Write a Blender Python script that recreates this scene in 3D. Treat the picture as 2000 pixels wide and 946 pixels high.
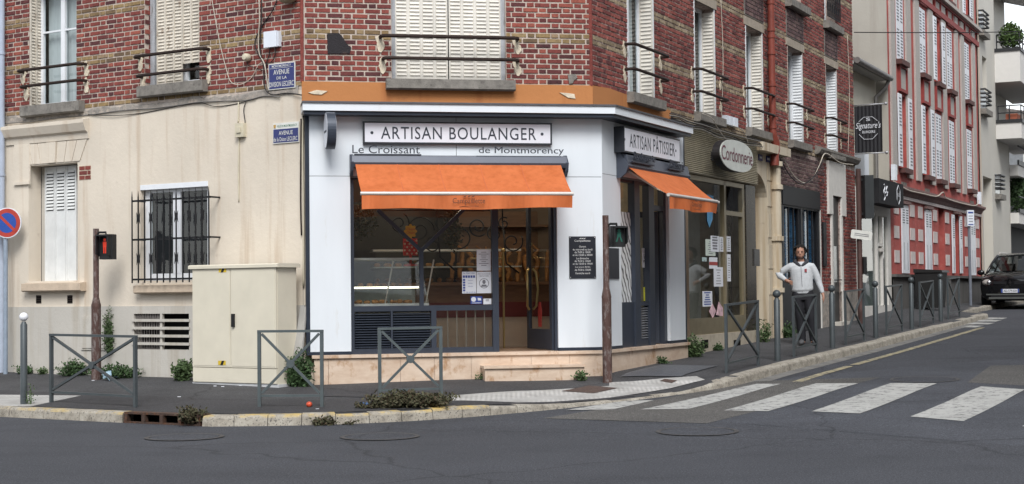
import bpy, bmesh, math, random
from mathutils import Vector, Matrix, noise as mnoise
random.seed(11)
for o in list(bpy.data.objects): bpy.data.objects.remove(o)
SC = bpy.context.scene
COL = SC.collection
R = math.radians
# ---------------------------------------------------------------- camera
FPX, CX, CY = 3006.0, 1000.0, 473.0            # focal length and centre in photo pixels
PITCH, ROLL, CAMZ = math.atan(99/3006.0), -0.0107, 1.5
cam = bpy.data.cameras.new('camera'); camo = bpy.data.objects.new('camera', cam); COL.objects.link(camo)
cam.sensor_width = 36.0; cam.lens = 36.0*FPX/2000.0; cam.clip_start = 0.1; cam.clip_end = 3000
CAMR = Matrix.Rotation(math.pi/2+PITCH, 4, 'X') @ Matrix.Rotation(ROLL, 4, 'Z')
camo.matrix_world = Matrix.Translation((0, 0, CAMZ)) @ CAMR
SC.camera = camo
# ---------------------------------------------------------------- sky, sun, exposure
SUN_EL, SUN_AZ = 46.0, 176.0                    # azimuth measured clockwise from +Y: behind the camera
w = bpy.data.worlds.new('World'); SC.world = w; w.use_nodes = True
nt = w.node_tree; nt.nodes.clear()
sky = nt.nodes.new('ShaderNodeTexSky'); sky.sky_type = 'NISHITA'; sky.sun_disc = False
sky.sun_elevation = R(SUN_EL); sky.sun_rotation = R(SUN_AZ); sky.air_density = 1.0; sky.dust_density = 0.4; sky.ozone_density = 1.0
hs = nt.nodes.new('ShaderNodeHueSaturation'); hs.inputs['Saturation'].default_value = 0.22
bg = nt.nodes.new('ShaderNodeBackground'); bg.inputs['Strength'].default_value = 0.12
out = nt.nodes.new('ShaderNodeOutputWorld')
nt.links.new(sky.outputs[0], hs.inputs['Color']); nt.links.new(hs.outputs[0], bg.inputs['Color']); nt.links.new(bg.outputs[0], out.inputs[0])
sl = bpy.data.lights.new('sun', 'SUN'); sl.energy = 1.5; sl.angle = R(26); sl.color = (1.0, 0.985, 0.96)
slo = bpy.data.objects.new('sun', sl); COL.objects.link(slo)
_az = R(SUN_AZ); _dir = Vector((math.sin(_az)*math.cos(R(SUN_EL)), math.cos(_az)*math.cos(R(SUN_EL)), math.sin(R(SUN_EL))))
slo.rotation_euler = (-_dir).to_track_quat('-Z', 'Y').to_euler()
vs = SC.view_settings; vs.view_transform = 'Standard'; vs.look = 'None'; vs.exposure = 1.06; vs.gamma = 1.0; vs.use_curve_mapping = False
# ---------------------------------------------------------------- frames (facade planes)
R3 = CAMR.to_3x3(); CAM = Vector((0, 0, CAMZ))
def ray(px, py): return R3 @ Vector(((px-CX)/FPX, -(py-CY)/FPX, -1.0))
class Frame:
    """x runs along the wall to the right, y into the wall, z up; d = distance out of the wall towards the street"""
    def __init__(s, ox, oy, ang):
        s.o = Vector((ox, oy, 0)); s.a = ang
        s.M = Matrix.Translation(s.o) @ Matrix.Rotation(ang, 4, 'Z'); s.Mi = s.M.inverted(); s.Mi3 = s.Mi.to_3x3()
    def uz(s, px, py, d=0.0):
        o = s.Mi @ CAM; r = s.Mi3 @ ray(px, py); t = (-d-o.y)/r.y; p = o+r*t
        return p.x, p.z
    def u(s, px, d=0.0, py=CY): return s.uz(px, py, d)[0]
    def rect(s, x0, y0, x1, y1, d=0.0):
        """wall rectangle from the photo corners: left/right edges at mid height, top/bottom at mid width"""
        xm, ym = (x0+x1)/2, (y0+y1)/2
        return s.uz(x0, ym, d)[0], s.uz(x1, ym, d)[0], s.uz(xm, y1, d)[1], s.uz(xm, y0, d)[1]
    def W(s, u, d, z): return s.M @ Vector((u, -d, z))
A_L, A_C, A_R = R(-32.1), R(10.6), R(63.6)
CORN_L = Vector((-2.894, 21.33)); 
FC = Frame(CORN_L.x, CORN_L.y, A_C)
CLEN = 4.14
_c = FC.W(CLEN, 0, 0); CORN_R = Vector((_c.x, _c.y))
FL = Frame(CORN_L.x, CORN_L.y, A_L)      # u < 0 on the left facade
FR = Frame(CORN_R.x, CORN_R.y, A_R)
FW = Frame(0, 0, 0)
DR = Vector((math.cos(A_R), math.sin(A_R)))
# ---------------------------------------------------------------- ground heights
def interp(tab, x):
    if x <= tab[0][0]: return tab[0][1]
    for (a, b), (c, d) in zip(tab, tab[1:]):
        if x <= c:
            k = (x-a)/(c-a); return b+(d-b)*k
    return tab[-1][1]
ROADT = [(-6.2, 0), (-5, .008), (-4, .027), (-2.2, .075), (-1, .12), (0, .17), (2, .235), (8, .37), (22, .73), (32, .9), (60, 1.3), (140, 2.2)]
def zroad(x, y): return interp(ROADT, (x-CORN_R.x)*DR.x+(y-CORN_R.y)*DR.y)
def hit_ground(px, py, zf, lift=0.0, t0=6.0, t1=400.0):
    """first point where the line of sight through a photo pixel meets the height field"""
    r = ray(px, py); r = r/math.hypot(r.x, r.y); f = lambda t: CAMZ+r.z*t-zf(r.x*t, r.y*t); t = t0
    while t < t1 and f(t) > 0: t += .25 if t < 60 else 2
    lo, hi = t-2.01, t
    for _ in range(30):
        m_ = (lo+hi)/2
        if f(m_) > 0: lo = m_
        else: hi = m_
    return Vector((r.x*hi, r.y*hi, zf(r.x*hi, r.y*hi)+lift))
def on_road(px, py, lift=0.0): return hit_ground(px, py, zroad, lift)
# ---------------------------------------------------------------- mesh builder
class MB:
    def __init__(s): s.v = []; s.f = []; s.m = []; s.k = 0
    def add(s, pts, faces):
        b = len(s.v); s.v += [(p[0], -p[1], p[2]) for p in pts]
        s.f += [[b+i for i in f] for f in faces]; s.m += [s.k]*len(faces); return s
    def box(s, u0, u1, d0, d1, z0, z1):
        if u0 > u1: u0, u1 = u1, u0
        if d0 > d1: d0, d1 = d1, d0
        if z0 > z1: z0, z1 = z1, z0
        p = [(u0, d0, z0), (u1, d0, z0), (u1, d1, z0), (u0, d1, z0), (u0, d0, z1), (u1, d0, z1), (u1, d1, z1), (u0, d1, z1)]
        return s.add(p, [(0, 1, 2, 3), (4, 7, 6, 5), (0, 4, 5, 1), (1, 5, 6, 2), (2, 6, 7, 3), (3, 7, 4, 0)])
    def quad(s, a, b, c, d): return s.add([a, b, c, d], [(0, 1, 2, 3)])
    def prism(s, poly, d0, d1):                    # poly in (u,z)
        n = len(poly); p = [(u, d0, z) for u, z in poly]+[(u, d1, z) for u, z in poly]
        return s.add(p, [list(range(n)), list(range(2*n-1, n-1, -1))]+[(i, (i+1) % n, n+(i+1) % n, n+i) for i in range(n)])
    def prism_z(s, poly, z0, z1):                  # poly in (u,d)
        n = len(poly); p = [(u, d, z0) for u, d in poly]+[(u, d, z1) for u, d in poly]
        return s.add(p, [list(range(n)), list(range(2*n-1, n-1, -1))]+[(i, (i+1) % n, n+(i+1) % n, n+i) for i in range(n)])
    def prism_u(s, poly, u0, u1):                  # poly in (d,z)
        n = len(poly); p = [(u0, d, z) for d, z in poly]+[(u1, d, z) for d, z in poly]
        return s.add(p, [list(range(n)), list(range(2*n-1, n-1, -1))]+[(i, (i+1) % n, n+(i+1) % n, n+i) for i in range(n)])
    def tube(s, pts, r, n=8, cap=True):
        pts = [Vector(p) for p in pts]; rs = r if isinstance(r, (list, tuple)) else [r]*len(pts)
        P = []; F = []; ref = None
        for i, p in enumerate(pts):
            t = (pts[min(i+1, len(pts)-1)]-pts[max(i-1, 0)]).normalized()
            if ref is None: ref = Vector((0, 0, 1)) if abs(t.z) < .9 else Vector((1, 0, 0))
            a = (ref-t*ref.dot(t)).normalized(); b = t.cross(a); ref = a
            for k in range(n):
                q = 2*math.pi*k/n+math.pi/n
                P.append(p+(a*math.cos(q)+b*math.sin(q))*rs[i])
        for i in range(len(pts)-1):
            for k in range(n): F.append((i*n+k, i*n+(k+1) % n, (i+1)*n+(k+1) % n, (i+1)*n+k))
        if cap: F.append(list(range(n))[::-1]); F.append([(len(pts)-1)*n+k for k in range(n)])
        return s.add(P, F)
    def bar(s, p, q, w, h=None):                   # square bar
        h = h or w; p = Vector(p); q = Vector(q); t = (q-p).normalized()
        ref = Vector((0, 1, 0)) if abs(t.y) < .9 else Vector((0, 0, 1))
        a = (ref-t*ref.dot(t)).normalized()*h/2; b = t.cross(a).normalized()*w/2
        P = [p-a-b, p+a-b, p+a+b, p-a+b, q-a-b, q+a-b, q+a+b, q-a+b]
        return s.add(P, [(3, 2, 1, 0), (4, 5, 6, 7), (0, 1, 5, 4), (1, 2, 6, 5), (2, 3, 7, 6), (3, 0, 4, 7)])
    def lathe(s, prof, c, n=16, ax='z'):           # prof: (r, h)
        P = []; F = []; m = len(prof)
        for r, h in prof:
            for k in range(n):
                q = 2*math.pi*k/n; x, y = r*math.cos(q), r*math.sin(q)
                P.append((c[0]+x, c[1]+y, c[2]+h) if ax == 'z' else ((c[0]+x, c[1]+h, c[2]+y) if ax == 'd' else (c[0]+h, c[1]+x, c[2]+y)))
        for i in range(m-1):
            for k in range(n): F.append((i*n+k, i*n+(k+1) % n, (i+1)*n+(k+1) % n, (i+1)*n+k))
        if prof[0][0] > 1e-5: F.append(list(range(n))[::-1])
        if prof[-1][0] > 1e-5: F.append([(m-1)*n+k for k in range(n)])
        return s.add(P, F)
    def ball(s, c, r, n=12, m=8, sc=(1, 1, 1)):
        P = []; F = []
        for i in range(m+1):
            a = math.pi*i/m
            for k in range(n):
                q = 2*math.pi*k/n
                P.append((c[0]+sc[0]*r*math.sin(a)*math.cos(q), c[1]+sc[1]*r*math.sin(a)*math.sin(q), c[2]+sc[2]*r*math.cos(a)))
        for i in range(m):
            for k in range(n): F.append((i*n+k, i*n+(k+1) % n, (i+1)*n+(k+1) % n, (i+1)*n+k))
        return s.add(P, F)
    def leaf(s, p, l, wd, rng=random):
        a = rng.uniform(0, 6.283); e = rng.uniform(-.6, 1.2)
        t = Vector((math.cos(a)*math.cos(e), math.sin(a)*math.cos(e), math.sin(e)))
        b = t.cross(Vector((rng.uniform(-1, 1), rng.uniform(-1, 1), rng.uniform(-1, 1)))).normalized()
        p = Vector(p)
        return s.add([p, p+t*l*.5+b*wd, p+t*l, p+t*l*.5-b*wd], [(0, 1, 2, 3)])
WD = {}
def _place(o, Wm, parent):
    WD[o.name] = Wm
    if parent is not None:
        o.parent = parent; o.matrix_basis = WD[parent.name].inverted() @ Wm
    else: o.matrix_basis = Wm
def tag(o, label=None, cat=None, group=None, kind=None):
    if label: o['label'] = label
    if cat: o['category'] = cat
    if group: o['group'] = group
    if kind: o['kind'] = kind
    return o
def thing(name, label, cat, fr=FW, at=(0, 0, 0), group=None, rz=0):
    o = bpy.data.objects.new(name, None); COL.objects.link(o); o.empty_display_size = .2
    _place(o, fr.M @ Matrix.Translation((at[0], -at[1], at[2])) @ Matrix.Rotation(rz, 4, 'Z'), None)
    return tag(o, label, cat, group)
def add(name, mb, mat, parent=None, fr=FW, smooth=False, label=None, cat=None, group=None, kind=None, recalc=True, local=False):
    """one mesh object from a builder; origin at the base centre of its bounds.  local: coordinates are the parent's own"""
    me = bpy.data.meshes.new(name)
    xs = [v[0] for v in mb.v]; ys = [v[1] for v in mb.v]; zs = [v[2] for v in mb.v]
    c = Vector(((min(xs)+max(xs))/2, (min(ys)+max(ys))/2, min(zs)))
    me.from_pydata([(v[0]-c.x, v[1]-c.y, v[2]-c.z) for v in mb.v], [], mb.f)
    mats = mat if isinstance(mat, (list, tuple)) else [mat]
    for m in mats: me.materials.append(m)
    if len(mats) > 1: me.polygons.foreach_set('material_index', mb.m)
    if recalc:
        bm = bmesh.new(); bm.from_mesh(me); bmesh.ops.recalc_face_normals(bm, faces=bm.faces); bm.to_mesh(me); bm.free()
    if smooth:
        me.polygons.foreach_set('use_smooth', [True]*len(me.polygons))
        if smooth != 'all': me.set_sharp_from_angle(angle=R(40))
    me.update()
    o = bpy.data.objects.new(name, me); COL.objects.link(o)
    base = WD[parent.name] if local else fr.M
    _place(o, base @ Matrix.Translation(c), parent)
    return tag(o, label, cat, group, kind)
def copy_tree(o, Wm=None, parent=None):
    c = o.copy(); COL.objects.link(c)
    if parent is None: c.parent = None; _place(c, Wm, None)
    else: c.parent = parent; c.matrix_basis = o.matrix_basis.copy(); WD[c.name] = WD[parent.name] @ c.matrix_basis
    for ch in [x for x in bpy.data.objects if x.parent == o]: copy_tree(ch, None, c)
    return c
# ---------------------------------------------------------------- text (built-in font only)
def text_geo(s, bold=0.0, shear=0.0, spacing=1.0, ext=0.0):
    cu = bpy.data.curves.new('t', 'FONT'); cu.body = s; cu.size = 1; cu.offset = min(bold, .003); cu.shear = shear; cu.space_character = spacing
    cu.resolution_u = 3; cu.extrude = ext
    ob = bpy.data.objects.new('t', cu); COL.objects.link(ob)
    dg = bpy.context.evaluated_depsgraph_get(); me = bpy.data.meshes.new_from_object(ob.evaluated_get(dg))
    v = [tuple(x.co) for x in me.vertices]; f = [list(p.vertices) for p in me.polygons]
    bpy.data.objects.remove(ob); bpy.data.curves.remove(cu); bpy.data.meshes.remove(me)
    return v, f
def put_text(mb, s, u0, u1, z0, z1, d, bold=0.0, shear=0.0, spacing=1.0, ext=0.0, keep=False):
    """lettering fitted into the rectangle u0..u1, z0..z1 at distance d (ext = real thickness in metres)"""
    v, f = text_geo(s, bold, shear, spacing, 0.5 if ext else 0)
    if not v: return mb
    x0 = min(p[0] for p in v); x1 = max(p[0] for p in v); y0 = min(p[1] for p in v); y1 = max(p[1] for p in v)
    sx = (u1-u0)/(x1-x0); sz = (z1-z0)/max(y1-y0, 1e-4)
    if keep: sx = min(sx, sz); um = (u0+u1)/2-(x1-x0)*sx/2
    else: um = u0
    mb.add([(um+(p[0]-x0)*sx, d+(p[2]+.5)*ext if ext else d, z0+(p[1]-y0)*sz) for p in v], f)
    return mb
# ---------------------------------------------------------------- materials
def lin(h):
    if isinstance(h, str):
        h = h.lstrip('#'); c = [int(h[i:i+2], 16)/255 for i in (0, 2, 4)]
        return tuple(x/12.92 if x <= .04045 else ((x+.055)/1.055)**2.4 for x in c)+(1,)
    return tuple(h)+(1,) if len(h) == 3 else tuple(h)
class Nodes:
    def __init__(s, name):
        s.mat = bpy.data.materials.new(name); s.mat.use_nodes = True; s.t = s.mat.node_tree; s.n = s.t.nodes; s.n.clear()
        s.out = s.n.new('ShaderNodeOutputMaterial'); s.b = s.n.new('ShaderNodeBsdfPrincipled'); s.l(s.b.outputs[0], s.out.inputs[0])
        s.tc = s.n.new('ShaderNodeTexCoord')
    def l(s, a, b): s.t.links.new(a, b)
    def coord(s, sc=(1, 1, 1), which='Object'):
        m = s.n.new('ShaderNodeMapping'); m.inputs['Scale'].default_value = sc
        if which == 'World':
            g = s.n.new('ShaderNodeNewGeometry'); s.l(g.outputs['Position'], m.inputs[0])
        else: s.l(s.tc.outputs[which], m.inputs[0])
        return m.outputs[0]
    def noise(s, co, scale, detail=4, rough=.6):
        n = s.n.new('ShaderNodeTexNoise'); n.inputs['Scale'].default_value = scale; n.inputs['Detail'].default_value = detail; n.inputs['Roughness'].default_value = rough
        s.l(co, n.inputs['Vector']); return n.outputs['Fac']
    def ramp(s, fac, stops, interp='LINEAR'):
        r = s.n.new('ShaderNodeValToRGB'); r.color_ramp.interpolation = interp; e = r.color_ramp.elements
        while len(e) < len(stops): e.new(.5)
        for i, (p, c) in enumerate(stops): e[i].position = p; e[i].color = lin(c) if not isinstance(c, float) else (c, c, c, 1)
        s.l(fac, r.inputs[0]); return r.outputs[0]
    def mix(s, fac, a, b, mode='MIX'):
        m = s.n.new('ShaderNodeMix'); m.data_type = 'RGBA'; m.blend_type = mode
        for val, i in ((fac, 0), (a, 6), (b, 7)):
            if hasattr(val, 'is_output'): s.l(val, m.inputs[i])
            elif i == 0: m.inputs[0].default_value = val
            else: m.inputs[i].default_value = lin(val)
        return m.outputs[2]
    def bump(s, h, strength=.3, dist=.01):
        b = s.n.new('ShaderNodeBump'); b.inputs['Strength'].default_value = strength; b.inputs['Distance'].default_value = dist
        s.l(h, b.inputs['Height']); s.l(b.outputs[0], s.b.inputs['Normal'])
    def base(s, c):
        if hasattr(c, 'is_output'): s.l(c, s.b.inputs['Base Color'])
        else: s.b.inputs['Base Color'].default_value = lin(c)
    def set(s, rough=.7, metal=0.0, spec=.5):
        s.b.inputs['Roughness'].default_value = rough; s.b.inputs['Metallic'].default_value = metal; s.b.inputs['Specular IOR Level'].default_value = spec
MATS = {}
def paint(name, c, rough=.6, metal=0.0, var=.12, scale=6.0, bump=0.0, bscale=60.0, c2=None, c2amt=(.55, .7), sc=(1, 1, 1), spec=.4):
    """plain paint/stone/metal: base colour with slight unevenness, optional second colour in patches (dirt, rust, worn spots)"""
    if name in MATS: return MATS[name]
    N = Nodes(name); co = N.coord(sc, 'World'); col = lin(c)
    n1 = N.noise(co, scale)
    lo = tuple(x*(1-var) for x in col[:3]); hi = tuple(min(1, x*(1+var)) for x in col[:3])
    a = N.ramp(n1, [(.3, lo), (.7, hi)])
    if c2 is not None:
        n2 = N.noise(co, scale*1.7, 6, .7); f = N.ramp(n2, [(c2amt[0], (0, 0, 0)), (c2amt[1], (1, 1, 1))]); a = N.mix(f, a, c2)
    N.base(a); N.set(rough, metal, spec)
    if bump: N.bump(N.noise(N.coord((1, 1, 1), 'World'), bscale, 3), bump, .01)
    MATS[name] = N.mat; return N.mat
def glass(name, tint=(.9, .94, .93), refl=1.0, rough=0.02):
    if name in MATS: return MATS[name]
    N = Nodes(name); N.n.remove(N.b)
    tr = N.n.new('ShaderNodeBsdfTransparent'); tr.inputs[0].default_value = lin(tint)
    gl = N.n.new('ShaderNodeBsdfGlossy'); gl.inputs['Roughness'].default_value = rough; gl.inputs[0].default_value = (refl, refl, refl, 1)
    lw = N.n.new('ShaderNodeLayerWeight'); lw.inputs[0].default_value = .5
    pw = N.n.new('ShaderNodeMath'); pw.operation = 'POWER'; pw.inputs[1].default_value = 5.0; N.l(lw.outputs['Facing'], pw.inputs[0])
    fr = N.n.new('ShaderNodeMath'); fr.operation = 'MULTIPLY_ADD'; fr.inputs[1].default_value = .9; fr.inputs[2].default_value = .05; N.l(pw.outputs[0], fr.inputs[0])
    mx = N.n.new('ShaderNodeMixShader'); N.l(fr.outputs[0], mx.inputs[0]); N.l(tr.outputs[0], mx.inputs[1]); N.l(gl.outputs[0], mx.inputs[2]); N.l(mx.outputs[0], N.out.inputs[0])
    MATS[name] = N.mat; return N.mat
def emit(name, c, strength):
    if name in MATS: return MATS[name]
    N = Nodes(name); N.base(c); N.b.inputs['Emission Color'].default_value = lin(c); N.b.inputs['Emission Strength'].default_value = strength
    MATS[name] = N.mat; return N.mat
# ================================================================ GROUND
def asphalt(name, c, speck, var=.1, big=.35):
    N = Nodes(name); co = N.coord((1, 1, 1), 'World'); col = lin(c)
    n = N.noise(co, big, 5, .65); a = N.ramp(n, [(.3, tuple(x*(1-var*1.6) for x in col[:3])), (.5, col[:3]), (.72, tuple(x*(1+var*1.6) for x in col[:3]))])
    f = N.noise(co, 70, 2, .8); g = N.ramp(f, [(.35, (.55, .55, .55)), (.5, (1, 1, 1)), (.68, (speck, speck, speck))])
    a = N.mix(1.0, a, g, 'MULTIPLY')
    gr = N.ramp(N.noise(co, 26, 3, .85), [(.3, (.66, .66, .67)), (.5, (1, 1, 1)), (.68, (1.45, 1.44, 1.42))]); a = N.mix(.85, a, gr, 'MULTIPLY')
    stn = N.ramp(N.noise(N.coord((.5, .9, 1), 'World'), 1.1, 7, .75), [(.3, (.72, .72, .73)), (.48, (1, 1, 1)), (.7, (1.14, 1.13, 1.12))]); a = N.mix(.8, a, stn, 'MULTIPLY')
    cr = N.n.new('ShaderNodeTexVoronoi'); cr.feature = 'DISTANCE_TO_EDGE'; cr.inputs['Scale'].default_value = .33; 
    wv = N.n.new('ShaderNodeMix'); wv.data_type = 'VECTOR'; wv.inputs[0].default_value = .28
    nn = N.n.new('ShaderNodeTexNoise'); nn.inputs['Scale'].default_value = 1.6; N.l(co, nn.inputs['Vector']); N.l(co, wv.inputs[4]); N.l(nn.outputs['Color'], wv.inputs[5]); N.l(wv.outputs[1], cr.inputs['Vector'])
    ck = N.ramp(cr.outputs[0], [(0.0, (.35, .35, .35)), (.005, (1, 1, 1))]); a = N.mix(.75, a, ck, 'MULTIPLY')
    N.base(a); N.set(.85, 0, .35); N.bump(f, .5, .006); return N.mat
M_ROAD = asphalt('asphalt_road', (.041, .0435, .051), 2.4)
M_ROAD2 = asphalt('asphalt_old_patch', (.075, .072, .068), 2.6)
M_PAVE = asphalt('asphalt_pavement', (.05, .05, .053), 1.7, .18, .8)
M_PAVE2 = asphalt('asphalt_pavement_new', (.043, .042, .045), 1.5, .1, .8)
def grid_axis(near0, near1, step, far):
    a = []; x = near0
    while x <= near1: a.append(x); x += step
    b = []; s = step*2; x = near0-s
    while x > -far: b.append(x); s *= 1.6; x -= s
    b.append(-far); c = []; s = step*2; x = near1+s
    while x < far: c.append(x); s *= 1.6; x += s
    c.append(far); return b[::-1]+a+c
gx = grid_axis(-14, 26, .8, 900); gy = grid_axis(4, 70, .8, 900)
m = MB(); nx = len(gx)
m.add([(x, -y, zroad(x, y)) for y in gy for x in gx], [(j*nx+i, j*nx+i+1, (j+1)*nx+i+1, (j+1)*nx+i) for j in range(len(gy)-1) for i in range(nx-1)])
ROAD = add('road', m, M_ROAD, smooth='all', kind='structure')
# --- kerb line and house line, left to right: (house x,y,z, kerb x,y, kerb top z)
def fl(u, d): p = FL.W(u, d, 0); return p.x, p.y
def frp(u, d): p = FR.W(u, d, 0); return p.x, p.y
def fcp(u, d): p = FC.W(u, d, 0); return p.x, p.y
PATH = []
def pp(hw, hz, kb, kz=None):
    PATH.append((hw[0], hw[1], hz, kb[0], kb[1], (zroad(kb[0], kb[1])+.118) if kz is None else kz))
for u in (-40, -20, -12, -9, -7, -6.3): pp(fl(u, -.3), .35, fl(u, 3.42))
for u, ku in ((-5.2, -5.4), (-4.2, -4.4), (-3.2, -3.4), (-2.3, -2.6), (-1.5, -1.9)): pp(fl(u, -.3), .35+.05*(-u-6)/6 if u < -6 else .33, fl(ku, 3.42))
pp(fl(-.9, -.3), .31, (-3.75, 17.9)); pp(fl(-.3, -.3), .295, (-3.25, 17.76)); pp(fcp(.05, -.3), .285, (-2.6, 17.74)); pp(fcp(.5, -.3), .29, (-1.9, 17.84)); pp(fcp(1.2, -.3), .305, (-1.2, 18.08))
pp(fcp(2.0, -.3), .322, (-.54, 18.42)); pp(fcp(2.6, -.3), .33, (0.0, 18.76), zroad(0, 18.76)+.09); pp(fcp(3.1, -.3), .335, (.45, 19.08), zroad(.45, 19.08)+.05); pp(fcp(3.6, -.3), .345, (1.17, 19.66), zroad(1.17, 19.66)+.03)
pp(fcp(3.9, -.3), .35, (1.75, 20.16), zroad(1.75, 20.16)+.03); pp(fcp(4.05, -.3), .352, (2.25, 20.58), zroad(2.25, 20.58)+.04); pp(frp(.1, -.3), .355, (2.75, 21.05), zroad(2.75, 21.05)+.085)
WALLT = [(0, .354), (3.8, .443), (13.8, .73), (19, .99), (31, 1.04), (60, 1.4)]
for u in (.4, .9, 1.5, 2.5, 4, 6, 8, 10, 12, 14, 16, 18, 20, 21): pp(frp(u, -.3), interp(WALLT, u), frp(u, 2.0))
pp(frp(21.6, -.3), interp(WALLT, 21.6), frp(21.6, 1.6)); pp(frp(22.3, -.3), interp(WALLT, 22.3), frp(22.3, 1.05))
for u in (24, 28, 32, 40, 60): pp(frp(u, -.3), interp(WALLT, u), frp(u, .95))
NA = 10
def walkpt(i, f):
    h = PATH[i]; return Vector((h[0]+(h[3]-h[0])*f, h[1]+(h[4]-h[1])*f, h[2]+(h[5]-h[2])*f))
m = MB()
P = []; Fc = []
for i in range(len(PATH)):
    for k in range(NA+1):
        p = walkpt(i, k/NA); P.append((p.x, -p.y, p.z))
for i in range(len(PATH)-1):
    for k in range(NA): a = i*(NA+1)+k; Fc.append((a, a+NA+1, a+NA+2, a+1))
m.add(P, Fc); PAVEMENT = add('pavement', m, M_PAVE, smooth='all', kind='structure')
WTRI = []
for i_ in range(len(PATH)-1):
    for k_ in range(NA):
        q_ = [Vector((P[j][0], -P[j][1], P[j][2])) for j in (i_*(NA+1)+k_, (i_+1)*(NA+1)+k_, (i_+1)*(NA+1)+k_+1, i_*(NA+1)+k_+1)]
        WTRI.append((min(v.x for v in q_)-.01, max(v.x for v in q_)+.01, min(v.y for v in q_)-.01, max(v.y for v in q_)+.01, q_))
def zwalk(x, y):
    """pavement height at a plan position"""
    for x0, x1, y0, y1, (a, b, c, d) in WTRI:
        if not (x0 <= x <= x1 and y0 <= y <= y1): continue
        zz = None
        for tri in ((a, b, c), (a, c, d), (a, b, d), (b, c, d)):
            (xa, ya, za), (xb, yb, zb), (xc, yc, zc) = tri; D = (yb-yc)*(xa-xc)+(xc-xb)*(ya-yc)
            if abs(D) < 1e-9: continue
            l1 = ((yb-yc)*(x-xc)+(xc-xb)*(y-yc))/D; l2 = ((yc-ya)*(x-xc)+(xa-xc)*(y-yc))/D; l3 = 1-l1-l2
            if min(l1, l2, l3) > -.001: zz = max(zz if zz is not None else -9, l1*za+l2*zb+l3*zc)
        if zz is not None: return zz
    return zroad(x, y)
def on_walk(px, py, lift=0.0): return hit_ground(px, py, zwalk, lift, 15.0, 60.0)
def decal(name, pts, surf, mat, parent, lift=.004, sub=8, **kw):
    """thin painted or laid sheet on the ground from four corners (photo order: near-left, near-right, far-right, far-left)"""
    c = [surf(x, y) for x, y in pts]; zf = zroad if surf is on_road else zwalk
    m = MB(); P = []; n = sub
    for j in range(n+1):
        for i in range(n+1):
            u, v = i/n, j/n; p = (c[0]*(1-u)+c[1]*u)*(1-v)+(c[3]*(1-u)+c[2]*u)*v
            P.append((p.x, -p.y, zf(p.x, p.y)+lift))
    m.add(P, [(j*(n+1)+i, j*(n+1)+i+1, (j+1)*(n+1)+i+1, (j+1)*(n+1)+i) for j in range(n) for i in range(n)])
    return add(name, m, mat, parent, smooth='all', **kw)
def road_paint(name, c, wear):
    N = Nodes(name); co = N.coord((1, 1, 1), 'World')
    f = N.ramp(N.noise(co, 9, 8, .75), [(wear+.02, (0, 0, 0)), (wear+.14, (1, 1, 1))]); g = N.ramp(N.noise(co, 1.5, 4), [(.3, tuple(x*.82 for x in lin(c)[:3])), (.7, lin(c)[:3])])
    N.base(N.mix(f, (.09, .09, .09), g)); N.set(.75, 0, .3); N.bump(N.noise(co, 80, 2), .3, .004); return N.mat
M_WPAINT = road_paint('white_road_paint', (.43, .43, .41), .35)
M_YPAINT = road_paint('yellow_road_paint', (.4, .35, .22), .4)
# old asphalt patches first, then the paint on top
M_ROAD3 = asphalt('asphalt_polished', (.05, .0535, .063), 2.0, .16, .5)
decal('asphalt_patch', [(1215, 808), (2110, 880), (2110, 690), (1560, 736)], on_road, M_ROAD3, ROAD, .0025, 16)
decal('asphalt_patch', [(1060, 818), (1380, 828), (1720, 738), (1480, 745)], on_road, M_ROAD2, ROAD, .005, 10)
decal('asphalt_patch', [(1890, 748), (2080, 758), (2080, 712), (1935, 715)], on_road, M_ROAD2, ROAD, .005)
for q in ([(1104, 802.5), (1196, 801), (1277, 783), (1214, 784.5)], [(1252, 801), (1345, 800), (1525, 751), (1478, 751)], [(1414, 803), (1500, 804.5), (1676, 750), (1594, 750)],
          [(1584, 805), (1680, 809), (1830, 750), (1740, 749.5)], [(1778, 815), (1882, 824), (2002, 762), (1916, 756)], [(1996, 834), (2130, 848), (2220, 778), (2110, 768)]):
    decal('crosswalk_stripe', q, on_road, M_WPAINT, ROAD, .008, 6)
for q in ([(1876, 640), (1905, 640.5), (1922, 637), (1895, 636.8)], [(1885, 634), (1930, 634.5), (1944, 631.5), (1902, 631)], [(1902, 628.5), (1945, 629), (1957, 626), (1918, 625.6)], [(1918, 623.5), (1958, 624), (1968, 621.5), (1930, 621)]):
    decal('crosswalk_stripe', q, on_road, M_WPAINT, ROAD, .008)
# yellow no-stopping line beside the kerb of the right street
m = MB(); m2 = MB(); m3 = MB()
def strip(mb, fr, us, d0, d1, lift, zf=zroad):
    P = []
    for u in us:
        for d in (d0, d1): p = fr.W(u, d, 0); P.append((p.x, -p.y, zf(p.x, p.y)+lift))
    mb.add(P, [(2*i, 2*i+1, 2*i+3, 2*i+2) for i in range(len(us)-1)])
strip(m, FR, [.9+.3*i for i in range(11)], 2.62, 2.76, .007); strip(m2, FR, [4.15+.5*i for i in range(25)], 2.62, 2.76, .007)
add('yellow_line', m, M_YPAINT, ROAD); add('yellow_line', m2, M_YPAINT, ROAD)
M_GUT = paint('gutter_concrete', (.17, .165, .155), .8, var=.2, scale=3, bump=.4, c2=(.07, .07, .07), c2amt=(.52, .66))
strip(m3, FR, [.2+.4*i for i in range(54)], 2.02, 2.28, .0035); add('gutter', m3, M_GUT, ROAD)
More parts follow.
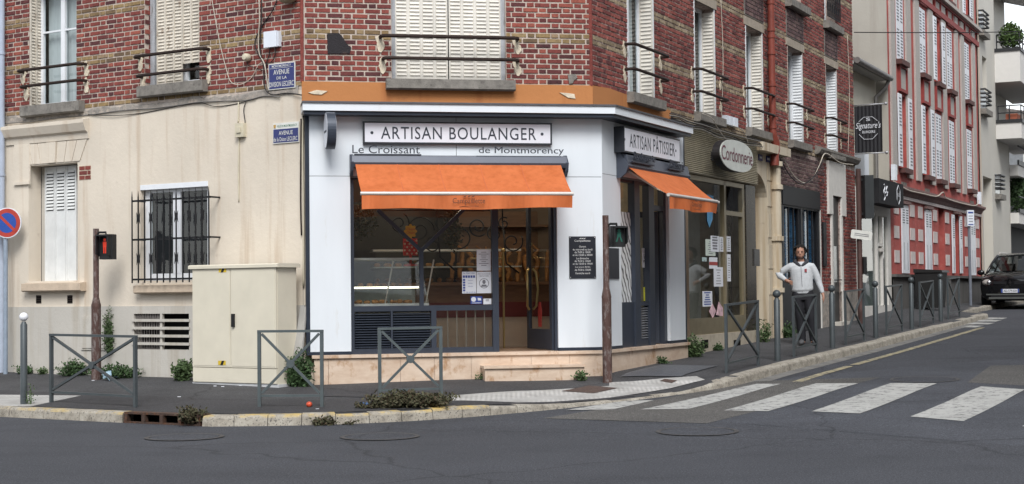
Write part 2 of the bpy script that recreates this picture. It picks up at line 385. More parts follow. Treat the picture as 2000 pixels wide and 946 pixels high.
# newer asphalt strip on the pavement
def wstrip(i0, i1, f0, f1, lift):
    mb = MB(); P = []; idx = []
    for i in range(i0, i1):
        for s in range(4): idx.append(i+s/4)
    for t in idx:
        i = int(t); k = t-i
        for f in (f0, f1):
            p = walkpt(i, f).lerp(walkpt(i+1, f), k); P.append((p.x, -p.y, p.z+lift+.004))
    mb.add(P, [(2*i, 2*i+1, 2*i+3, 2*i+2) for i in range(len(idx)-1)]); return mb
add('asphalt_patch', wstrip(7, 20, .62, .97, .003), M_PAVE2, PAVEMENT)
# --- kerb stones, each its own
def kerb_mat(name, yellow):
    N = Nodes(name); co = N.coord((1, 1, 1), 'World')
    a = N.ramp(N.noise(co, 5, 6, .7), [(.3, (.17, .15, .12)), (.5, (.33, .3, .25)), (.7, (.44, .41, .35))])
    a = N.mix(N.ramp(N.noise(co, 45, 3, .7), [(.56, (0, 0, 0)), (.66, (1, 1, 1))]), a, (.07, .065, .06))
    if yellow:
        g = N.n.new('ShaderNodeNewGeometry'); sx = N.n.new('ShaderNodeSeparateXYZ'); N.l(g.outputs['Normal'], sx.inputs[0])
        up = N.ramp(sx.outputs['Z'], [(.3, (0, 0, 0)), (.6, (1, 1, 1))]); f = N.ramp(N.noise(co, 4, 5, .7), [(.48, (0, 0, 0)), (.62, (1, 1, 1))])
        a = N.mix(N.mix(1, up, f, 'MULTIPLY'), a, (.5, .36, .12))
    N.base(a); N.set(.85); N.bump(N.noise(co, 35, 5), .7, .012); return N.mat
M_KERBY = kerb_mat('kerb_stone_yellow', True); M_KERB = kerb_mat('kerb_stone', False)
KP = []
for i in range(len(PATH)): KP.append(Vector((PATH[i][3], PATH[i][4], PATH[i][5])))
# dense smooth kerb polyline (Catmull-Rom)
KD = []
for i in range(2, len(KP)-2):
    p0, p1, p2, p3 = KP[i-1], KP[i], KP[i+1], KP[i+2]; n = max(2, int((p2-p1).length/.06))
    for k in range(n):
        t = k/n; KD.append(.5*((2*p1)+(p2-p0)*t+(2*p0-5*p1+4*p2-p3)*t*t+(3*p1-p0-3*p2+p3)*t**3))
KL = [0]
for a, b in zip(KD, KD[1:]): KL.append(KL[-1]+(b-a).length)
def kat(s):
    import bisect
    i = min(max(bisect.bisect_left(KL, s)-1, 0), len(KD)-2); k = (s-KL[i])/max(KL[i+1]-KL[i], 1e-6)
    p = KD[i].lerp(KD[i+1], k); t = (KD[i+1]-KD[i]); t.z = 0; t.normalize(); return p, t
def px_of(p):
    q = R3.transposed() @ (p-CAM); return CX+FPX*q.x/-q.z, CY-FPX*q.y/-q.z
def s_at_px(x):
    best = min(range(len(KD)), key=lambda i: abs(px_of(KD[i])[0]-x)); return KL[best]
S_D0, S_D1 = s_at_px(243), s_at_px(396)
KERB = tag(bpy.data.objects.new('kerb', None), kind='structure'); COL.objects.link(KERB); _place(KERB, Matrix.Identity(4), None)
def kerb_stone(s0, s1, mat):
    g = .004; mb = MB(); secs = []; n = 3 if s1-s0 < .6 else 5
    jz = random.uniform(-.006, .006)
    for k in range(n+1):
        p, t = kat(s0+g+(s1-s0-2*g)*k/n); nrm = Vector((t.y, -t.x, 0))      # towards the road
        zr = zroad(p.x, p.y)-.05; zt = p.z+.004+jz
        prof = [(-.15, zr), (-.15, zt+.006), (.0, zt), (.022, zt-.008), (.034, zt-.03), (.05, zr)]
        secs.append([(p.x+nrm.x*o, -(p.y+nrm.y*o), z) for o, z in prof])
    P = [q for s in secs for q in s]; m_ = 6
    Fs = [(i*m_+k, i*m_+(k+1) % m_, (i+1)*m_+(k+1) % m_, (i+1)*m_+k) for i in range(n) for k in range(m_)]
    Fs += [list(range(m_)), [n*m_+k for k in range(m_)]]
    mb.add(P, Fs); return add('kerb_stone', mb, mat, KERB)
s = s_at_px(-160) if px_of(KD[0])[0] < -160 else 0.3
s_curve0 = s_at_px(400); s_curve1 = s_at_px(1440); s_end = s_at_px(1960)
while s < S_D0-.2:
    e = min(s+.62, S_D0-.02)
    if S_D0-e < .25: e = S_D0-.02
    kerb_stone(s, e, M_KERBY); s = e
s = S_D1+.02
while s < s_curve1:
    kerb_stone(s, s+.385, M_KERBY if px_of(kat(s)[0])[0] < 930 else M_KERB); s += .385
while s < KL[-1]-1.2 and s < s_end+6:
    kerb_stone(s, s+1.0, M_KERB); s += 1.0
# --- cast iron storm drain set in the kerb
M_IRON = paint('rusty_cast_iron', (.07, .045, .035), .75, .3, .35, 12, .4, 50, (.17, .07, .03), (.5, .7))
M_DARK = paint('dark_void', (.006, .006, .006), .9, spec=.1)
(pa, ta), (pb, tb) = kat(S_D0), kat(S_D1)
dv = (pb-pa); dl = dv.length; FD = Frame(pa.x, pa.y, math.atan2(dv.y, dv.x))
zb, ztp = zroad(pa.x, pa.y), pa.z
dr = thing('storm_drain', 'rusty cast iron storm drain with four square openings in the kerb', 'storm drain', FD, (dl/2, 0, zb))
mb = MB(); mb.box(0, dl, -.5, .03, ztp-.012, ztp+.012); mb.box(0, dl, -.02, .05, zb-.03, zb+.018)
add('drain_cover', mb, M_IRON, dr, FD)
for k in range(5):
    mb = MB(); u = .03+(dl-.06)*k/4; mb.box(u-.025, u+.025, -.02, .045, zb+.018, ztp-.012); add('drain_bar', mb, M_IRON, dr, FD)
mb = MB(); mb.box(0, dl, -.32, -.3, zb-.03, ztp-.012); add('drain_cavity', mb, M_DARK, dr, FD)
# --- white tactile paving
def tactile_mat():
    N = Nodes('white_tactile_slab'); co = N.coord((1, 1, 1), 'World')
    a = N.ramp(N.noise(co, 3, 5, .7), [(.3, (.36, .35, .33)), (.65, (.56, .55, .53))])
    v = N.n.new('ShaderNodeTexVoronoi'); v.inputs['Scale'].default_value = 16; v.inputs['Randomness'].default_value = 0.0; N.l(co, v.inputs['Vector'])
    d = N.ramp(v.outputs[0], [(.25, (1, 1, 1)), (.45, (.72, .72, .72))]); N.base(N.mix(1, a, d, 'MULTIPLY')); N.set(.8)
    N.bump(N.ramp(v.outputs[0], [(.2, (1, 1, 1)), (.4, (0, 0, 0))]), .7, .005); return N.mat
M_TACT = tactile_mat()
decal('tactile_slab', [(868, 784), (1010, 787.5), (1008, 765), (866, 776)], on_walk, M_TACT, PAVEMENT, .008)
decal('tactile_slab', [(1010, 787.5), (1190, 778), (1190, 755), (1008, 765)], on_walk, M_TACT, PAVEMENT, .008)
decal('tactile_slab', [(1190, 778), (1377, 743), (1360, 736), (1190, 748)], on_walk, M_TACT, PAVEMENT, .008)
decal('tactile_slab', [(-30, 797), (60, 795), (158, 774), (-30, 772)], on_walk, M_TACT, PAVEMENT, .008)
M_HATCH = paint('brown_hatch', (.09, .06, .05), .8, .2, .25, 20, .5, 90)
decal('hatch_plate', [(1096, 766), (1160, 770), (1206, 760), (1150, 755)], on_walk, M_HATCH, PAVEMENT, .014)
decal('hatch_plate', [(1289, 746), (1312, 750), (1323, 745), (1298, 742)], on_walk, M_HATCH, PAVEMENT, .014)
M_PLATE = paint('chequer_plate', (.17, .18, .2), .45, .6, .15, 10, .8, 120)
decal('steel_cover_plate', [(1212, 737), (1330, 737), (1402, 716), (1290, 714)], on_walk, M_PLATE, PAVEMENT, .012)
# --- manhole covers
M_MAN = paint('manhole_iron', (.05, .048, .05), .7, .1, .4, 15, .8, 45, (.085, .08, .075), (.46, .56))
def manhole(px, py, r, label):
    p = on_road(px, py); t = thing('manhole_cover', label, 'manhole cover', FW, (p.x, -p.y, p.z), 'manhole covers in the road')
    for nm, r0, r1, h in (('cover', 0, r-.055, .007), ('rim', r-.05, r, .009)):
        mb = MB(); n = 28; P = []
        for k in range(n):
            q = 6.28318*k/n
            for rr in ((r0, r1) if r0 else (r1,)):
                x, y = p.x+rr*math.cos(q), p.y+rr*math.sin(q); P.append((x, -y, zroad(x, y)+h))
        if r0: mb.add(P, [(2*k, 2*k+1, 2*((k+1) % n)+1, 2*((k+1) % n)) for k in range(n)])
        else: mb.add(P, [list(range(n))])
        add(nm, mb, M_ROAD if nm == 'cover' else M_MAN, t)
manhole(360, 855, .42, 'round worn manhole cover in the road below the storm drain')
manhole(742, 854, .42, 'faint round manhole cover in the road below the bushy kerb weed')
manhole(1362, 844, .44, 'dark round manhole cover in the road in front of the crosswalk')
manhole(1806, 742, .48, 'manhole cover beyond the crosswalk stripes in the side street')
# ================================================================ THE BRICK CORNER BUILDING
def brick_mat(name, stops, rnd='island'):
    N = Nodes(name); co = N.coord((1, 1, 1), 'World')
    if rnd == 'island': g = N.n.new('ShaderNodeNewGeometry'); r = g.outputs['Random Per Island']
    else: g = N.n.new('ShaderNodeObjectInfo'); r = g.outputs['Random']
    a = N.ramp(r, stops)
    n = N.ramp(N.noise(co, 22, 6, .75), [(.28, (.55, .55, .55)), (.5, (1, 1, 1)), (.75, (1.3, 1.25, 1.2))]); a = N.mix(1, a, n, 'MULTIPLY')
    st = N.ramp(N.noise(N.coord((1.2, 1.2, .5), 'World'), 1.3, 5, .7), [(.33, (.62, .6, .6)), (.55, (1, 1, 1))]); a = N.mix(.8, a, st, 'MULTIPLY')
    w = N.ramp(N.noise(co, 55, 4, .7), [(.66, (0, 0, 0)), (.76, (1, 1, 1))]); a = N.mix(w, a, (.42, .36, .31))
    N.base(a); N.set(.85, 0, .3); N.bump(N.noise(co, 60, 4, .7), .6, .008); return N.mat
REDS = [(0, (.08, .03, .033)), (.1, (.115, .036, .036)), (.22, (.175, .047, .042)), (.55, (.22, .056, .046)), (.8, (.26, .068, .053)), (.97, (.31, .09, .065))]
YELS = [(0, (.12, .08, .055)), (.25, (.2, .135, .07)), (.55, (.29, .2, .095)), (.85, (.31, .225, .12)), (1, (.26, .18, .13))]
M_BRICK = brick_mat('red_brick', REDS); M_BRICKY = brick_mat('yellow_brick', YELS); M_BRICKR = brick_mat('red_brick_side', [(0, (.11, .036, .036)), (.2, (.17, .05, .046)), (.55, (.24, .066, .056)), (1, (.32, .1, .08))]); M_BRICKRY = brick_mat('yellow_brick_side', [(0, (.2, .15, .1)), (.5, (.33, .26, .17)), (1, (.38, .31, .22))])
M_BRICK1 = brick_mat('red_brick_single', REDS, 'obj'); M_BRICKY1 = brick_mat('yellow_brick_single', YELS, 'obj')
M_BRICKG = brick_mat('grey_brick', [(0, (.07, .045, .05)), (.5, (.14, .085, .085)), (1, (.2, .13, .12))])
M_MORTAR = paint('mortar', (.47, .4, .345), .95, var=.2, scale=8, bump=.6, c2=(.24, .18, .15), c2amt=(.56, .74))
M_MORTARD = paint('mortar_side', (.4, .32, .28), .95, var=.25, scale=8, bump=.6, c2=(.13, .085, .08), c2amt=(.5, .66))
def stained(name, c, stain, dirt, s0=.58):
    N = Nodes(name); co = N.coord((1, 1, 1), 'World'); col = lin(c)
    a = N.ramp(N.noise(co, .9, 4), [(.3, tuple(x*.9 for x in col[:3])), (.7, tuple(min(1, x*1.05) for x in col[:3]))])
    v = N.ramp(N.noise(N.coord((3.2, 3.2, .22), 'World'), 1.5, 4, .6), [(s0, (0, 0, 0)), (s0+.16, (.75, .75, .75))]); a = N.mix(v, a, stain)
    d = N.ramp(N.noise(co, 3.5, 7, .78), [(.62, (0, 0, 0)), (.74, (.7, .7, .7))]); a = N.mix(d, a, dirt)
    N.base(a); N.set(.9, 0, .25); N.bump(N.noise(co, 18, 6, .6), .35, .012); return N.mat
M_BEIGE = stained('cream_render', (.655, .585, .49), (.5, .4, .3), (.47, .4, .33), .54)
M_PLINTHG = stained('grey_painted_plinth', (.5, .475, .43), (.4, .36, .3), (.3, .26, .2), .5)
M_ROUGHP = paint('rough_plaster', (.27, .245, .22), .95, var=.3, scale=7, bump=.9, bscale=25, c2=(.42, .36, .3), c2amt=(.5, .62))
M_ORANGE = stained('orange_painted_band', (.47, .2, .075), (.36, .13, .05), (.3, .12, .06))
M_CONC = paint('concrete_sill', (.2, .185, .165), .9, var=.3, scale=9, bump=.7, bscale=70, c2=(.1, .09, .08), c2amt=(.55, .7))
M_LINTEL = paint('pale_lintel', (.36, .31, .25), .9, var=.2, scale=6, bump=.5)
M_PVC = paint('white_pvc', (.72, .74, .77), .4, var=.04)
M_SHUT = paint('rusty_white_shutter', (.66, .63, .57), .55, var=.1, scale=5, c2=(.36, .2, .1), c2amt=(.62, .74), sc=(1, 1, .6))
M_SHUT2 = paint('clean_white_shutter', (.7, .72, .74), .5, var=.06, scale=5, c2=(.42, .36, .3), c2amt=(.7, .8))
M_SHUT3 = paint('weathered_beige_shutter', (.6, .55, .47), .6, var=.15, scale=7, c2=(.27, .19, .13), c2amt=(.57, .7), sc=(1, 1, .5))
M_BAR = paint('rust_brown_iron', (.035, .022, .018), .7, .4, .3, 20)
M_BLACK = paint('black_iron', (.012, .012, .014), .5, .3, .2)
M_PATCH = paint('cement_patch', (.62, .54, .42), .95, var=.2, scale=20, bump=.8, bscale=40)
M_ROOM = paint('room_dark', (.03, .028, .026), .9); M_CURT = paint('net_curtain', (.5, .52, .53), .8, var=.15, scale=3, sc=(8, 8, .3))
M_WOOD = paint('painted_grey_wood', (.34, .35, .37), .8, var=.25, scale=12, bump=.5, sc=(1, 1, .2), c2=(.16, .15, .14), c2amt=(.56, .7))
G_WIN = glass('window_glass', (.78, .83, .83), 1.0)
BLD = thing('brick_corner_building', 'red and yellow banded brick corner building with cream rendered ground floor', 'building', FC, (CLEN/2, 0, .3))
def wall_front(mb, u0, u1, z0, z1, holes, d=0.0, rev=.25):
    us = sorted({u0, u1, *[min(max(h[k], u0), u1) for h in holes for k in (0, 1)]}); zs = sorted({z0, z1, *[min(max(h[k], z0), z1) for h in holes for k in (2, 3)]})
    for a, b in zip(us, us[1:]):
        for c, e in zip(zs, zs[1:]):
            um, zm = (a+b)/2, (c+e)/2
            if any(h[0] < um < h[1] and h[2] < zm < h[3] for h in holes): continue
            mb.quad((a, d, c), (b, d, c), (b, d, e), (a, d, e))
    for h in holes:
        a, b, c, e = max(h[0], u0), min(h[1], u1), max(h[2], z0), min(h[3], z1)
        if c >= e or a >= b: continue
        mb.quad((a, d, c), (a, d-rev, c), (a, d-rev, e), (a, d, e)); mb.quad((b, d, c), (b, d, e), (b, d-rev, e), (b, d-rev, c))
        if h[2] >= z0: mb.quad((a, d, c), (b, d, c), (b, d-rev, c), (a, d-rev, c))
        if h[3] <= z1: mb.quad((a, d, e), (a, d-rev, e), (b, d-rev, e), (b, d, e))
    return mb
CH, BZ0 = .0736, 5.22-.736*2
def brick_list(u0, u1, z0, z1, holes, seed=0, low_yellow=True):
    rng = random.Random(seed); outl = []
    k0 = int(math.ceil((z0-BZ0)/CH-.3)); k1 = int((z1-BZ0)/CH)
    for k in range(k0, k1):
        zb = BZ0+k*CH; zt = zb+CH-.0125; yel = (k % 10) in (8, 9)
        if yel and zb < 5.0 and not low_yellow: yel = False
        spans = [(u0, u1)]
        for h in holes:
            if h[2] < zt-.01 and h[3] > zb+.01:
                ns = []
                for a, b in spans:
                    if h[1] <= a or h[0] >= b: ns.append((a, b)); continue
                    if h[0] > a: ns.append((a, h[0]))
                    if h[1] < b: ns.append((h[1], b))
                spans = ns
        x = math.floor(u0/.35)*.35-.35+(k % 2)*.175+rng.uniform(-.008, .008); st = True
        while x < u1:
            L = .218 if st else .106; a, b = x, x+L
            for s0, s1 in spans:
                c, e = max(a, s0+.004), min(b, s1-.004)
                if e-c > .025: outl.append((c+rng.uniform(0, .004), e-rng.uniform(0, .004), zb+rng.uniform(0, .003), zt-rng.uniform(0, .003), yel, rng.uniform(.006, .014)))
            x += L+.0125+rng.uniform(-.001, .001); st = not st
    return outl
def brick_geo(mb, b):
    u0, u1, z0, z1, y, d = b; j = lambda: random.uniform(-.0025, .0025); c = .004
    P = [(u0, -.01, z0), (u1, -.01, z0), (u1, -.01, z1), (u0, -.01, z1), (u0+c+j(), d, z0+c+j()), (u1-c+j(), d, z0+c+j()), (u1-c+j(), d, z1-c+j()), (u0+c+j(), d, z1-c+j())]
    mb.add(P, [(4, 5, 6, 7), (0, 1, 5, 4), (1, 2, 6, 5), (2, 3, 7, 6), (3, 0, 4, 7)])
def bricks_joined(bl, fr, name='brickwork', mats=None):
    mats = mats or (M_BRICK, M_BRICKY)
    for yel in (False, True):
        mb = MB()
        for b in bl:
            if b[4] == yel: brick_geo(mb, b)
        if mb.v: add(name, mb, mats[1] if yel else mats[0], BLD, fr, kind='stuff', recalc=False)
def bricks_single(bl, fr):
    for b in bl:
        mb = MB(); brick_geo(mb, b); add('brick', mb, M_BRICKY1 if b[4] else M_BRICK1, BLD, fr, recalc=False)
# ---- openings, measured on each facade
ZS, ZT = 4.52, 6.45
LW1 = (FL.u(58), FL.u(150), ZS, ZT); LW2 = (FL.u(284), FL.u(391), ZS+.12, ZT)
LG1 = FL.rect(57, 321, 153, 549); LG2 = FL.rect(276, 360, 408, 548); LCV = FL.rect(264, 613, 372, 683)
CW = (FC.u(768), FC.u(992), ZS, ZT)
RW = [(FR.u(a), FR.u(b), ZS, ZT) for a, b in ((1231, 1280), (1361.5, 1400), (1462, 1493.5), (1543.5, 1572), (1617.5, 1638.5))]
RW2 = [(h[0], h[1], 7.4, 9.2) for h in RW]
RLEN = FR.u(1671.5)
ZBK = 4.33; ZPL = 1.36
# ---- walls
mb = MB(); wall_front(mb, -9, 0, ZBK, 9.6, [LW1, LW2]); add('brick_backing_wall', mb, M_MORTAR, BLD, FL, recalc=False)
mb = MB(); wall_front(mb, 0, CLEN, 4.44, 9.6, [CW]); add('brick_backing_wall', mb, M_MORTAR, BLD, FC, recalc=False)
mb = MB(); wall_front(mb, 0, RLEN, ZBK, 9.6, RW+RW2); add('brick_backing_wall', mb, M_MORTARD, BLD, FR, recalc=False)
mb = MB(); wall_front(mb, -9, 0, ZPL, ZBK+.02, [LG1, LG2], .012); add('rendered_wall', mb, M_BEIGE, BLD, FL, recalc=False)
mb = MB(); wall_front(mb, -9, 0, .1, ZPL, [LCV], .03); mb.quad((-9, .03, ZPL), (0, .03, ZPL), (0, .0, ZPL), (-9, .0, ZPL)); add('plinth', mb, M_PLINTHG, BLD, FL, recalc=False)
mb = MB()
us = [-6.9+.12*i for i in range(58)]
for a, b in zip(us, us[1:]):                      # ragged plaster where render meets brick
    za, zb_ = [ZBK+.02+.07*mnoise.noise((q*2.3, 1.7, 0))+.05*mnoise.noise((q*9, 4, 0)) for q in (a, b)]
    mb.add([(a, .0, ZBK-.03), (b, .0, ZBK-.03), (b, .0, zb_+.05), (a, .0, za+.05), (a, .018, ZBK-.03), (b, .018, ZBK-.03), (b, .016, zb_+.03), (a, .016, za+.03)], [(4, 5, 6, 7), (7, 6, 2, 3), (0, 1, 5, 4)])
add('plaster_strip', mb, M_ROUGHP, BLD, FL, recalc=False)
mb = MB(); wall_front(mb, -.01, CLEN+.005, 4.0, 4.47, [], .016); mb.quad((0, .016, 4.47), (CLEN, .016, 4.47), (CLEN, -.01, 4.47), (0, -.01, 4.47)); add('painted_band', mb, M_ORANGE, BLD, FC, recalc=False)
mb = MB(); mb.prism([(-.005, 3.9), (FR.u(1312), 3.9), (FR.u(1311), 4.43), (FR.u(1282), 4.44), (FR.u(1270), 4.46), (.6, 4.5), (-.005, 4.47)], -.01, .017); add('painted_band', mb, M_ORANGE, BLD, FR)
mb = MB(); wall_front(mb, -.004, FC.u(615, .18), .1, 4.1, [], .014); add('rendered_wall', mb, M_BEIGE, BLD, FC, recalc=False)
# ---- bricks
bc = brick_list(.03, CLEN-.01, 4.475, 6.3, [CW], 1, False); bl_ = brick_list(-7.3, -.0, ZBK+.04, 6.55, [LW1, LW2], 2); br = brick_list(.0, RLEN, ZBK, 8.75, RW+RW2, 3)
bc.sort(key=lambda b: b[3] > 5.75); near = [b for b in bc if b[3] < 5.75]; far = [b for b in bc if b[3] >= 5.75]
extra = [b for b in bl_ if b[0] > -1.6 and b[3] < 5.75]; extra.sort(key=lambda b: -b[0]); extra = extra[:max(0, 296-len(near))]; ex = set(extra)
bricks_single(near[:296], FC); bricks_single(extra, FL)
bricks_joined(near[296:]+far, FC); bricks_joined([b for b in bl_ if b not in ex], FL); bricks_joined(br, FR, mats=(M_BRICKR, M_BRICKRY))
# a corner strip of mortar where the facades turn
for fr, u in ((FC, 0.0), (FR, 0.0)):
    mb = MB(); mb.tube([(u, -.012, 4.46), (u, -.012, 6.3)], .028, 8); add('corner_mortar', mb, M_BRICK, BLD, fr)
# ---- shell that closes the building (rooms behind the panes)
def inner(fr, u, d): p = fr.W(u, d, 0); return (p.x, -p.y)
poly = [inner(FL, -9, -.9), inner(FL, -.35, -.9), inner(FC, CLEN-.3, -.9), inner(FR, RLEN, -.9), inner(FR, RLEN, -9), inner(FL, -9, -9)]
mb = MB(); mb.prism_z(poly, 4.3, 9.55); add('inner_wall', mb, M_ROOM, BLD)
poly2 = [inner(FL, -9, -.7), inner(FL, -1.0, -.7), inner(FL, -1.0, -9), inner(FL, -9, -9)]
mb = MB(); mb.prism_z(poly2, .1, 4.25); add('inner_wall', mb, M_ROOM, BLD)
poly3 = [inner(FL, -9, .25), inner(FL, .1, .25), inner(FC, CLEN, .25), inner(FR, RLEN, .25), inner(FR, RLEN, -9), inner(FL, -9, -9)]
mb = MB(); mb.prism_z(poly3, 9.6, 9.9); add('roof', mb, M_CONC, BLD)
poly4 = [inner(FL, -9, -.26), inner(FL, -.2, -.26), inner(FC, CLEN, -.3), inner(FR, RLEN, -.26), inner(FR, RLEN, -9), inner(FL, -9, -9)]
mb = MB(); mb.prism_z(poly4, 4.27, 4.31); add('ceiling', mb, M_CONC, BLD)
mb = MB(); mb.box(RLEN-.02, RLEN, -9, -.002, .3, 9.59); add('end_wall', mb, M_MORTARD, BLD, FR)
# ---- windows
def sash(mb, u0, u1, z0, z1, d, fwd=.055, th=.05, mull=(), trans=()):
    mb.box(u0, u0+fwd, d-th, d, z0, z1); mb.box(u1-fwd, u1, d-th, d, z0, z1); mb.box(u0+fwd, u1-fwd, d-th, d, z0, z0+fwd); mb.box(u0+fwd, u1-fwd, d-th, d, z1-fwd, z1)
    for q in mull: mb.box(q-fwd*.75, q+fwd*.75, d-th, d+.006, z0+fwd, z1-fwd)
    for q in trans: mb.box(u0+fwd, u1-fwd, d-th+.01, d-.004, q-.014, q+.014)
def shutter_leaf(mb, u0, u1, z0, z1, d, cols=3, pitch=.055, slat=True, flip=None):
    """embossed folding metal leaf: ribs between narrow panels, short tilted slats on each panel"""
    mp = flip or (lambda a, b, c: (a, b, c)); P = lambda pts, f: mb.add([mp(*p) for p in pts], f)
    def bx(a, b, c, e, g, h):
        p = [(a, c, g), (b, c, g), (b, e, g), (a, e, g), (a, c, h), (b, c, h), (b, e, h), (a, e, h)]
        P(p, [(0, 1, 2, 3), (4, 7, 6, 5), (0, 4, 5, 1), (1, 5, 6, 2), (2, 6, 7, 3), (3, 7, 4, 0)])
    bx(u0, u1, d-.012, d-.004, z0, z1); w_ = (u1-u0)/cols
    for c in range(cols+1): x = u0+w_*c; bx(max(u0, x-.013), min(u1, x+.013), d-.004, d+.010, z0, z1)
    if not slat: return
    z = z0+.05
    while z < z1-.05:
        for c in range(cols):
            a, b = u0+w_*c+.026, u0+w_*(c+1)-.026
            P([(a, d-.004, z), (b, d-.004, z), (b, d+.012, z+.008), (a, d+.012, z+.008), (a, d-.004, z+pitch*.62), (b, d-.004, z+pitch*.62)], [(0, 1, 2, 3), (3, 2, 5, 4), (0, 3, 4), (1, 5, 2)])
        z += pitch
def sill(par, fr, u0, u1, ztop, h=.15, d=.13, mat=None):
    mb = MB(); mb.prism_u([(-.18, ztop-h+.02), (-.18, ztop+.03), (d, ztop), (d, ztop-h+.02), (d-.03, ztop-h)], u0, u1); return add('sill', mb, mat or M_CONC, par, fr)
def guard(par, fr, u0, u1, z, d=.16, r=.024):
    mb = MB(); mb.tube([(u0, -.03, z), (u0, d*.5, z), (u0+.015, d*.85, z), (u0+.07, d, z), (u1-.07, d, z), (u1-.015, d*.85, z), (u1, d*.5, z), (u1, -.03, z)], r, 8)
    add('guard_bar', mb, M_BAR, par, fr, smooth=True)
    for u in (u0, u1):
        mb = MB(); rg = random.Random(int(u*100)); n = 9
        for s in range(2):
            c = (u+rg.uniform(-.02, .02), z-.03-s*.09); pl = [(c[0]+(.035+.03*rg.random())*math.cos(6.283*k/n), c[1]+(.05+.05*rg.random())*math.sin(6.283*k/n)) for k in range(n)]
            mb.prism(pl, -.01, .018+.002*s)
        add('cement_patch', mb, M_PATCH, par, fr)
def win(fr, h, dg, mull=None, trans=(), room=M_ROOM, curtain=None, name='window', fw=.06):
    u0, u1, z0, z1 = h; mb = MB(); um = (u0+u1)/2 if mull is None else mull
    sash(mb, u0+.005, u1-.005, z0+.005, z1-.005, dg, fw, .05, (um,), trans); o = add(name, mb, M_PVC, BLD, fr)
    mb = MB(); mb.quad((u0+.05, dg-.03, z0+.05), (u1-.05, dg-.03, z0+.05), (u1-.05, dg-.03, z1-.05), (u0+.05, dg-.03, z1-.05)); add('pane', mb, G_WIN, o, fr)
    if curtain:
        mb = MB(); n = 24; a, b = u0+.06, u1-.06
        if isinstance(curtain, tuple): a, b = curtain
        P = [(a+(b-a)*i/n, dg-.12-.02*math.sin(i*2.1), z) for i in range(n+1) for z in (z0+.05, z1)]
        mb.add(P, [(2*i, 2*i+2, 2*i+3, 2*i+1) for i in range(n)]); add('curtain', mb, M_CURT, o, fr)
    return o
# left facade, first floor
o = win(FL, (LW1[0]+.02, LW1[1], LW1[2], LW1[3]), -.2, None, (5.72,), curtain=True)
mb = MB(); u_ = LW1[0]+.012
shutter_leaf(mb, -.23, .0, ZS+.0, ZT-.03, 0, 2, .05, True, lambda a, b, c: (u_+b+.012, a, c)); add('shutter', mb, M_SHUT3, o, FL)
sill(o, FL, FL.u(41, .1), FL.u(157, .1), ZS, .17); guard(o, FL, FL.u(40, .08), FL.u(163, .08), FL.uz(100, 131, .15)[1]); guard(o, FL, FL.u(45, .08), FL.u(163, .08), FL.uz(100, 163, .15)[1])
o = win(FL, (LW2[0]+.12, LW2[1], LW2[2], LW2[3]), -.22)
mb = MB(); shutter_leaf(mb, FL.u(306, -.1), FL.u(356, -.1), ZS+.13, ZT-.02, -.12, 3, .05); add('shutter', mb, M_SHUT3, o, FL)
mb = MB(); shutter_leaf(mb, FL.u(357, -.1), FL.u(390, -.1), ZS+.42, ZT-.02, -.12, 2, .05); add('shutter', mb, M_SHUT3, o, FL)
mb = MB(); mb.box(LW2[0], LW2[0]+.1, -.16, -.10, LW2[2], ZT); add('jamb', mb, M_WOOD, o, FL)
sill(o, FL, FL.u(270, .1), FL.u(399, .1), ZS+.11, .17); guard(o, FL, FL.u(268, .08), FL.u(404, .08), FL.uz(336, 102, .15)[1]); guard(o, FL, FL.u(273, .08), FL.u(402, .08), FL.uz(336, 141, .15)[1])
# brick returns inside the two left reveals
mb = MB()
k = int((LW2[2]-BZ0)/CH)+1
while BZ0+k*CH < 6.5:
    zb = BZ0+k*CH; s_ = .0 if k % 2 else .08
    for a, b in ((-s_-.004, -.1-s_*.3), (-.115-s_*.3, -.235)):
        mb.box(LW2[0]+.0, LW2[0]+.012, min(0, a), b, zb, zb+.061)
    k += 1
add('brickwork', mb, M_BRICK, BLD, FL, kind='stuff')
# centre facade
o = add('window', wall_front(MB(), CW[0], CW[1], CW[2], CW[3], [(CW[0]+.06, CW[1]-.06, CW[2]+.0, CW[3])], -.07, .06), M_WOOD, BLD, FC)
umc = (CW[0]+CW[1])/2
for a, b, rk in ((CW[0]+.055, umc-.008, 0), (umc+.008, CW[1]-.055, 1)):
    mb = MB(); shutter_leaf(mb, a, b, ZS+.012, ZT-.02, -.085, 4, .0535); add('shutter', mb, M_SHUT, o, FC)
mb = MB(); mb.box(umc-.012, umc+.012, -.1, -.085, ZS, ZT); add('shutter_joint', mb, M_DARK, o, FC)
sill(o, FC, FC.u(757, .12), FC.u(1010, .12), ZS-.01, .15, .15); guard(o, FC, FC.u(747, .1), FC.u(1016, .1), FC.uz(880, 72.5, .16)[1], .17, .026); guard(o, FC, FC.u(752, .1), FC.u(1016, .1), FC.uz(880, 115.5, .16)[1], .17, .026)
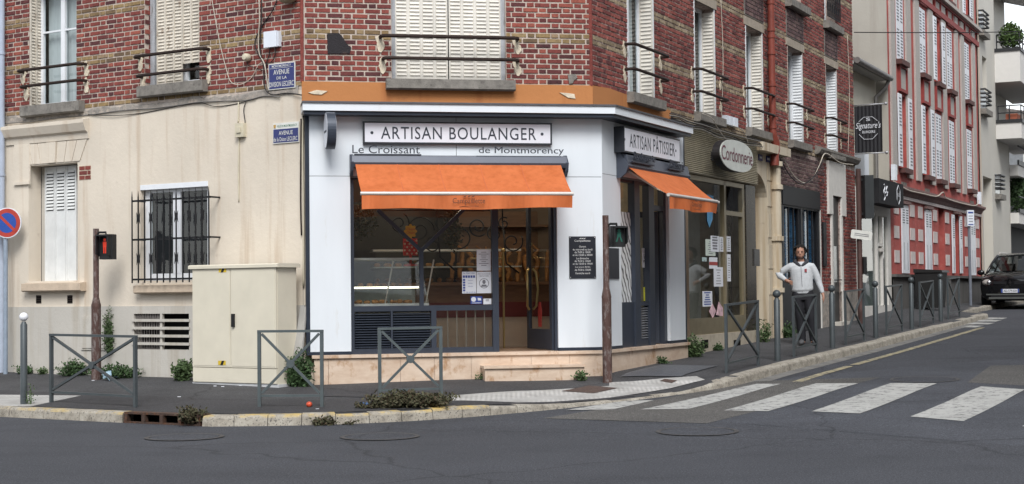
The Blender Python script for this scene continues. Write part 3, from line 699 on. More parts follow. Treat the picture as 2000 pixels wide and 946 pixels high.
# right facade, first floor: sash set back, shutters folded into the far reveal
for i, h in enumerate(RW):
    dg = -.21; o = win(FR, h, dg, None, (), curtain=(h[0]+.3, h[1]-.06) if i in (0, 2) else None)
    x1 = h[1]-.012; sm = M_SHUT if i in (0, 1, 2) else M_SHUT2
    mb = MB(); shutter_leaf(mb, -.215, .012, ZS+.0, ZT-.06, 0, 1, .062, True, lambda a, b, c: (x1-b-.012, a, c)); add('shutter', mb, sm, o, FR)
    mb = MB(); shutter_leaf(mb, -.2, .0, ZS, ZT-.06, 0, 1, .062, True, lambda a, b, c: (h[0]+.012+b, a, c)); add('shutter', mb, sm, o, FR)
    mb = MB(); mb.box(h[0]-.035, h[0]+.0, -.05, .016, ZS, ZT); mb.box(h[1], h[1]+.03, -.05, .014, ZS, ZT); add('jamb', mb, M_SHUT2 if i < 3 else M_MORTARD, o, FR)
    sill(o, FR, h[0]-.1, h[1]+.22, ZS, .16, .14)
    for z in (ZS+.34, ZS+.72): guard(o, FR, h[0]-.16, h[1]+.3, z, .17, .024)
    mb = MB(); mb.box(h[0]-.12, h[1]+.12, -.02, .024, ZT, ZT+.16); add('lintel', mb, M_LINTEL if i else M_CONC, o, FR)
    # second floor above: grey panel, sill, dark window
    if i >= 2:
        mb = MB(); mb.box(h[0]-.1, h[1]+.1, -.02, .02, ZT+.18, 7.2); p = add('apron_panel', mb, M_CONC, BLD, FR)
        mb = MB()
        for r_ in range(9):
            for c_ in range(9):
                uu = h[0]-.06+(h[1]-h[0]+.12)*c_/9; zz = ZT+.21+.078*r_; mb.box(uu+.008, uu+(h[1]-h[0]+.12)/9-.008, .018, .03, zz, zz+.06)
        add('panel_bricks', mb, M_BRICKG, p, FR, kind='stuff')
    h2 = RW2[i]; o2 = win(FR, h2, -.2); sill(o2, FR, h2[0]-.15, h2[1]+.2, 7.38, .16, .16)
    if i == 4:
        mb = MB(); mb.tube([(h2[0]-.1, .1, 7.5), (h2[1]+.1, .1, 7.5)], .014, 6); mb.tube([(h2[0]-.1, .1, 8.3), (h2[1]+.1, .1, 8.3)], .018, 6)
        n = 12
        for k in range(n+1):
            u = h2[0]-.1+(h2[1]-h2[0]+.2)*k/n; mb.tube([(u, .1, 7.5), (u, .1, 8.3)], .011, 5)
            if k < n:
                c = (u+.05, 7.72+.28*(k % 2)); mb.tube([(c[0]+.045*math.cos(a_*.7), .1, c[1]+.09*math.sin(a_*.7)) for a_ in range(10)], .011, 5)
        add('balcony_railing', mb, M_BLACK, o2, FR)
# ---- left ground floor: shuttered window with sill, cornice and voussoirs
o = add('window', wall_front(MB(), LG1[0], LG1[1], LG1[2], LG1[3], [], -.249), M_PLINTHG, BLD, FL)
a0, a1 = FL.u(90, -.22), FL.u(152, -.22)
for k in range(3):
    a = a0+(a1-a0)*k/3; b = a0+(a1-a0)*(k+1)/3; mb = MB(); z0, z1 = LG1[2]+.0, LG1[3]-.02
    mb.box(a+.004, b-.004, -.235, -.2, z0, z1); mb.box(a+.004, a+.03, -.2, -.19, z0, z1); mb.box(b-.03, b-.004, -.2, -.19, z0, z1)
    for q in range(12):
        zz = z1-.1-q*.052; mb.prism_u([(-.2, zz), (-.182, zz-.006), (-.196, zz+.03)], a+.04, b-.04)
        mb.k = 1; mb.box(a+.045, b-.045, -.201, -.198, zz-.02, zz-.004); mb.k = 0
    add('shutter_panel', mb, (paint('white_panel_shutter', (.66, .67, .66), .55, var=.08, scale=4, c2=(.4, .35, .28), c2amt=(.66, .78)), M_DARK), o, FL)
sl_ = FL.rect(43, 556, 158, 571, .12); sill(o, FL, sl_[0], sl_[1], sl_[3]+.02, .13, .14, paint('stone_sill', (.52, .42, .32), .85, var=.15, bump=.4))
for x in (75, 136):
    r_ = FL.rect(x-5, 577, x+5, 593, .02); mb = MB(); mb.box(r_[0], r_[1], .005, .016, r_[2], r_[3]); v_ = add('air_vent', mb, M_DARK, BLD, FL)
    for k in range(4): mb = MB(); zz = r_[2]+(r_[3]-r_[2])*(k+.5)/4; mb.box(r_[0]+.005, r_[1]-.005, .016, .022, zz-.006, zz+.006); add('vent_slat', mb, M_BAR, v_, FL)
c_ = FL.rect(5, 240, 166, 262, .1)
mb = MB(); mb.prism_u([(0, c_[2]-.12), (.035, c_[2]-.12), (.045, c_[2]-.03), (.09, c_[2]), (.14, c_[3]-.06), (.14, c_[3]-.01), (0, c_[3]+.02)], c_[0], c_[1]); add('cornice', mb, M_BEIGE, BLD, FL)
um = (LG1[0]+LG1[1])/2
vz0, vz1 = LG1[3]+.02, c_[2]-.13
for k in range(7):
    t0, t1 = -1+2*k/7, -1+2*(k+1)/7; w0, w1 = .62, .78
    mb = MB(); key = k == 3
    mb.prism([(um+t0*w0+.006, vz0), (um+t1*w0-.006, vz0), (um+t1*w1-.006, vz1), (um+t0*w1+.006, vz1)], .008, .05 if key else .026); add('voussoir', mb, M_BEIGE, BLD, FL)
pr = FL.rect(28, 262, 58, 355, .03); mb = MB(); mb.box(pr[0], pr[1], .01, .035, pr[2], pr[3]); mb.box(pr[0], pr[1], .01, .05, pr[2]-.05, pr[2]); add('pilaster_cap', mb, M_BEIGE, BLD, FL)
r_ = FL.rect(155, 323, 178, 352, .01); mb = MB(); mb.box(r_[0], r_[1], .006, .014, r_[2], r_[3]); p_ = add('exposed_patch', mb, M_PATCH, BLD, FL)
for q in range(3):
    for c in range(2):
        mb = MB(); zz = r_[2]+.01+q*.073; off = .05 if q % 2 else 0; L = (r_[1]-r_[0])/2
        mb.box(r_[0]+c*L+.008+(off if c else 0), r_[0]+(c+1)*L-.006+(0 if c else off), .014, .02, zz, zz+.058); add('brick', mb, M_BRICK1, p_, FL)
# barred window
o = win(FL, LG2, -.08, FL.u(346, -.08), fw=.1); 
mb = MB(); mb.box(LG2[0]-.0, LG2[1]+.0, -.06, .02, LG2[3]-.06, LG2[3]+.015); add('shutter_box', mb, M_PVC, o, FL)
mb = MB(); mb.box(LG2[0]+.06, LG2[1]-.06, -.2, -.19, LG2[2]+.06, LG2[3]-.06); add('backing_sheet', mb, paint('dark_backing', (.02, .02, .024), .8), o, FL)  # near-black sheet close behind the panes
sl_ = FL.rect(262, 560, 420, 574, .12); sill(o, FL, sl_[0], sl_[1], sl_[3]+.02, .12, .14, MATS['stone_sill'])
gd = .22; g0, g1 = FL.u(258, gd), FL.u(408, gd); gz0, gz1 = FL.uz(333, 552, gd)[1], FL.uz(333, 376, gd)[1]; nb = 13
for k in range(nb):
    u = g0+(g1-g0)*k/(nb-1); mb = MB(); mb.tube([(u, gd, gz0), (u, gd, gz1-.05), (u, gd, gz1+.05)], [.0115, .0115, .002], 6)
    if k % 2 == 1 and k < 12:
        for zc in (gz0+(gz1-gz0)*.27, gz0+(gz1-gz0)*.73):
            for s_ in (-1, 1): mb.tube([(u+s_*.036, gd, zc-.085), (u+s_*.014, gd, zc), (u+s_*.036, gd, zc+.085)], [.003, .014, .003], 5)
    add('grille_bar', mb, M_BLACK, o, FL)
for y in (389, 466, 545):
    z = FL.uz(333, y, gd)[1]; mb = MB(); mb.box(g0-.02, g1+.02, gd-.025, gd-.005, z-.014, z+.014)
    for u in (g0+.05, g1+.02): mb.box(u-.01, u+.01, 0, gd-.01, z-.012, z+.012)
    add('grille_rail', mb, M_BLACK, o, FL)
# cellar grille in the plinth
mb = MB(); mb.box(LCV[0], LCV[1], -.2, -.15, LCV[2], LCV[3]); o = add('cellar_vent', mb, M_DARK, BLD, FL)
for k in range(4):
    z = LCV[2]+(LCV[3]-LCV[2])*(k+.75)/4.6; mb = MB(); mb.box(LCV[0]-.02, LCV[1]+.02, .028, .05, z-.02, z+.02); add('vent_slat', mb, M_PLINTHG, o, FL)
mu = (LCV[0]+LCV[1])/2; mb = MB(); mb.box(mu-.02, mu+.02, -.02, .03, LCV[2], LCV[3]); add('vent_post', mb, M_PLINTHG, o, FL)
mb = MB()
for k in range(22):
    u = LCV[0]+(mu-LCV[0])*k/22; mb.bar((u, 0, LCV[2]), (u+.03*(1 if k % 2 else -1), 0, LCV[3]), .008)
add('wire_mesh', mb, paint('mesh_wire', (.22, .2, .19), .7), o, FL, kind='stuff')
r_ = FL.rect(158, 618, 207, 684, .05); mb = MB(); mb.box(r_[0], r_[1], .02, .05, r_[2], r_[3]); mb.box(r_[0]+.03, r_[1]-.03, .05, .062, r_[2]+.03, r_[3]-.03); add('meter_door', mb, M_PLINTHG, BLD, FL)
# first-floor scorched patch, hanging plaster flakes on the band
pc = [FC.uz(x, y, .02) for x, y in ((639, 65), (662, 65), (668, 71), (678, 87), (686, 93), (683, 105), (640, 105))]
mb = MB(); mb.prism(pc, .01, .024); add('tar_patch', mb, paint('black_tar', (.02, .017, .02), .8, bump=.9, bscale=60, c2=(.06, .04, .035), c2amt=(.6, .7)), BLD, FC)
for pts in (((1109, 146), (1124, 145), (1128, 152), (1121, 157), (1119, 163), (1112, 164)), ((1093, 181), (1108, 182), (1122, 184), (1124, 193), (1110, 191)), ((602, 181), (618, 176), (640, 178), (628, 185), (612, 184))):
    mb = MB(); mb.prism([FC.uz(x, y, .03) for x, y in pts], .006, .03); add('plaster_flake', mb, M_CONC if pts[0][1] < 150 else M_PATCH, BLD, FC)
# red drainpipe on the right facade
M_RPIPE = paint('red_drainpipe', (.2, .045, .03), .55, var=.2, scale=6, c2=(.13, .07, .06), c2amt=(.6, .72))
up = FR.u(1513, .12); zt = FR.uz(1513, 262, .12)[1]
mb = MB(); mb.tube([(up, .12, zt), (up, .12, 9.6)], .068, 14)
for y in (10, 62, 75, 107, 168, 250): z = FR.uz(1513, y, .12)[1]; mb.tube([(up, .12, z-.03), (up, .12, z+.03)], .082, 14)
mb.tube([(up, .12, zt+.02), (up, .12, zt-.05), (up+.1, .14, zt-.17), (up+.1, .14, zt-.3), (up+.02, .14, zt-.42), (up+.02, .14, zt-.62)], .085, 12)
add('drainpipe', mb, M_RPIPE, BLD, FR, smooth=True)
# ---- right facade, ground floor: stone portal, brick piers, door
M_STONE = stained('ochre_stone', (.56, .49, .38), (.36, .27, .17), (.26, .2, .15), .48)
ua, ub = FR.u(1473), FR.u(1523.5); zg = interp(WALLT, ua)-.1; ztop = 4.3
ud0, ud1 = ua+.0, FR.u(1497); rad = (ud1-ud0)/2*1.25; zsp = FR.uz(1490, 395)[1]
poly = [(ud1, zg), (ub, zg), (ub, ztop), (ua, ztop), (ua, zsp+.55)]
for k in range(9): a = math.pi/2-k*math.pi/18; poly.append((ua+(ud1-ua)*math.cos(a), zsp+.55*math.sin(a)))
mb = MB(); mb.prism(poly, -.35, .03); P_ = add('stone_portal', mb, M_STONE, BLD, FR)
mb = MB(); mb.box(ud0-.6, ud1+.2, -.5, -.4, zg, ztop); add('portal_door', mb, M_STONE, P_, FR)
for z in (1.4, 1.9, 2.5, 3.1, 3.6): mb = MB(); mb.box(ud1+.02, ub-.36, .03, .042, z+.012, z+.47); add('stone_block', mb, M_STONE, P_, FR)
mb = MB(); mb.box(ua-.05, ub+.1, -.02, .22, ztop-.18, ztop-.02); add('portal_cornice', mb, M_STONE, P_, FR)
uc = FR.u(1518, .1)
mb = MB(); mb.tube([(uc, .08, zg), (uc, .08, 3.95)], .11, 12)
for z in (1.45, 2.45, 3.45, 3.9): mb.tube([(uc, .08, z), (uc, .08, z+.09)], .15, 12)
add('half_column', mb, M_STONE, P_, FR, smooth=True)
mb = MB(); mb.prism([(ub, 3.55), (FR.u(1612), 3.6), (FR.u(1612), 4.32), (ub, 4.32)], -.05, .0); add('brick_backing_wall', mb, M_MORTARD, BLD, FR)
bricks_joined([b[:4]+(False,)+b[5:] for b in brick_list(ub, FR.u(1612), 3.6, 4.32, [], 9)], FR, mats=(M_BRICKG, M_BRICKG))
u0, u1 = FR.u(1600), RLEN; ud = (FR.u(1624), FR.u(1640.5)); zg2 = interp(WALLT, 13)-.15
dh = (ud[0], ud[1], zg2, FR.uz(1632, 384)[1])
mb = MB(); wall_front(mb, u0, u1, zg2, ZBK, [dh], 0, .08); add('brick_backing_wall', mb, M_MORTARD, BLD, FR, recalc=False)
bricks_joined([b[:4]+(False,)+b[5:] for b in brick_list(u0, u1, 2.0-.55, ZBK, [dh], 12)], FR, mats=(M_BRICK, M_BRICK))
mb = MB(); wall_front(mb, u0, u1, zg2, 1.45, [dh], .03, .05); mb.quad((u0, .03, 1.45), (u1, .03, 1.45), (u1, 0, 1.45), (u0, 0, 1.45)); add('plinth', mb, M_ROUGHP, BLD, FR)
mb = MB(); mb.box(dh[0], dh[1], -.08, -.03, zg2, dh[3]); D_ = add('door', mb, paint('black_door', (.014, .014, .016), .4), BLD, FR)
mb = MB(); w_ = dh[1]-dh[0]; mb.box(dh[0]+.35*w_, dh[0]+.7*w_, -.03, -.02, zg2+1.1, zg2+1.9); add('door_pane', mb, paint('door_glass', (.1, .11, .12), .15), D_, FR)
mb = MB(); mb.tube([(dh[1]-.2, -.03, zg2+1.15), (dh[1]-.2, .04, zg2+1.15), (dh[1]-.06, .04, zg2+1.15)], .015, 6); add('handle', mb, M_BLACK, D_, FR)
mb = MB(); mb.box(dh[0]-.13, dh[0]-.003, -.02, .045, zg2, dh[3]-.42); mb.box(dh[1]+.003, dh[1]+.13, -.02, .045, zg2, dh[3]-.42)
mb.box(dh[0]-.35, dh[1]+.4, -.02, .06, dh[3]+.0, dh[3]+.75); mb.box(dh[0]-.35, dh[0]-.02, -.02, .06, dh[3]-.42, dh[3]); mb.box(dh[1]+.02, dh[1]+.4, -.02, .06, dh[3]-.42, dh[3]); add('door_surround', mb, M_PVC if False else paint('white_surround', (.62, .6, .56), .7, var=.08), BLD, FR)
mb = MB(); mb.box(dh[0]-.05, dh[1]+.12, 0, .2, zg2, interp(WALLT, 13.8)+.05); add('door_step', mb, M_PLINTHG, BLD, FR)
zc = dh[3]+.75; mb = MB(); mb.prism_u([(0, zc+.06), (.1, zc+.09), (.15, zc+.17), (.15, zc+.22), (0, zc+.27)], FR.u(1612, .2), RLEN+.02); add('cornice', mb, M_CONC, BLD, FR)
mb = MB(); mb.box(FR.u(1608, .04), FR.u(1614, .04), .015, .05, 2.0, 2.95); o = add('letterbox_panel', mb, M_BLACK, BLD, FR)
# blue glazed shop with bars
SB = thing('barred_shopfront', 'black framed shopfront with blue window behind vertical bars, behind the man', 'shopfront', FR, ((FR.u(1525)+FR.u(1600))/2, 0, zg2))
v0, v1 = FR.u(1526), FR.u(1599); zgs = interp(WALLT, 9)-.2; zmid = FR.uz(1560, 410)[1]; zlo = FR.uz(1560, 548)[1]
M_ANTH0 = paint('black_shop_frame', (.016, .017, .02), .45)
mb = MB(); mb.box(v0, v1, -.12, .02, zgs, zlo-.04); mb.box(v0, v1, -.12, .02, zmid+.02, 3.58); mb.box(v0, v0+.1, -.12, .03, zlo-.04, zmid+.02); mb.box(v1-.1, v1, -.12, .03, zlo-.04, zmid+.02); um = (v0+v1)/2; mb.box(um-.06, um+.06, -.12, .03, zlo-.04, zmid+.02); add('frame', mb, M_ANTH0, SB, FR)
def blue_mat():
    N = Nodes('blue_printed_window'); co = N.coord((.6, .6, 7), 'World'); n = N.noise(co, 2.2, 3)
    N.base(N.ramp(n, [(.3, (.02, .07, .15)), (.55, (.035, .12, .23)), (.7, (.06, .17, .29)), (.76, (.3, .4, .5))])); N.set(.12, 0, .6); return N.mat
mb = MB(); mb.box(v0+.1, v1-.1, -.1, -.09, zlo-.04, zmid+.02); add('window_film', mb, blue_mat(), SB, FR)
mb = MB(); mb.box(v0, v1, .02, .05, 3.2, 3.58); add('fascia', mb, M_BLACK, SB, FR)
for k in range(8): u = v0+.16+(v1-v0-.32)*k/7; mb = MB(); mb.box(u-.014, u+.014, -.02, .015, zlo-.04, zmid+.02); add('bar', mb, M_BLACK, SB, FR)
mb = MB(); mb.box(v1, v1+.06, -.1, .04, zgs, 3.2); add('edge_strip', mb, MATS['white_surround'], SB, FR)
# hidden closing wall for the ground floor of the right side (passage behind the portal and shop)
mb = MB(); mb.box(ua-.1, RLEN-.05, -.75, -.65, .3, 4.25); add('inner_wall', mb, M_ROOM, BLD, FR)
# ================================================================ BAKERY SHOPFRONT
SD = .18                                            # cladding stands this far out of the brick line
M_WHITE = paint('white_cladding', (.705, .745, .785), .35, var=.03, scale=1.2, spec=.5, c2=(.58, .57, .54), c2amt=(.63, .85), sc=(2.5, 2.5, .5))
M_ANTH = paint('anthracite_frame', (.036, .044, .062), .42, .1, .08)
M_NAVY = paint('navy_trim', (.02, .027, .042), .4)
M_JOINT = paint('panel_joint', (.2, .21, .22), .8)
def marble():
    N = Nodes('cream_marble'); co = N.coord((1, 1, 1), 'World')
    a = N.ramp(N.noise(N.coord((1.2, 1.2, 3.0), 'World'), 2.2, 7, .7), [(.3, (.52, .38, .28)), (.55, (.63, .5, .39)), (.75, (.7, .58, .48))])
    st = N.ramp(N.noise(N.coord((2.5, 2.5, 1.4), 'World'), 2.0, 6, .7), [(.54, (0, 0, 0)), (.68, (.85, .85, .85))]); a = N.mix(st, a, (.36, .19, .085))
    N.base(a); N.set(.4, 0, .4); return N.mat
M_MARB = marble()
BK = thing('bakery_shopfront', 'white panelled corner bakery shopfront with anthracite window frames on a marble plinth', 'shopfront', FC, (CLEN/2, SD, .3))
KO = .499
uL = FC.u(605, SD); uE = CLEN+KO*SD; rS = -KO*SD; rE = FR.u(1337, SD); ZF = .67
def cr(x0, y0, x1, y1, d=SD): return FC.rect(x0, y0, x1, y1, d)
def rr(x0, y0, x1, y1, d=SD): return FR.rect(x0, y0, x1, y1, d)
op = cr(685, 345, 1089, 690); zH = op[3]; zTopP = FC.uz(890, 221, .4)[1]+.02
jx = FC.u(893, SD)
def panel(fr, u0, u1, z0, z1, name='wall_panel', d0=.06): mb = MB(); mb.box(u0, u1, d0, SD, z0, z1); return add(name, mb, M_WHITE, BK, fr)
g = .004; zb = ZF+.045
panel(FC, uL, op[0], zb, zH-g); panel(FC, op[1], uE-.0, zb, zH-g)
panel(FC, uL, jx-g, zH+g, zTopP); panel(FC, jx+g, uE, zH+g, zTopP)
mb = MB(); mb.box(uL+.002, uE-.002, .05, SD-.008, zH-.02, zTopP-.01); add('panel_backing', mb, M_JOINT, BK, FC)
mb = MB(); mb.box(uL-.055, uL-.002, .0, SD+.004, ZF, zTopP); add('edge_trim', mb, M_NAVY, BK, FC)
for a, b in ((uL-.05, op[0]), (op[1], uE)): mb = MB(); mb.box(a, b, .0, SD+.006, ZF, zb); add('base_trim', mb, M_NAVY, BK, FC)
# right-hand return
ro0 = FR.u(1213, SD); ro1 = FR.u(1307, SD); zHr = FR.uz(1260, 353, SD)[1]
panel(FR, rS, ro0, zb, zHr-g); panel(FR, ro1, rE, zb, zHr-g); panel(FR, rS, rE, zHr+g, zTopP)
mb = MB(); mb.box(rS+.01, rE-.002, .05, SD-.008, zHr-.02, zTopP-.01); add('panel_backing', mb, M_JOINT, BK, FR)
mb = MB(); mb.box(rE+.001, rE+.05, .0, SD+.004, ZF, zTopP); add('edge_trim', mb, M_NAVY, BK, FR)
for a, b in ((rS+.003, ro0), (ro1, rE)): mb = MB(); mb.box(a, b, .0, SD+.006, ZF, zb); add('base_trim', mb, M_NAVY, BK, FR)
# marble plinth: slabs with fine joints, cap on top
pu0 = FC.u(612, .2); cuts = [pu0, FC.u(640, .2), FC.u(780, .2), FC.u(846, .2), FC.u(918, .2), FC.u(1035, .2), FC.u(1110, .2), CLEN+KO*.2]
for a, b in zip(cuts, cuts[1:]): mb = MB(); mb.box(a+.002, b-.002, 0, .2, .1, ZF-.045); add('plinth_slab', mb, M_MARB, BK, FC)
cu = [-KO*.2, .9, 1.9, 2.9, rE+.04]
for a, b in zip(cu, cu[1:]): mb = MB(); mb.box(a+.002, b-.002, 0, .2, .1, ZF-.045); add('plinth_slab', mb, M_MARB, BK, FR)
mb = MB(); mb.box(pu0-.03, CLEN+KO*.235, 0, .235, ZF-.045, ZF); add('plinth_cap', mb, M_MARB, BK, FC)
mb = MB(); mb.box(-KO*.235, rE+.06, 0, .235, ZF-.045, ZF-.001); add('plinth_cap', mb, M_MARB, BK, FR)
s0, s1 = FC.u(942, .5), FC.u(1141, .5); zs = FC.uz(1040, 714, .52)[1]
mb = MB(); mb.box(s0+.02, s1-.02, .2, .5, .1, zs-.035); st_ = add('door_step', mb, M_MARB, BK, FC)
mb = MB(); mb.box(s0, s1, .2, .53, zs-.035, zs); add('step_cap', mb, M_MARB, st_, FC)
# canopy fascia over both sides
def ring(d, ul, ur): a = FC.W(ul, 0, 0); b = FC.W(ul, d, 0); c = FC.W(CLEN+KO*d, d, 0); e = FR.W(ur, d, 0); f = FR.W(ur, 0, 0); return [(p.x, -p.y) for p in (a, b, c, e, f)]
cl, crt = FC.u(593, .45), FR.u(1357, .45)
zc1 = FC.uz(900, 204.5, .45)[1]; zc0 = FC.uz(900, 219, .45)[1]
mb = MB(); mb.prism_z(ring(.45, cl, crt), zc0, zc1); add('canopy', mb, M_WHITE, BK)
mb = MB(); mb.prism_z(ring(.47, cl-.01, crt+.01), zc1, zc1+.025); add('canopy_flashing', mb, paint('zinc_flashing', (.1, .1, .11), .6, .4), BK)
mb = MB(); mb.prism_z(ring(.42, cl+.01, crt-.02), zc0-.05, zc0); add('canopy_soffit', mb, M_NAVY, BK)
# ---- window and door joinery (centre)
fd0, fd1 = .04, .13
def frame_box(mb, x0, y0, x1, y1, a=fd0, b=fd1, fr=FC): r = fr.rect(x0, y0, x1, y1, b); mb.box(r[0], r[1], a, b, r[2], r[3])
zTr1, zTr0 = FC.uz(825, 597, fd1)[1], FC.uz(825, 607.5, fd1)[1]
uF0, uM0, uM1, uF1 = FC.u(687, fd1), FC.u(961, fd1), FC.u(973, fd1), FC.u(1089, fd1)
mb = MB(); mb.box(uF0-.02, uF0+.03, fd0, fd1, ZF, zH+.03); mb.box(uM0, uM1, fd0, fd1+.01, ZF, zH+.03); mb.box(uF0+.03, uM0, fd0, fd1, zTr0, zTr1)
mb.box(uF0+.03, uM0, fd0, fd1, ZF, ZF+.075); mb.box(uF0+.03, uF1, fd0, fd1, zH-.04, zH+.03); mb.box(uF1-.05, uF1+.02, fd0-.02, fd1, ZF, zH-.04)
uq0, uq1 = FC.u(841, fd1), FC.u(851, fd1); mb.box(uq0, uq1, fd0, fd1, ZF+.075, zTr0); WN = add('window_frame', mb, M_ANTH, BK, FC)
uy = FC.u(823, fd1); zy = FC.uz(823, 490, fd1)[1]
mb = MB(); mb.box(uy-.028, uy+.028, fd0, fd1-.005, zTr1, zy)
for x, y in ((738, 410), (908, 408)): q = FC.uz(x, y, fd1); mb.bar((uy, .09, zy), (q[0], .09, q[1]), .05, .05)
add('glazing_bar', mb, M_ANTH, WN, FC)
G_SHOP = glass('shop_glass', (.86, .88, .87), 1.0)
mb = MB(); mb.quad((uF0, .06, zTr1), (uM0, .06, zTr1), (uM0, .06, zH), (uF0, .06, zH)); add('pane', mb, G_SHOP, WN, FC)
mb = MB(); mb.quad((uq1, .06, ZF+.07), (uM0, .06, ZF+.07), (uM0, .06, zTr0), (uq1, .06, zTr0)); add('pane', mb, G_SHOP, WN, FC)
M_BRASS = paint('brass', (.5, .38, .18), .3, .9, .05)
M_BRUSH = paint('brushed_bar', (.42, .36, .3), .35, .8, .05)
for x in (873, 891, 909, 927, 945): u = FC.u(x, .03); mb = MB(); mb.tube([(u, .03, ZF+.07), (u, .03, zTr0)], .011, 6); add('bar', mb, M_BRUSH, WN, FC)
lv0, lv1, lv2 = uF0+.03, FC.u(764, fd1), uq0
mb = MB(); mb.box(lv1-.015, lv1+.015, fd0, fd1+.003, ZF+.075, zTr0); mb.box(lv0, lv2, fd0-.03, fd0-.02, ZF+.075, zTr0); add('louvre_frame', mb, M_ANTH, WN, FC)
nsl = 14
for a, b in ((lv0, lv1-.015), (lv1+.015, lv2)):
    for k in range(nsl):
        z = ZF+.085+(zTr0-ZF-.1)*k/nsl; h_ = (zTr0-ZF-.1)/nsl
        mb = MB(); mb.prism_u([(fd0+.0, z+h_*.95), (fd0+.012, z+h_*.98), (fd1-.015, z+h_*.32), (fd1-.015, z+h_*.12), (fd1-.03, z+h_*.14)], a+.008, b-.008); add('louvre_slat', mb, M_ANTH, WN, FC)
# open door leaf
hp = FC.W(uF1-.06, .05, 0); FD2 = Frame(hp.x, hp.y, A_C+math.pi-R(80))   # x runs from the hinge into the shop
LW_, zD1 = .98, zH-.05
mb = MB(); mb.box(0, .09, -.02, .025, ZF+.01, zD1); mb.box(LW_-.09, LW_, -.02, .025, ZF+.01, zD1); mb.box(.09, LW_-.09, -.02, .025, ZF+.01, ZF+.3); mb.box(.09, LW_-.09, -.02, .025, zD1-.09, zD1); DO = add('door', mb, M_ANTH, BK, FD2)
mb = MB(); mb.quad((.09, 0, ZF+.3), (LW_-.09, 0, ZF+.3), (LW_-.09, 0, zD1-.09), (.09, 0, zD1-.09)); add('pane', mb, G_SHOP, DO, FD2)
for sg in (-1, 1): mb = MB(); mb.tube([(LW_-.12, sg*.03, 1.25), (LW_-.15, sg*.07, 1.3), (LW_-.2, sg*.08, 1.55), (LW_-.15, sg*.07, 1.8), (LW_-.12, sg*.03, 1.85)], .018, 8); add('handle', mb, M_BRASS, DO, FD2, smooth=True)
mb = MB(); mb.prism([(LW_*.44, 1.0), (LW_*.56, 1.0), (LW_*.57, 1.22), (LW_*.53, 1.36), (LW_*.47, 1.36), (LW_*.43, 1.22)], -.012, -.006); add('extinguisher_sticker', mb, paint('red_sticker', (.3, .03, .025), .5), DO, FD2)
# ---- joinery on the right return
zTr = FR.uz(1245, 590, fd1)[1]; r0, r1 = ro0+.01, ro1-.0
xm0, xm1, xd0 = FR.u(1238, fd1), FR.u(1248, fd1), FR.u(1266, fd1); xd1 = FR.u(1276, fd1)
mb = MB(); mb.box(r0, xm0, fd0, fd1-.01, ZF, zTr); mb.box(xm0, xm1, fd0, fd1+.02, ZF, zHr+.03); mb.box(xd0, xd1, fd0, fd1+.02, ZF, zHr+.03); mb.box(xm1, xd0, fd0, fd1, zTr-.06, zTr); mb.box(xm1, xd0, fd0, fd1, ZF, ZF+.1)
mb.box(r0, r1, fd0, fd1, zHr-.06, zHr+.03); mb.box(r1-.12, r1, fd0, fd1, ZF, zHr-.06); mb.box(xd1, r1-.12, fd0, fd1, FR.uz(1285, 412, fd1)[1], FR.uz(1285, 402, fd1)[1]); WR = add('window_frame', mb, M_ANTH, BK, FR)
for k in range(13):
    z = ZF+.11+(zTr-.07-ZF-.11)*k/13; h_ = (zTr-.07-ZF-.11)/13; mb = MB(); mb.prism_u([(fd0+.0, z+h_*.95), (fd0+.012, z+h_*.98), (fd1-.015, z+h_*.3), (fd1-.015, z+h_*.1)], xm1+.01, xd0-.01); add('louvre_slat', mb, paint('pale_louvre', (.2, .21, .23), .5), WR, FR)
mb = MB(); mb.quad((xm1, .06, zTr), (xd0, .06, zTr), (xd0, .06, zHr), (xm1, .06, zHr)); add('pane', mb, G_SHOP, WR, FR)
mb = MB(); mb.quad((xd1, .06, FR.uz(1285, 402, fd1)[1]), (r1-.12, .06, FR.uz(1285, 402, fd1)[1]), (r1-.12, .06, zHr-.06), (xd1, .06, zHr-.06)); add('pane', mb, G_SHOP, WR, FR)
def poster_mat():
    N = Nodes('baguette_poster'); co = N.coord((1, 1, 1), 'Object'); wv = N.n.new('ShaderNodeTexWave'); wv.wave_type = 'BANDS'; wv.inputs['Scale'].default_value = 3.2; wv.inputs['Distortion'].default_value = 6; wv.inputs['Detail'].default_value = 2; wv.inputs['Detail Scale'].default_value = 1.2
    mp = N.n.new('ShaderNodeMapping'); mp.inputs['Rotation'].default_value = (0, .5, 0); N.l(co, mp.inputs[0]); N.l(mp.outputs[0], wv.inputs['Vector'])
    N.base(N.ramp(wv.outputs['Fac'], [(.1, (.12, .12, .12)), (.35, (.62, .63, .64)), (.9, (.72, .74, .75))])); N.set(.25); return N.mat
mb = MB(); q = FR.rect(1214, 415, 1238, 590, .1); mb.box(r0, xm0, .05, .08, zTr, q[3]); add('bread_poster', mb, poster_mat(), WR, FR)
mb = MB(); mb.quad((r0, .06, q[3]), (xm0, .06, q[3]), (xm0, .06, zHr), (r0, .06, zHr)); add('pane', mb, G_SHOP, WR, FR)
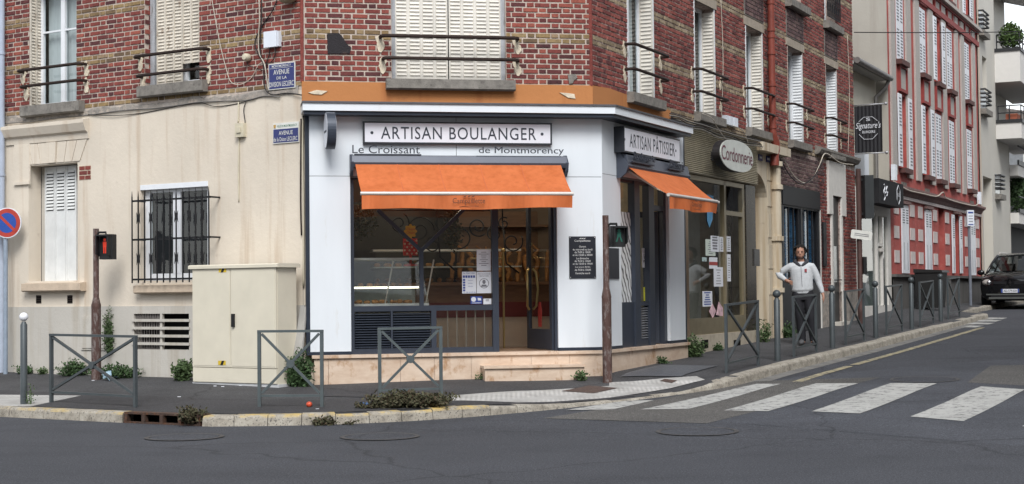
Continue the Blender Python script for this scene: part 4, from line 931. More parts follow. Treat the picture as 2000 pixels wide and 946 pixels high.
# half open door leaf on the right
hp = FR.W(r1-.13, .04, 0); FD3 = Frame(hp.x, hp.y, A_R+math.pi-R(62))
LW_ = .95; zD1 = FR.uz(1285, 413, .1)[1]
mb = MB(); mb.box(0, .08, -.02, .025, ZF+.01, zD1); mb.box(LW_-.12, LW_, -.02, .025, ZF+.01, zD1); mb.box(.08, LW_-.12, -.02, .025, ZF+.01, ZF+.3); mb.box(.08, LW_-.12, -.02, .025, zD1-.09, zD1); DO2 = add('door', mb, M_ANTH, BK, FD3)
mb = MB(); mb.box(.08, LW_-.12, -.004, .004, ZF+.3, zD1-.09); add('pane', mb, paint('frosted_pane', (.36, .35, .27), .3), DO2, FD3)
mb = MB(); mb.box(.02, .06, .03, .045, 1.55, 1.75); add('lock_plate', mb, paint('steel_plate', (.5, .5, .48), .35, .8), DO2, FD3)
# ---- room behind
M_TILE = paint('shop_floor', (.3, .2, .14), .35, var=.1, scale=2); M_SWALL = paint('shop_wall', (.2, .15, .11), .8, var=.15, scale=2); M_SCEIL = paint('shop_ceiling', (.3, .28, .25), .8)
def pl(fr, u, d): p = fr.W(u, d, 0); return (p.x, -p.y)
rp = [pl(FC, .2, .1), pl(FC, CLEN, .1), pl(FR, 3.7, .1), pl(FR, 3.7, -4.2), pl(FC, .2, -5.2)]
mb = MB(); mb.prism_z(rp, ZF-.2, ZF-.002); add('floor', mb, M_TILE, BK); mb = MB(); mb.prism_z(rp, 3.42, 3.5); add('ceiling', mb, M_SCEIL, BK)
mb = MB()
for a, b in ((rp[2], rp[3]), (rp[3], rp[4]), (rp[4], rp[0])): mb.add([(a[0], a[1], ZF-.1), (b[0], b[1], ZF-.1), (b[0], b[1], 3.45), (a[0], a[1], 3.45)], [(0, 1, 2, 3)])
add('inner_wall', mb, M_SWALL, BK)
M_LAMPS = emit('shop_lamp_glow', (1.0, .8, .55), 6.0)
for iu, idp in ((1.0, -.9), (2.3, -1.2), (3.6, -1.1), (2.2, -3.0), (3.9, -2.6)):
    mb = MB(); mb.lathe([(.05, 0), (.07, .02), (.07, .05)], (iu, idp, 3.37), 14); sp = add('spot_lamp', mb, M_LAMPS, BK, FC)
    ll = bpy.data.lights.new('spot_glow', 'POINT'); ll.energy = 5.5; ll.color = (1.0, .86, .68); ll.shadow_soft_size = .07; lo = bpy.data.objects.new('spot_glow', ll); COL.objects.link(lo); _place(lo, FC.M @ Matrix.Translation((iu, -idp, 3.25)), sp)
# ---- counter, shelves and goods inside
M_CRED = paint('dark_red_band', (.12, .02, .018), .4); M_CBEI = paint('counter_cream', (.5, .42, .33), .5, var=.06); M_CWOOD = paint('counter_wood', (.16, .085, .045), .5, var=.2, scale=4, sc=(1, 1, 6))
G_CASE = glass('case_glass', (.93, .97, .96), 1.0); M_LITE = emit('counter_light_strip', (1.0, .9, .68), 2.0); M_SHELF = paint('case_shelf', (.6, .62, .6), .3)
dcs = thing('display_counter', 'glass fronted pastry display counter behind the bakery window', 'display counter', FC, (FC.u(760, -.6), -.6, ZF))
c0, c1 = FC.u(688, -.35)-.1, FC.u(836, -.35); zg0 = FC.uz(760, 600, -.4)[1]; zg1 = FC.uz(760, 508, -.4)[1]; zmid = FC.uz(760, 562, -.4)[1]
mb = MB(); mb.box(c0, c1, -1.2, -.35, ZF, zg0); add('base', mb, M_CBEI, dcs, FC)
mb = MB(); mb.box(c0, c1, -1.15, -.3, zg0, zg0+.05); mb.box(c0, c1-.1, -1.1, -.55, zmid-.01, zmid+.012); mb.box(c0, c1-.12, -1.1, -.38, zg1, zg1+.03); add('shelf', mb, M_SHELF, dcs, FC)
mb = MB(); mb.box(c0, c1-.1, -1.14, -1.1, zg0+.05, zmid+.02); add('case_back', mb, paint('case_lit_white', (.62, .68, .7), .5), dcs, FC)  # added panel, its pale bluish colour stands in for the lit case interior
mb = MB(); mb.box(c0, c1-.12, -.545, -.53, zmid-.012, zmid+.014); add('light_strip', mb, M_LITE, dcs, FC)
mb = MB(); mb.quad((c0, -.3, zg0+.05), (c1, -.3, zg0+.05), (c1-.12, -.4, zg1), (c0, -.4, zg1)); mb.quad((c1, -.3, zg0+.05), (c1, -1.1, zg0+.05), (c1-.12, -1.1, zg1), (c1-.12, -.4, zg1)); add('case_pane', mb, G_CASE, dcs, FC)
mb = MB()
for u in (c0+.55, c1-.05): mb.bar((u, -.35, zg0), (u+.14, -.42, zg1), .02)
add('support', mb, M_BRUSH, dcs, FC)
rg = random.Random(4)
def loaf(mb, u, d, z, L, r, ang=0):
    n = 6; pts = []; rs = []
    for i in range(n+1): t = i/n-.5; pts.append((u+t*L*math.cos(ang), d+t*L*math.sin(ang), z+r*.8)); rs.append(max(.004, r*math.sqrt(max(0, 1-(2*t)**2))+.003))
    mb.tube(pts, rs, 7)
mb = MB()
for zz, dd in ((zg0+.05, -.5), (zg0+.05, -.7), (zmid+.012, -.7)):
    u = c0+.1
    while u < c1-.25: loaf(mb, u, dd+rg.uniform(-.05, .05), zz, rg.uniform(.09, .14), rg.uniform(.022, .034), rg.uniform(0, 3)); u += rg.uniform(.1, .15)
M_CRUST = paint('bread_crust', (.35, .16, .05), .6, var=.35, scale=15)
add('pastry_rows', mb, M_CRUST, dcs, FC, smooth='all', kind='stuff')
# second counter across the shop, seen through the door and the low pane
ct = thing('serving_counter', 'cream serving counter with dark red band seen through the open bakery door', 'counter', FC, (2.9, -1.9, ZF))
k0, k1 = 1.15, 4.35
for nm, z0, z1, dd, mm in (('front_panel', ZF, 1.13, -1.75, M_CBEI), ('red_band', 1.13, 1.36, -1.73, M_CRED), ('wood_band', 1.36, 1.62, -1.75, M_CWOOD), ('worktop', 1.62, 1.67, -1.68, M_CWOOD)):
    mb = MB(); mb.box(k0, k1, -2.5, dd, z0, z1); add(nm, mb, mm, ct, FC)
mb = MB(); mb.quad((k0, -1.75, 1.67), (k1-.9, -1.75, 1.67), (k1-.9, -1.95, 2.15), (k0, -1.95, 2.15)); add('case_pane', mb, G_CASE, ct, FC)
mb = MB(); mb.box(k0, k1-.9, -2.4, -1.95, 2.15, 2.18); mb.box(k0, k1-.9, -2.4, -1.9, 1.9, 1.915); add('shelf', mb, M_SHELF, ct, FC)
mb = MB(); u = k0+.08
while u < k1-1.0:
    loaf(mb, u, -2.1, 1.68, .16, .035, rg.uniform(0, 3)); loaf(mb, u, -2.1, 1.92, .14, .03, rg.uniform(0, 3)); u += .16
add('pastry_rows', mb, M_CRUST, ct, FC, smooth='all', kind='stuff')
mb = MB(); mb.tube([(3.05, -1.3, ZF), (3.05, -1.3, 2.12)], .018, 8); mb.tube([(2.55, -1.3, 2.02), (3.05, -1.3, 2.02)], .016, 8); mb.tube([(3.42, -1.1, ZF), (3.42, -1.1, 2.2)], .018, 8); mb.ball((3.05, -1.3, 2.14), .035); mb.ball((3.42, -1.1, 2.22), .035)
add('queue_rail', mb, M_BRASS, None, FC, smooth=True, label='brass queue rail posts just inside the open bakery door', cat='rail')
# bread rack on the back wall with baguettes standing in it
rk = thing('bread_rack', 'wall rack of upright baguettes at the back of the bakery', 'bread rack', FC, (3.3, -4.4, 1.6))
mb = MB(); mb.box(1.6, 4.6, -4.6, -4.2, 1.55, 1.62); mb.box(1.6, 4.6, -4.6, -4.55, 1.62, 2.9); mb.box(1.6, 4.6, -4.6, -4.25, 2.62, 2.66); add('rack_board', mb, M_CWOOD, rk, FC)
for k in range(17):
    mb = MB(); u = 1.72+k*.165; h_ = .62+.1*rg.random(); pts = [(u, -4.38, 1.62+h_*i/8) for i in range(9)]; mb.tube([(p[0]+.05*(i/8)*rg.choice((-1, 1)), p[1]-.08*i/8, p[2]) for i, p in enumerate(pts)], [.02, .035, .04, .042, .042, .042, .04, .034, .012], 7); add('baguette', mb, M_CRUST, rk, FC, smooth='all')
# wrought iron scrollwork hanging inside
def scroll(mb, u, d, z, r, turns, a0, sgn, w_=.012):
    pts = [(u+sgn*r*(1-.75*i/30)*math.cos(a0+turns*6.283*i/30), d, z+r*(1-.75*i/30)*math.sin(a0+turns*6.283*i/30)) for i in range(31)]; mb.tube(pts, w_, 5)
mb = MB(); zc = FC.uz(850, 450, -1.0)[1]
for u, z, r, a, sg in ((1.75, zc, .22, 0, 1), (2.1, zc+.12, .18, 1.6, -1), (2.35, zc-.1, .2, 3.1, 1), (1.45, zc+.1, .16, 2, -1), (1.95, zc-.22, .14, .5, 1), (2.62, zc+.05, .15, 4, -1)): scroll(mb, u, -1.0, z, r, 1.4, a, sg)
mb.tube([(1.2, -1, zc+.3), (2.8, -1, zc+.3)], .016, 6); mb.tube([(2.0, -1, zc+.3), (2.05, -1, zc-.4), (2.3, -1, zc-.62)], .014, 6); mb.tube([(1.3, -1, zc+.3), (1.3, -1, 3.42)], .012, 6); mb.tube([(2.7, -1, zc+.3), (2.7, -1, 3.42)], .012, 6)
add('iron_scrollwork', mb, M_BLACK, None, FC, smooth='all', label='black wrought iron scrollwork hanging inside the bakery window', cat='ironwork')
mb = MB()
zc2 = FC.uz(1000, 470, -1.6)[1]
for u, z, r, a, sg in ((2.98, zc2+.1, .16, 0, 1), (3.25, zc2-.02, .17, 2.6, -1), (3.12, zc2+.26, .1, 1, 1)): scroll(mb, u, -1.6, z, r, 1.3, a, sg)
mb.tube([(3.1, -1.6, zc2+.3), (3.15, -1.6, zc2-.35), (3.35, -1.6, zc2-.5)], .013, 6); mb.tube([(3.1, -1.6, zc2+.3), (3.1, -1.6, 3.42)], .012, 6)
add('iron_bracket', mb, M_BLACK, None, FC, smooth='all', label='curled black iron bracket seen through the bakery doorway', cat='ironwork')
def leafball(c, rad, n, size, mat, name, label, fr, sc=(1, 1, 1), seed=1):
    rg_ = random.Random(seed); mb = MB()
    for _ in range(n):
        v = Vector((rg_.gauss(0, 1), rg_.gauss(0, 1), rg_.gauss(0, 1))).normalized()*rad*rg_.random()**.45
        mb.leaf((c[0]+v.x*sc[0], c[1]+v.y*sc[1], c[2]+v.z*sc[2]), size*rg_.uniform(.6, 1.3), size*.28, rg_)
    return mb
M_LEAFD = paint('dark_dry_leaf', (.05, .055, .03), .8, var=.3, scale=9, c2=(.1, .06, .03), c2amt=(.5, .6))
zc3 = FC.uz(705, 432, -.6)[1]; u3 = FC.u(704, -.6)
mb = leafball((u3, -.6, zc3), .25, 420, .06, None, '', '', FC, (1.1, .7, 1.2), 5); add('hanging_plant', mb, M_LEAFD, None, FC, recalc=False, label='dark trailing plant hanging in the left top of the bakery window', cat='plant')
mb = leafball((FC.u(885, -.75), -.75, FC.uz(885, 450, -.75)[1]), .3, 480, .06, None, '', '', FC, (.45, .5, 1.1), 6); add('dried_garland', mb, M_LEAFD, None, FC, recalc=False, label='dark dried garland hanging in the middle of the bakery window', cat='garland')
# lollipop stand
LP = thing('lollipop_stand', 'red lollipop stand with yellow flower shaped sign in the bakery window', 'lollipop stand', FC, (FC.u(802, -.2), -.5, zg1+.03))
lu, ld = FC.u(802, -.5), -.5; lz = FC.uz(802, 452, ld)[1]
pet = [(lu+(.085+.012*math.cos(8*a))*math.cos(a), lz+(.095+.012*math.cos(8*a))*math.sin(a)) for a in [6.283*k/48 for k in range(48)]]
mb = MB(); mb.prism(pet, ld-.012, ld); add('flower_sign', mb, paint('lolly_yellow', (.75, .42, .03), .5), LP, FC)
mb = MB(); put_text(mb, 'Chupa', lu-.06, lu+.06, lz+.005, lz+.05, ld+.003, .01, .2); put_text(mb, 'Chups', lu-.06, lu+.06, lz-.045, lz, ld+.003, .01, .2); add('lettering', mb, paint('lolly_red', (.6, .03, .02), .5), LP, FC)
z0, z1 = FC.uz(802, 503, ld)[1], FC.uz(802, 466, ld)[1]
mb = MB(); mb.box(lu-.1, lu+.1, ld-.1, ld-.02, z0+.03, z1); mb.tube([(lu, ld-.03, z0-.1), (lu, ld-.03, lz-.08)], .02, 8); mb.lathe([(.1, 0), (.1, .015), (.02, .03)], (lu, ld-.03, z0-.12)); add('stand', mb, MATS['lolly_red'], LP, FC)
for r_ in range(5):
    for c_ in range(6): mb = MB(); mb.ball((lu-.085+c_*.034, ld, z0+.055+r_*(z1-z0-.06)/4.6), .0145, 6, 5); add('lollipop', mb, paint('lolly_cream', (.7, .5, .35), .4) if (r_+c_) % 2 else MATS['lolly_red'], LP, FC, smooth='all')
# ================================================================ AWNINGS
def cloth_mat():
    N = Nodes('orange_awning_cloth'); co = N.coord((1, 1, 1), 'World'); n = N.noise(N.coord((2, 2, .7), 'World'), 2.0, 4)
    a = N.ramp(n, [(.3, (.6, .165, .055)), (.7, (.7, .205, .075))]); f = N.ramp(N.noise(co, 24, 3, .6), [(.74, (0, 0, 0)), (.8, (.6, .6, .6))]); v2 = N.ramp(N.noise(N.coord((7, 7, .8), 'World'), 1.6, 5, .65), [(.32, (.8, .74, .7)), (.55, (1, 1, 1))]); a = N.mix(.75, a, v2, 'MULTIPLY'); N.base(N.mix(f, a, (.8, .5, .35))); N.set(.8, 0, .2)
    tr = N.n.new('ShaderNodeBsdfTranslucent'); tr.inputs[0].default_value = (.55, .1, .02, 1); mx = N.n.new('ShaderNodeMixShader'); mx.inputs[0].default_value = .22
    N.l(N.b.outputs[0], mx.inputs[1]); N.l(tr.outputs[0], mx.inputs[2]); N.l(mx.outputs[0], N.out.inputs[0]); N.bump(N.noise(N.coord((1, 1, 1), 'World'), 3.0, 3), .25, .03); return N.mat
M_CLOTH = cloth_mat(); M_CLOTH2 = paint('seam_cloth', (.52, .13, .045), .85, var=.1); M_GREYAL = paint('pale_bar', (.56, .52, .48), .4, .3, .05); M_ANTH2 = paint('grey_blue_housing', (.07, .08, .105), .4, .2, .06); M_BRTXT = paint('dark_print', (.09, .035, .02), .7)
def awning(label, fr, hu0, hu1, hz0, hz1, tu0, tu1, bu0, bu1, bz, vz, dh=.36, db=1.12, n_w=5):
    A = thing('awning', label, 'awning', fr, ((hu0+hu1)/2, SD, hz0), 'orange awnings of the bakery')
    mb = MB(); mb.prism_u([(SD, hz0-.02), (SD, hz1), (SD+.05, hz1+.012), (dh-.03, hz1-.01), (dh, hz0+.05), (dh-.02, hz0-.01)], hu0, hu1); add('housing', mb, M_ANTH2, A, fr)
    for u in (hu0, hu1): mb = MB(); mb.prism_u([(SD-.001, hz0-.13), (SD-.001, hz1+.02), (SD+.06, hz1+.02), (dh+.01, hz0+.05), (dh-.03, hz0-.06), (SD+.06, hz0-.13)], u-.022, u+.022); add('end_plate', mb, M_ANTH2, A, fr)
    nu, nv = 24, 8; P = []; zt = hz0+.035
    for j in range(nv+1):
        for i in range(nu+1):
            a, b = i/nu, j/nv; u0 = tu0+(tu1-tu0)*a; u1 = bu0+(bu1-bu0)*a
            P.append((u0+(u1-u0)*b, dh-.03+(db-dh+.03)*b, zt+(bz-zt)*b-.035*math.sin(math.pi*b)*(1-.25*math.cos(6.283*a))+.009*math.sin(math.pi*b)*mnoise.noise((a*9, b*2.5, hu0))))
    mb = MB(); mb.add(P, [(j*(nu+1)+i, j*(nu+1)+i+1, (j+1)*(nu+1)+i+1, (j+1)*(nu+1)+i) for j in range(nv) for i in range(nu)]); add('fabric', mb, M_CLOTH, A, fr, smooth='all')
    mb = MB(); mb.tube([(bu0-.015, db, bz), (bu1+.015, db, bz)], .027, 10); add('front_bar', mb, M_GREYAL, A, fr, smooth=True)
    n = 48; P = []
    for j in range(4):
        for i in range(n+1):
            a = i/n; b = j/3; P.append((bu0+(bu1-bu0)*a, db+.012+.03*b*math.sin(a*6.283*n_w+1.1*math.sin(a*11)), bz-.015+(vz-bz+.015)*b+b*(.012*math.sin(a*9)+.015*a)))
    mb = MB(); mb.add(P, [(j*(n+1)+i, j*(n+1)+i+1, (j+1)*(n+1)+i+1, (j+1)*(n+1)+i) for j in range(3) for i in range(n)]); V = add('valance', mb, M_CLOTH, A, fr, smooth='all')
    um = (bu0+bu1)/2; zc = (bz+vz)/2; hh = (bz-vz)
    mb = MB(); put_text(mb, 'Campaillette', um-.22, um+.22, zc-hh*.24, zc+hh*.2, db+.05, .012); add('lettering', mb, M_BRTXT, V, fr); mb = MB()
    for k in range(3): uu = um-.055+.055*k; mb.prism([(uu-.03, zc+hh*.24), (uu+.005, zc+hh*.26), (uu+.032, zc+hh*.36), (uu, zc+hh*.34)], db+.042, db+.046)
    mb.box(um-.13, um+.13, db+.043, db+.045, zc-hh*.33, zc-hh*.3); add('emblem', mb, M_BRTXT, V, fr, kind='stuff')
    for u in (hu0+.3, hu1-.3):
        um2 = u+(.25 if u < um else -.25); mb = MB(); mb.tube([(u, SD+.05, hz0), (um2, (SD+db)/2, (hz0+bz)/2-.06), (u+(.05 if u < um else -.05), db-.03, bz)], .02, 6); add('folding_arm', mb, M_GREYAL, A, fr)
    for k in range(1, 5):
        a = k/5; P2 = []
        for j in range(nv+1):
            b = j/nv; u0 = tu0+(tu1-tu0)*a; u1 = bu0+(bu1-bu0)*a; uu = u0+(u1-u0)*b; zz = zt+(bz-zt)*b-.035*math.sin(math.pi*b)*(1-.25*math.cos(6.283*a))
            for s_ in (-.008, .008): P2.append((uu+s_, dh-.03+(db-dh+.03)*b+.002, zz+.004))
        mb = MB(); mb.add(P2, [(2*j, 2*j+1, 2*j+3, 2*j+2) for j in range(nv)]); add('seam', mb, M_CLOTH2, A, fr)
    return A
h_ = FC.rect(687, 305, 1106, 330, .3)
awning('wide orange awning over the bakery window and door, facing the road', FC, h_[0], h_[1], h_[2]+.03, h_[3], FC.u(695, .34), FC.u(1097, .34), FC.u(707, 1.12), FC.u(1119, 1.12), FC.uz(913, 378.5, 1.12)[1], FC.uz(913, 409, 1.13)[1])
hr0, hr1 = FR.u(1213, SD+.05), FR.u(1342, .3); hz = FR.uz(1290, 340, .3)[1]
b0, b1 = FR.u(1306, 1.0, 381), FR.u(1400, 1.0, 394)
awning('smaller orange awning over the side door of the bakery, left of the cobbler sign', FR, hr0, hr1, hz-.02, hz+.2, hr0+.06, hr1-.06, b0, b1, FR.uz(1353, 387.5, 1.0)[1], FR.uz(1353, 414, 1.0)[1], .36, 1.0, 4)
# ================================================================ BAKERY SIGNS
M_SIGNW = paint('sign_white', (.7, .72, .78), .3, var=.02); M_TXT = paint('sign_letters', (.03, .035, .05), .5); M_SFRAME = paint('sign_frame', (.025, .028, .035), .4)
def signbox(label, fr, x0, y0, x1, y1, d0, d1, txt, tx0, ty0, tx1, ty1, dots):
    r = fr.rect(x0, y0, x1, y1, d1); S = thing('shop_sign', label, 'sign', fr, ((r[0]+r[1])/2, d0, r[2]), 'framed sign boxes of the bakery')
    mb = MB(); mb.box(r[0], r[1], d0, d1, r[2], r[3]); add('case', mb, M_SFRAME, S, fr)
    mb = MB(); mb.box(r[0]+.025, r[1]-.025, d1-.002, d1+.004, r[2]+.022, r[3]-.022); add('face', mb, M_SIGNW, S, fr)
    t = fr.rect(tx0, ty0, tx1, ty1, d1); mb = MB(); put_text(mb, txt, t[0], t[1], t[2], t[3], d1+.007, .004, 0, 1.12)
    zc = (t[2]+t[3])/2
    if 'Â' in txt: zc = t[2]+(t[3]-t[2])*.38
    add('lettering', mb, M_TXT, S, fr)
    for x in dots: u = fr.u(x, d1); mb = MB(); mb.prism([(u+.022*math.cos(a*.5236), zc+.022*math.sin(a*.5236)) for a in range(12)], d1+.004, d1+.007); add('dot', mb, M_TXT, S, fr)
signbox('long framed white sign reading ARTISAN BOULANGER above the wide awning', FC, 709, 239, 1078, 282, SD, .245, 'ARTISAN BOULANGER', 744, 249, 1047, 273, (728, 1061))
signbox('framed white sign reading ARTISAN PÂTISSIER above the side awning', FR, 1219, 260, 1328, 308, SD, .34, 'ARTISAN PÂTISSIER', 1229, 264, 1317, 297, (1222, 1322))
def letters(label, fr, x0, y0, x1, y1, d, txt, bx0, bx1):
    r = fr.rect(x0, y0, x1, y1, d); mb = MB(); put_text(mb, txt, r[0], r[1], r[2]+.014, r[3]+.004, d, 0, 0, 1.0, .012)
    mb.box(fr.u(bx0, d), fr.u(bx1, d), d-.01, d+.02, r[2]-.014, r[2]+.006); add('shop_lettering', mb, M_TXT, None, fr, label=label, cat='lettering', group='raised letters standing on the awning boxes')
letters('dark raised letters Le Croissant standing on the wide awning', FC, 688, 284.5, 820, 302, .3, 'Le Croissant', 693, 824)
letters('dark raised letters de Montmorency standing on the wide awning', FC, 935, 288, 1101, 306, .3, 'de Montmorency', 932, 1097)
letters('dark raised letters Boulangerie standing on the side awning', FR, 1238, 301, 1279, 320, .37, 'Boulangerie', 1236, 1278)
letters('dark raised letters Pâtisserie at the far end of the side awning', FR, 1308, 315, 1336, 332, .37, 'Pâtisserie', 1307, 1335)
# round sign on a bracket, nearly edge-on
sg = thing('projecting_sign', 'round dark edged projecting sign at the top left of the bakery front', 'sign', FC, (FC.u(648, .4), SD, FC.uz(646, 291, .45)[1]))
us_ = FC.u(646, .45); zc = FC.uz(646, 255.5, .45)[1]; pb = FC.W(us_, .45, 0); FP = Frame(pb.x, pb.y, A_C-R(86))
oval = lambda r_: [(.8*r_*math.cos(6.283*k/40), zc+r_*math.sin(6.283*k/40)) for k in range(40)]
mb = MB(); mb.prism(oval(.255), -.06, .06); add('rim', mb, paint('sign_rim', (.045, .055, .075), .35, .2), sg, FP)
for s_ in (-1, 1): mb = MB(); mb.prism(oval(.238), s_*.061, s_*.064); add('face', mb, M_SIGNW, sg, FP)
mb = MB(); put_text(mb, 'Campaillette', -.15, .15, zc-.03, zc+.03, .066) if False else mb.box(-.12, .12, .0645, .066, zc-.03, zc+.0); add('printed_band', mb, M_TXT, sg, FP)
mb = MB(); mb.box(us_-.012, us_+.012, .1, .3, zc-.05, zc+.05); add('bracket', mb, M_SFRAME, sg, FC)
# opening hours boards
M_BOARD = paint('dark_board', (.018, .02, .028), .4); M_CHALK = paint('board_print', (.62, .62, .62), .6)
r = cr(1112, 462, 1164, 544, SD+.02); HB = thing('opening_hours_board', 'dark opening hours board with white print right of the bakery door', 'notice board', FC, ((r[0]+r[1])/2, SD, r[2]))
mb = MB(); mb.box(r[0], r[1], SD, SD+.015, r[2], r[3]); add('board', mb, M_BOARD, HB, FC)
mb = MB(); H = r[3]-r[2]; Wd_ = r[1]-r[0]; um = (r[0]+r[1])/2; dd = SD+.018
for t_, f0, wf in (('Campaillette', .86, .6), ('Ouvert', .735, .26), ('du mercredi au lundi', .665, .74), ('de 7h00 à 13h00', .6, .6), ('et de 15h00 à 20h00', .535, .74), ('Le dimanche', .455, .46), ('de 7h30 à 13h00', .39, .6), ('et de 15h30 à 19h00', .325, .74), ('Les jours fériés', .245, .56), ('de 7h30 à 13h00', .18, .6), ('Fermé le mardi', .1, .54)):
    mt = MB(); put_text(mt, t_, um-Wd_*wf/2, um+Wd_*wf/2, r[2]+H*f0, r[2]+H*(f0+(.06 if f0 > .8 else .045)), dd, .012); add('text_line', mt, M_CHALK, HB, FC)
for k in range(3): uu = um-.03+.03*k; mb.prism([(uu-.018, r[2]+H*.935), (uu+.003, r[2]+H*.94), (uu+.02, r[2]+H*.965), (uu, r[2]+H*.96)], SD+.015, dd)
for a in (r[0]+.015, r[1]-.015):
    for b in (r[2]+.015, r[3]-.015): mb.prism([(a+.006*math.cos(k), b+.006*math.sin(k)) for k in range(6)], SD+.015, dd)
add('emblem_and_screws', mb, M_CHALK, HB, FC, kind='stuff')
r = rr(1191, 485, 1210, 545, SD+.02); mb = MB(); mb.box(max(r[0], rS+.1), r[1], SD, SD+.015, r[2], r[3]); add('notice_board', mb, M_BOARD, None, FR, label='plain dark notice board on the bakery corner behind the signal post', cat='notice board')
# papers on the glass
M_PAPER = paint('paper', (.66, .68, .72), .7, var=.02); M_BLUEP = paint('blue_print', (.03, .06, .26), .6); M_GREYP = paint('grey_print', (.16, .16, .18), .7)
def paper(label, fr, x0, y0, x1, y1, d, fn, base=None, name='poster'):
    r = fr.rect(x0, y0, x1, y1, d); T = thing(name, label, 'poster', fr, ((r[0]+r[1])/2, d, r[2]), 'papers stuck on the shop glass')
    mb = MB(); mb.box(r[0], r[1], d, d+.002, r[2], r[3]); add('sheet', mb, base or M_PAPER, T, fr)
    mb = MB(); m2 = fn(mb, r, d+.0035)
    add('print', mb, m2 or M_GREYP, T, fr); return T
def lines(n, wf=.6, z0=.15, z1=.85, th=.012):
    def f(mb, r, d):
        um = (r[0]+r[1])/2; W_ = r[1]-r[0]; H = r[3]-r[2]; rg_ = random.Random(n)
        for k in range(n):
            z = r[2]+H*(z0+(z1-z0)*k/max(1, n-1)); w_ = W_*wf*rg_.uniform(.4, 1)/2; mb.box(um-w_, um+w_, d-.001, d, z-th/2, z+th/2)
    return f
GD = .065
paper('plain white notice with short lines, topmost paper on the bakery window', FC, 931, 488, 958.5, 529, GD, lines(8, .7, .25, .88, .008))
def euro(mb, r, d):
    W_ = r[1]-r[0]; H = r[3]-r[2]; put_text(mb, 'Le Club CISA', r[0]+.1*W_, r[1]-.1*W_, r[2]+.9*H, r[2]+.97*H, d)
    for k in range(5): mb.box(r[0]+(.06+.18*k)*W_, r[0]+(.2+.18*k)*W_, d-.001, d, r[2]+.72*H, r[2]+.83*H)
    for k in range(5): mb.box(r[0]+.06*W_, r[0]+.22*W_, d-.001, d, r[2]+(.1+.12*k)*H, r[2]+(.19+.12*k)*H)
    for k, t_ in enumerate(('ITALIEN', 'ESPAGNOL', 'ANGLAIS')): put_text(mb, t_, r[0]+.42*W_, r[0]+.75*W_, r[2]+(.3+.14*k)*H, r[2]+(.345+.14*k)*H, d)
    put_text(mb, '01 39 64 93 03', r[0]+.1*W_, r[1]-.06*W_, r[2]+.02*H, r[2]+.08*H, d); return M_BLUEP
paper('white language course poster with blue squares on the bakery window', FC, 902.5, 531, 930, 573.5, GD, euro)
def mask(mb, r, d):
    W_ = r[1]-r[0]; H = r[3]-r[2]; um = (r[0]+r[1])/2; put_text(mb, 'PORT DU MASQUE', r[0]+.08*W_, r[1]-.08*W_, r[2]+.86*H, r[2]+.92*H, d); put_text(mb, 'OBLIGATOIRE', r[0]+.18*W_, r[1]-.18*W_, r[2]+.77*H, r[2]+.83*H, d)
    zc = r[2]+.46*H; n = 28
    mb.add([(um+q*math.cos(6.283*k/n), d, zc+q*math.sin(6.283*k/n)) for k in range(n) for q in (.062, .07)], [(2*k, 2*k+1, 2*((k+1) % n)+1, 2*((k+1) % n)) for k in range(n)])
    mb.prism([(um+.024*math.cos(6.283*k/16), zc+.02+.03*math.sin(6.283*k/16)) for k in range(16)], d-.001, d); mb.prism([(um-.045, zc-.048), (um+.045, zc-.048), (um+.03, zc-.018), (um-.03, zc-.018)], d-.001, d)
paper('white poster PORT DU MASQUE OBLIGATOIRE with round mask symbol on the bakery window', FC, 931, 531, 959.5, 573, GD, mask)
def dogs(mb, r, d):
    W_ = r[1]-r[0]; H = r[3]-r[2]; mb.prism([(r[0]+.26*W_+.035*math.cos(6.283*k/18), r[2]+.6*H+.035*math.sin(6.283*k/18)) for k in range(18)], d-.001, d); mb.box(r[0]+.1*W_, r[1]-.1*W_, d-.001, d, r[2]+.1*H, r[2]+.17*H)
    mb.prism([(r[0]+.62*W_, r[2]+.45*H), (r[0]+.9*W_, r[2]+.45*H), (r[0]+.88*W_, r[2]+.75*H), (r[0]+.6*W_, r[2]+.8*H)], d-.001, d); return M_PAPER
paper('small blue sticker with dog symbols low on the bakery window', FC, 919, 579, 942, 594, GD, dogs, M_BLUEP, 'sticker')
paper('small white sticker low in the window corner beside the bakery doorway', FC, 944, 583.5, 959.5, 594.5, GD, lines(2, .4, .6, .8, .008), None, 'sticker')
paper('white poster with round mask symbol on the side window of the bakery', FR, 1254, 485, 1262.5, 523, GD, mask)
paper('yellow and green sticker on the side window of the bakery', FR, 1257, 561, 1264, 588, GD, lines(2, .5, .7, .85), paint('yellow_sticker', (.6, .6, .05), .6), 'sticker')
# ================================================================ COBBLER SHOP
zgc = interp(WALLT, 5)-.2
CB = thing('cobbler_shopfront', 'glazed cobbler shopfront with ribbed beige fascia and brass coloured frames', 'shopfront', FR, ((FR.u(1340)+FR.u(1473))/2, 0, zgc))
q0, q1 = rE+.06, FR.u(1473); M_RIB = paint('ribbed_beige_metal', (.52, .48, .38), .6, .0, .12, 4, c2=(.34, .3, .22), c2amt=(.58, .72)); M_GOLD = paint('bronze_frame', (.3, .25, .16), .4, .6, .1); M_GRAN = paint('dark_granite', (.03, .026, .022), .15, 0, .4, 30, c2=(.16, .12, .07), c2amt=(.56, .62))
fz0 = FR.uz(1410, 348, .12)[1]; fz1 = 4.3
n = 26
for k in range(n):
    z = fz0+(fz1-fz0)*k/n; h = (fz1-fz0)/n; mb = MB(); mb.prism_u([(.02, z), (.075, z+h*.12), (.1, z+h*.5), (.075, z+h*.88), (.02, z+h*.97)], q0, q1); add('fascia_rib', mb, M_RIB, CB, FR)
zbase = FR.uz(1400, 652, .05)[1]; ztopg = fz0-.02
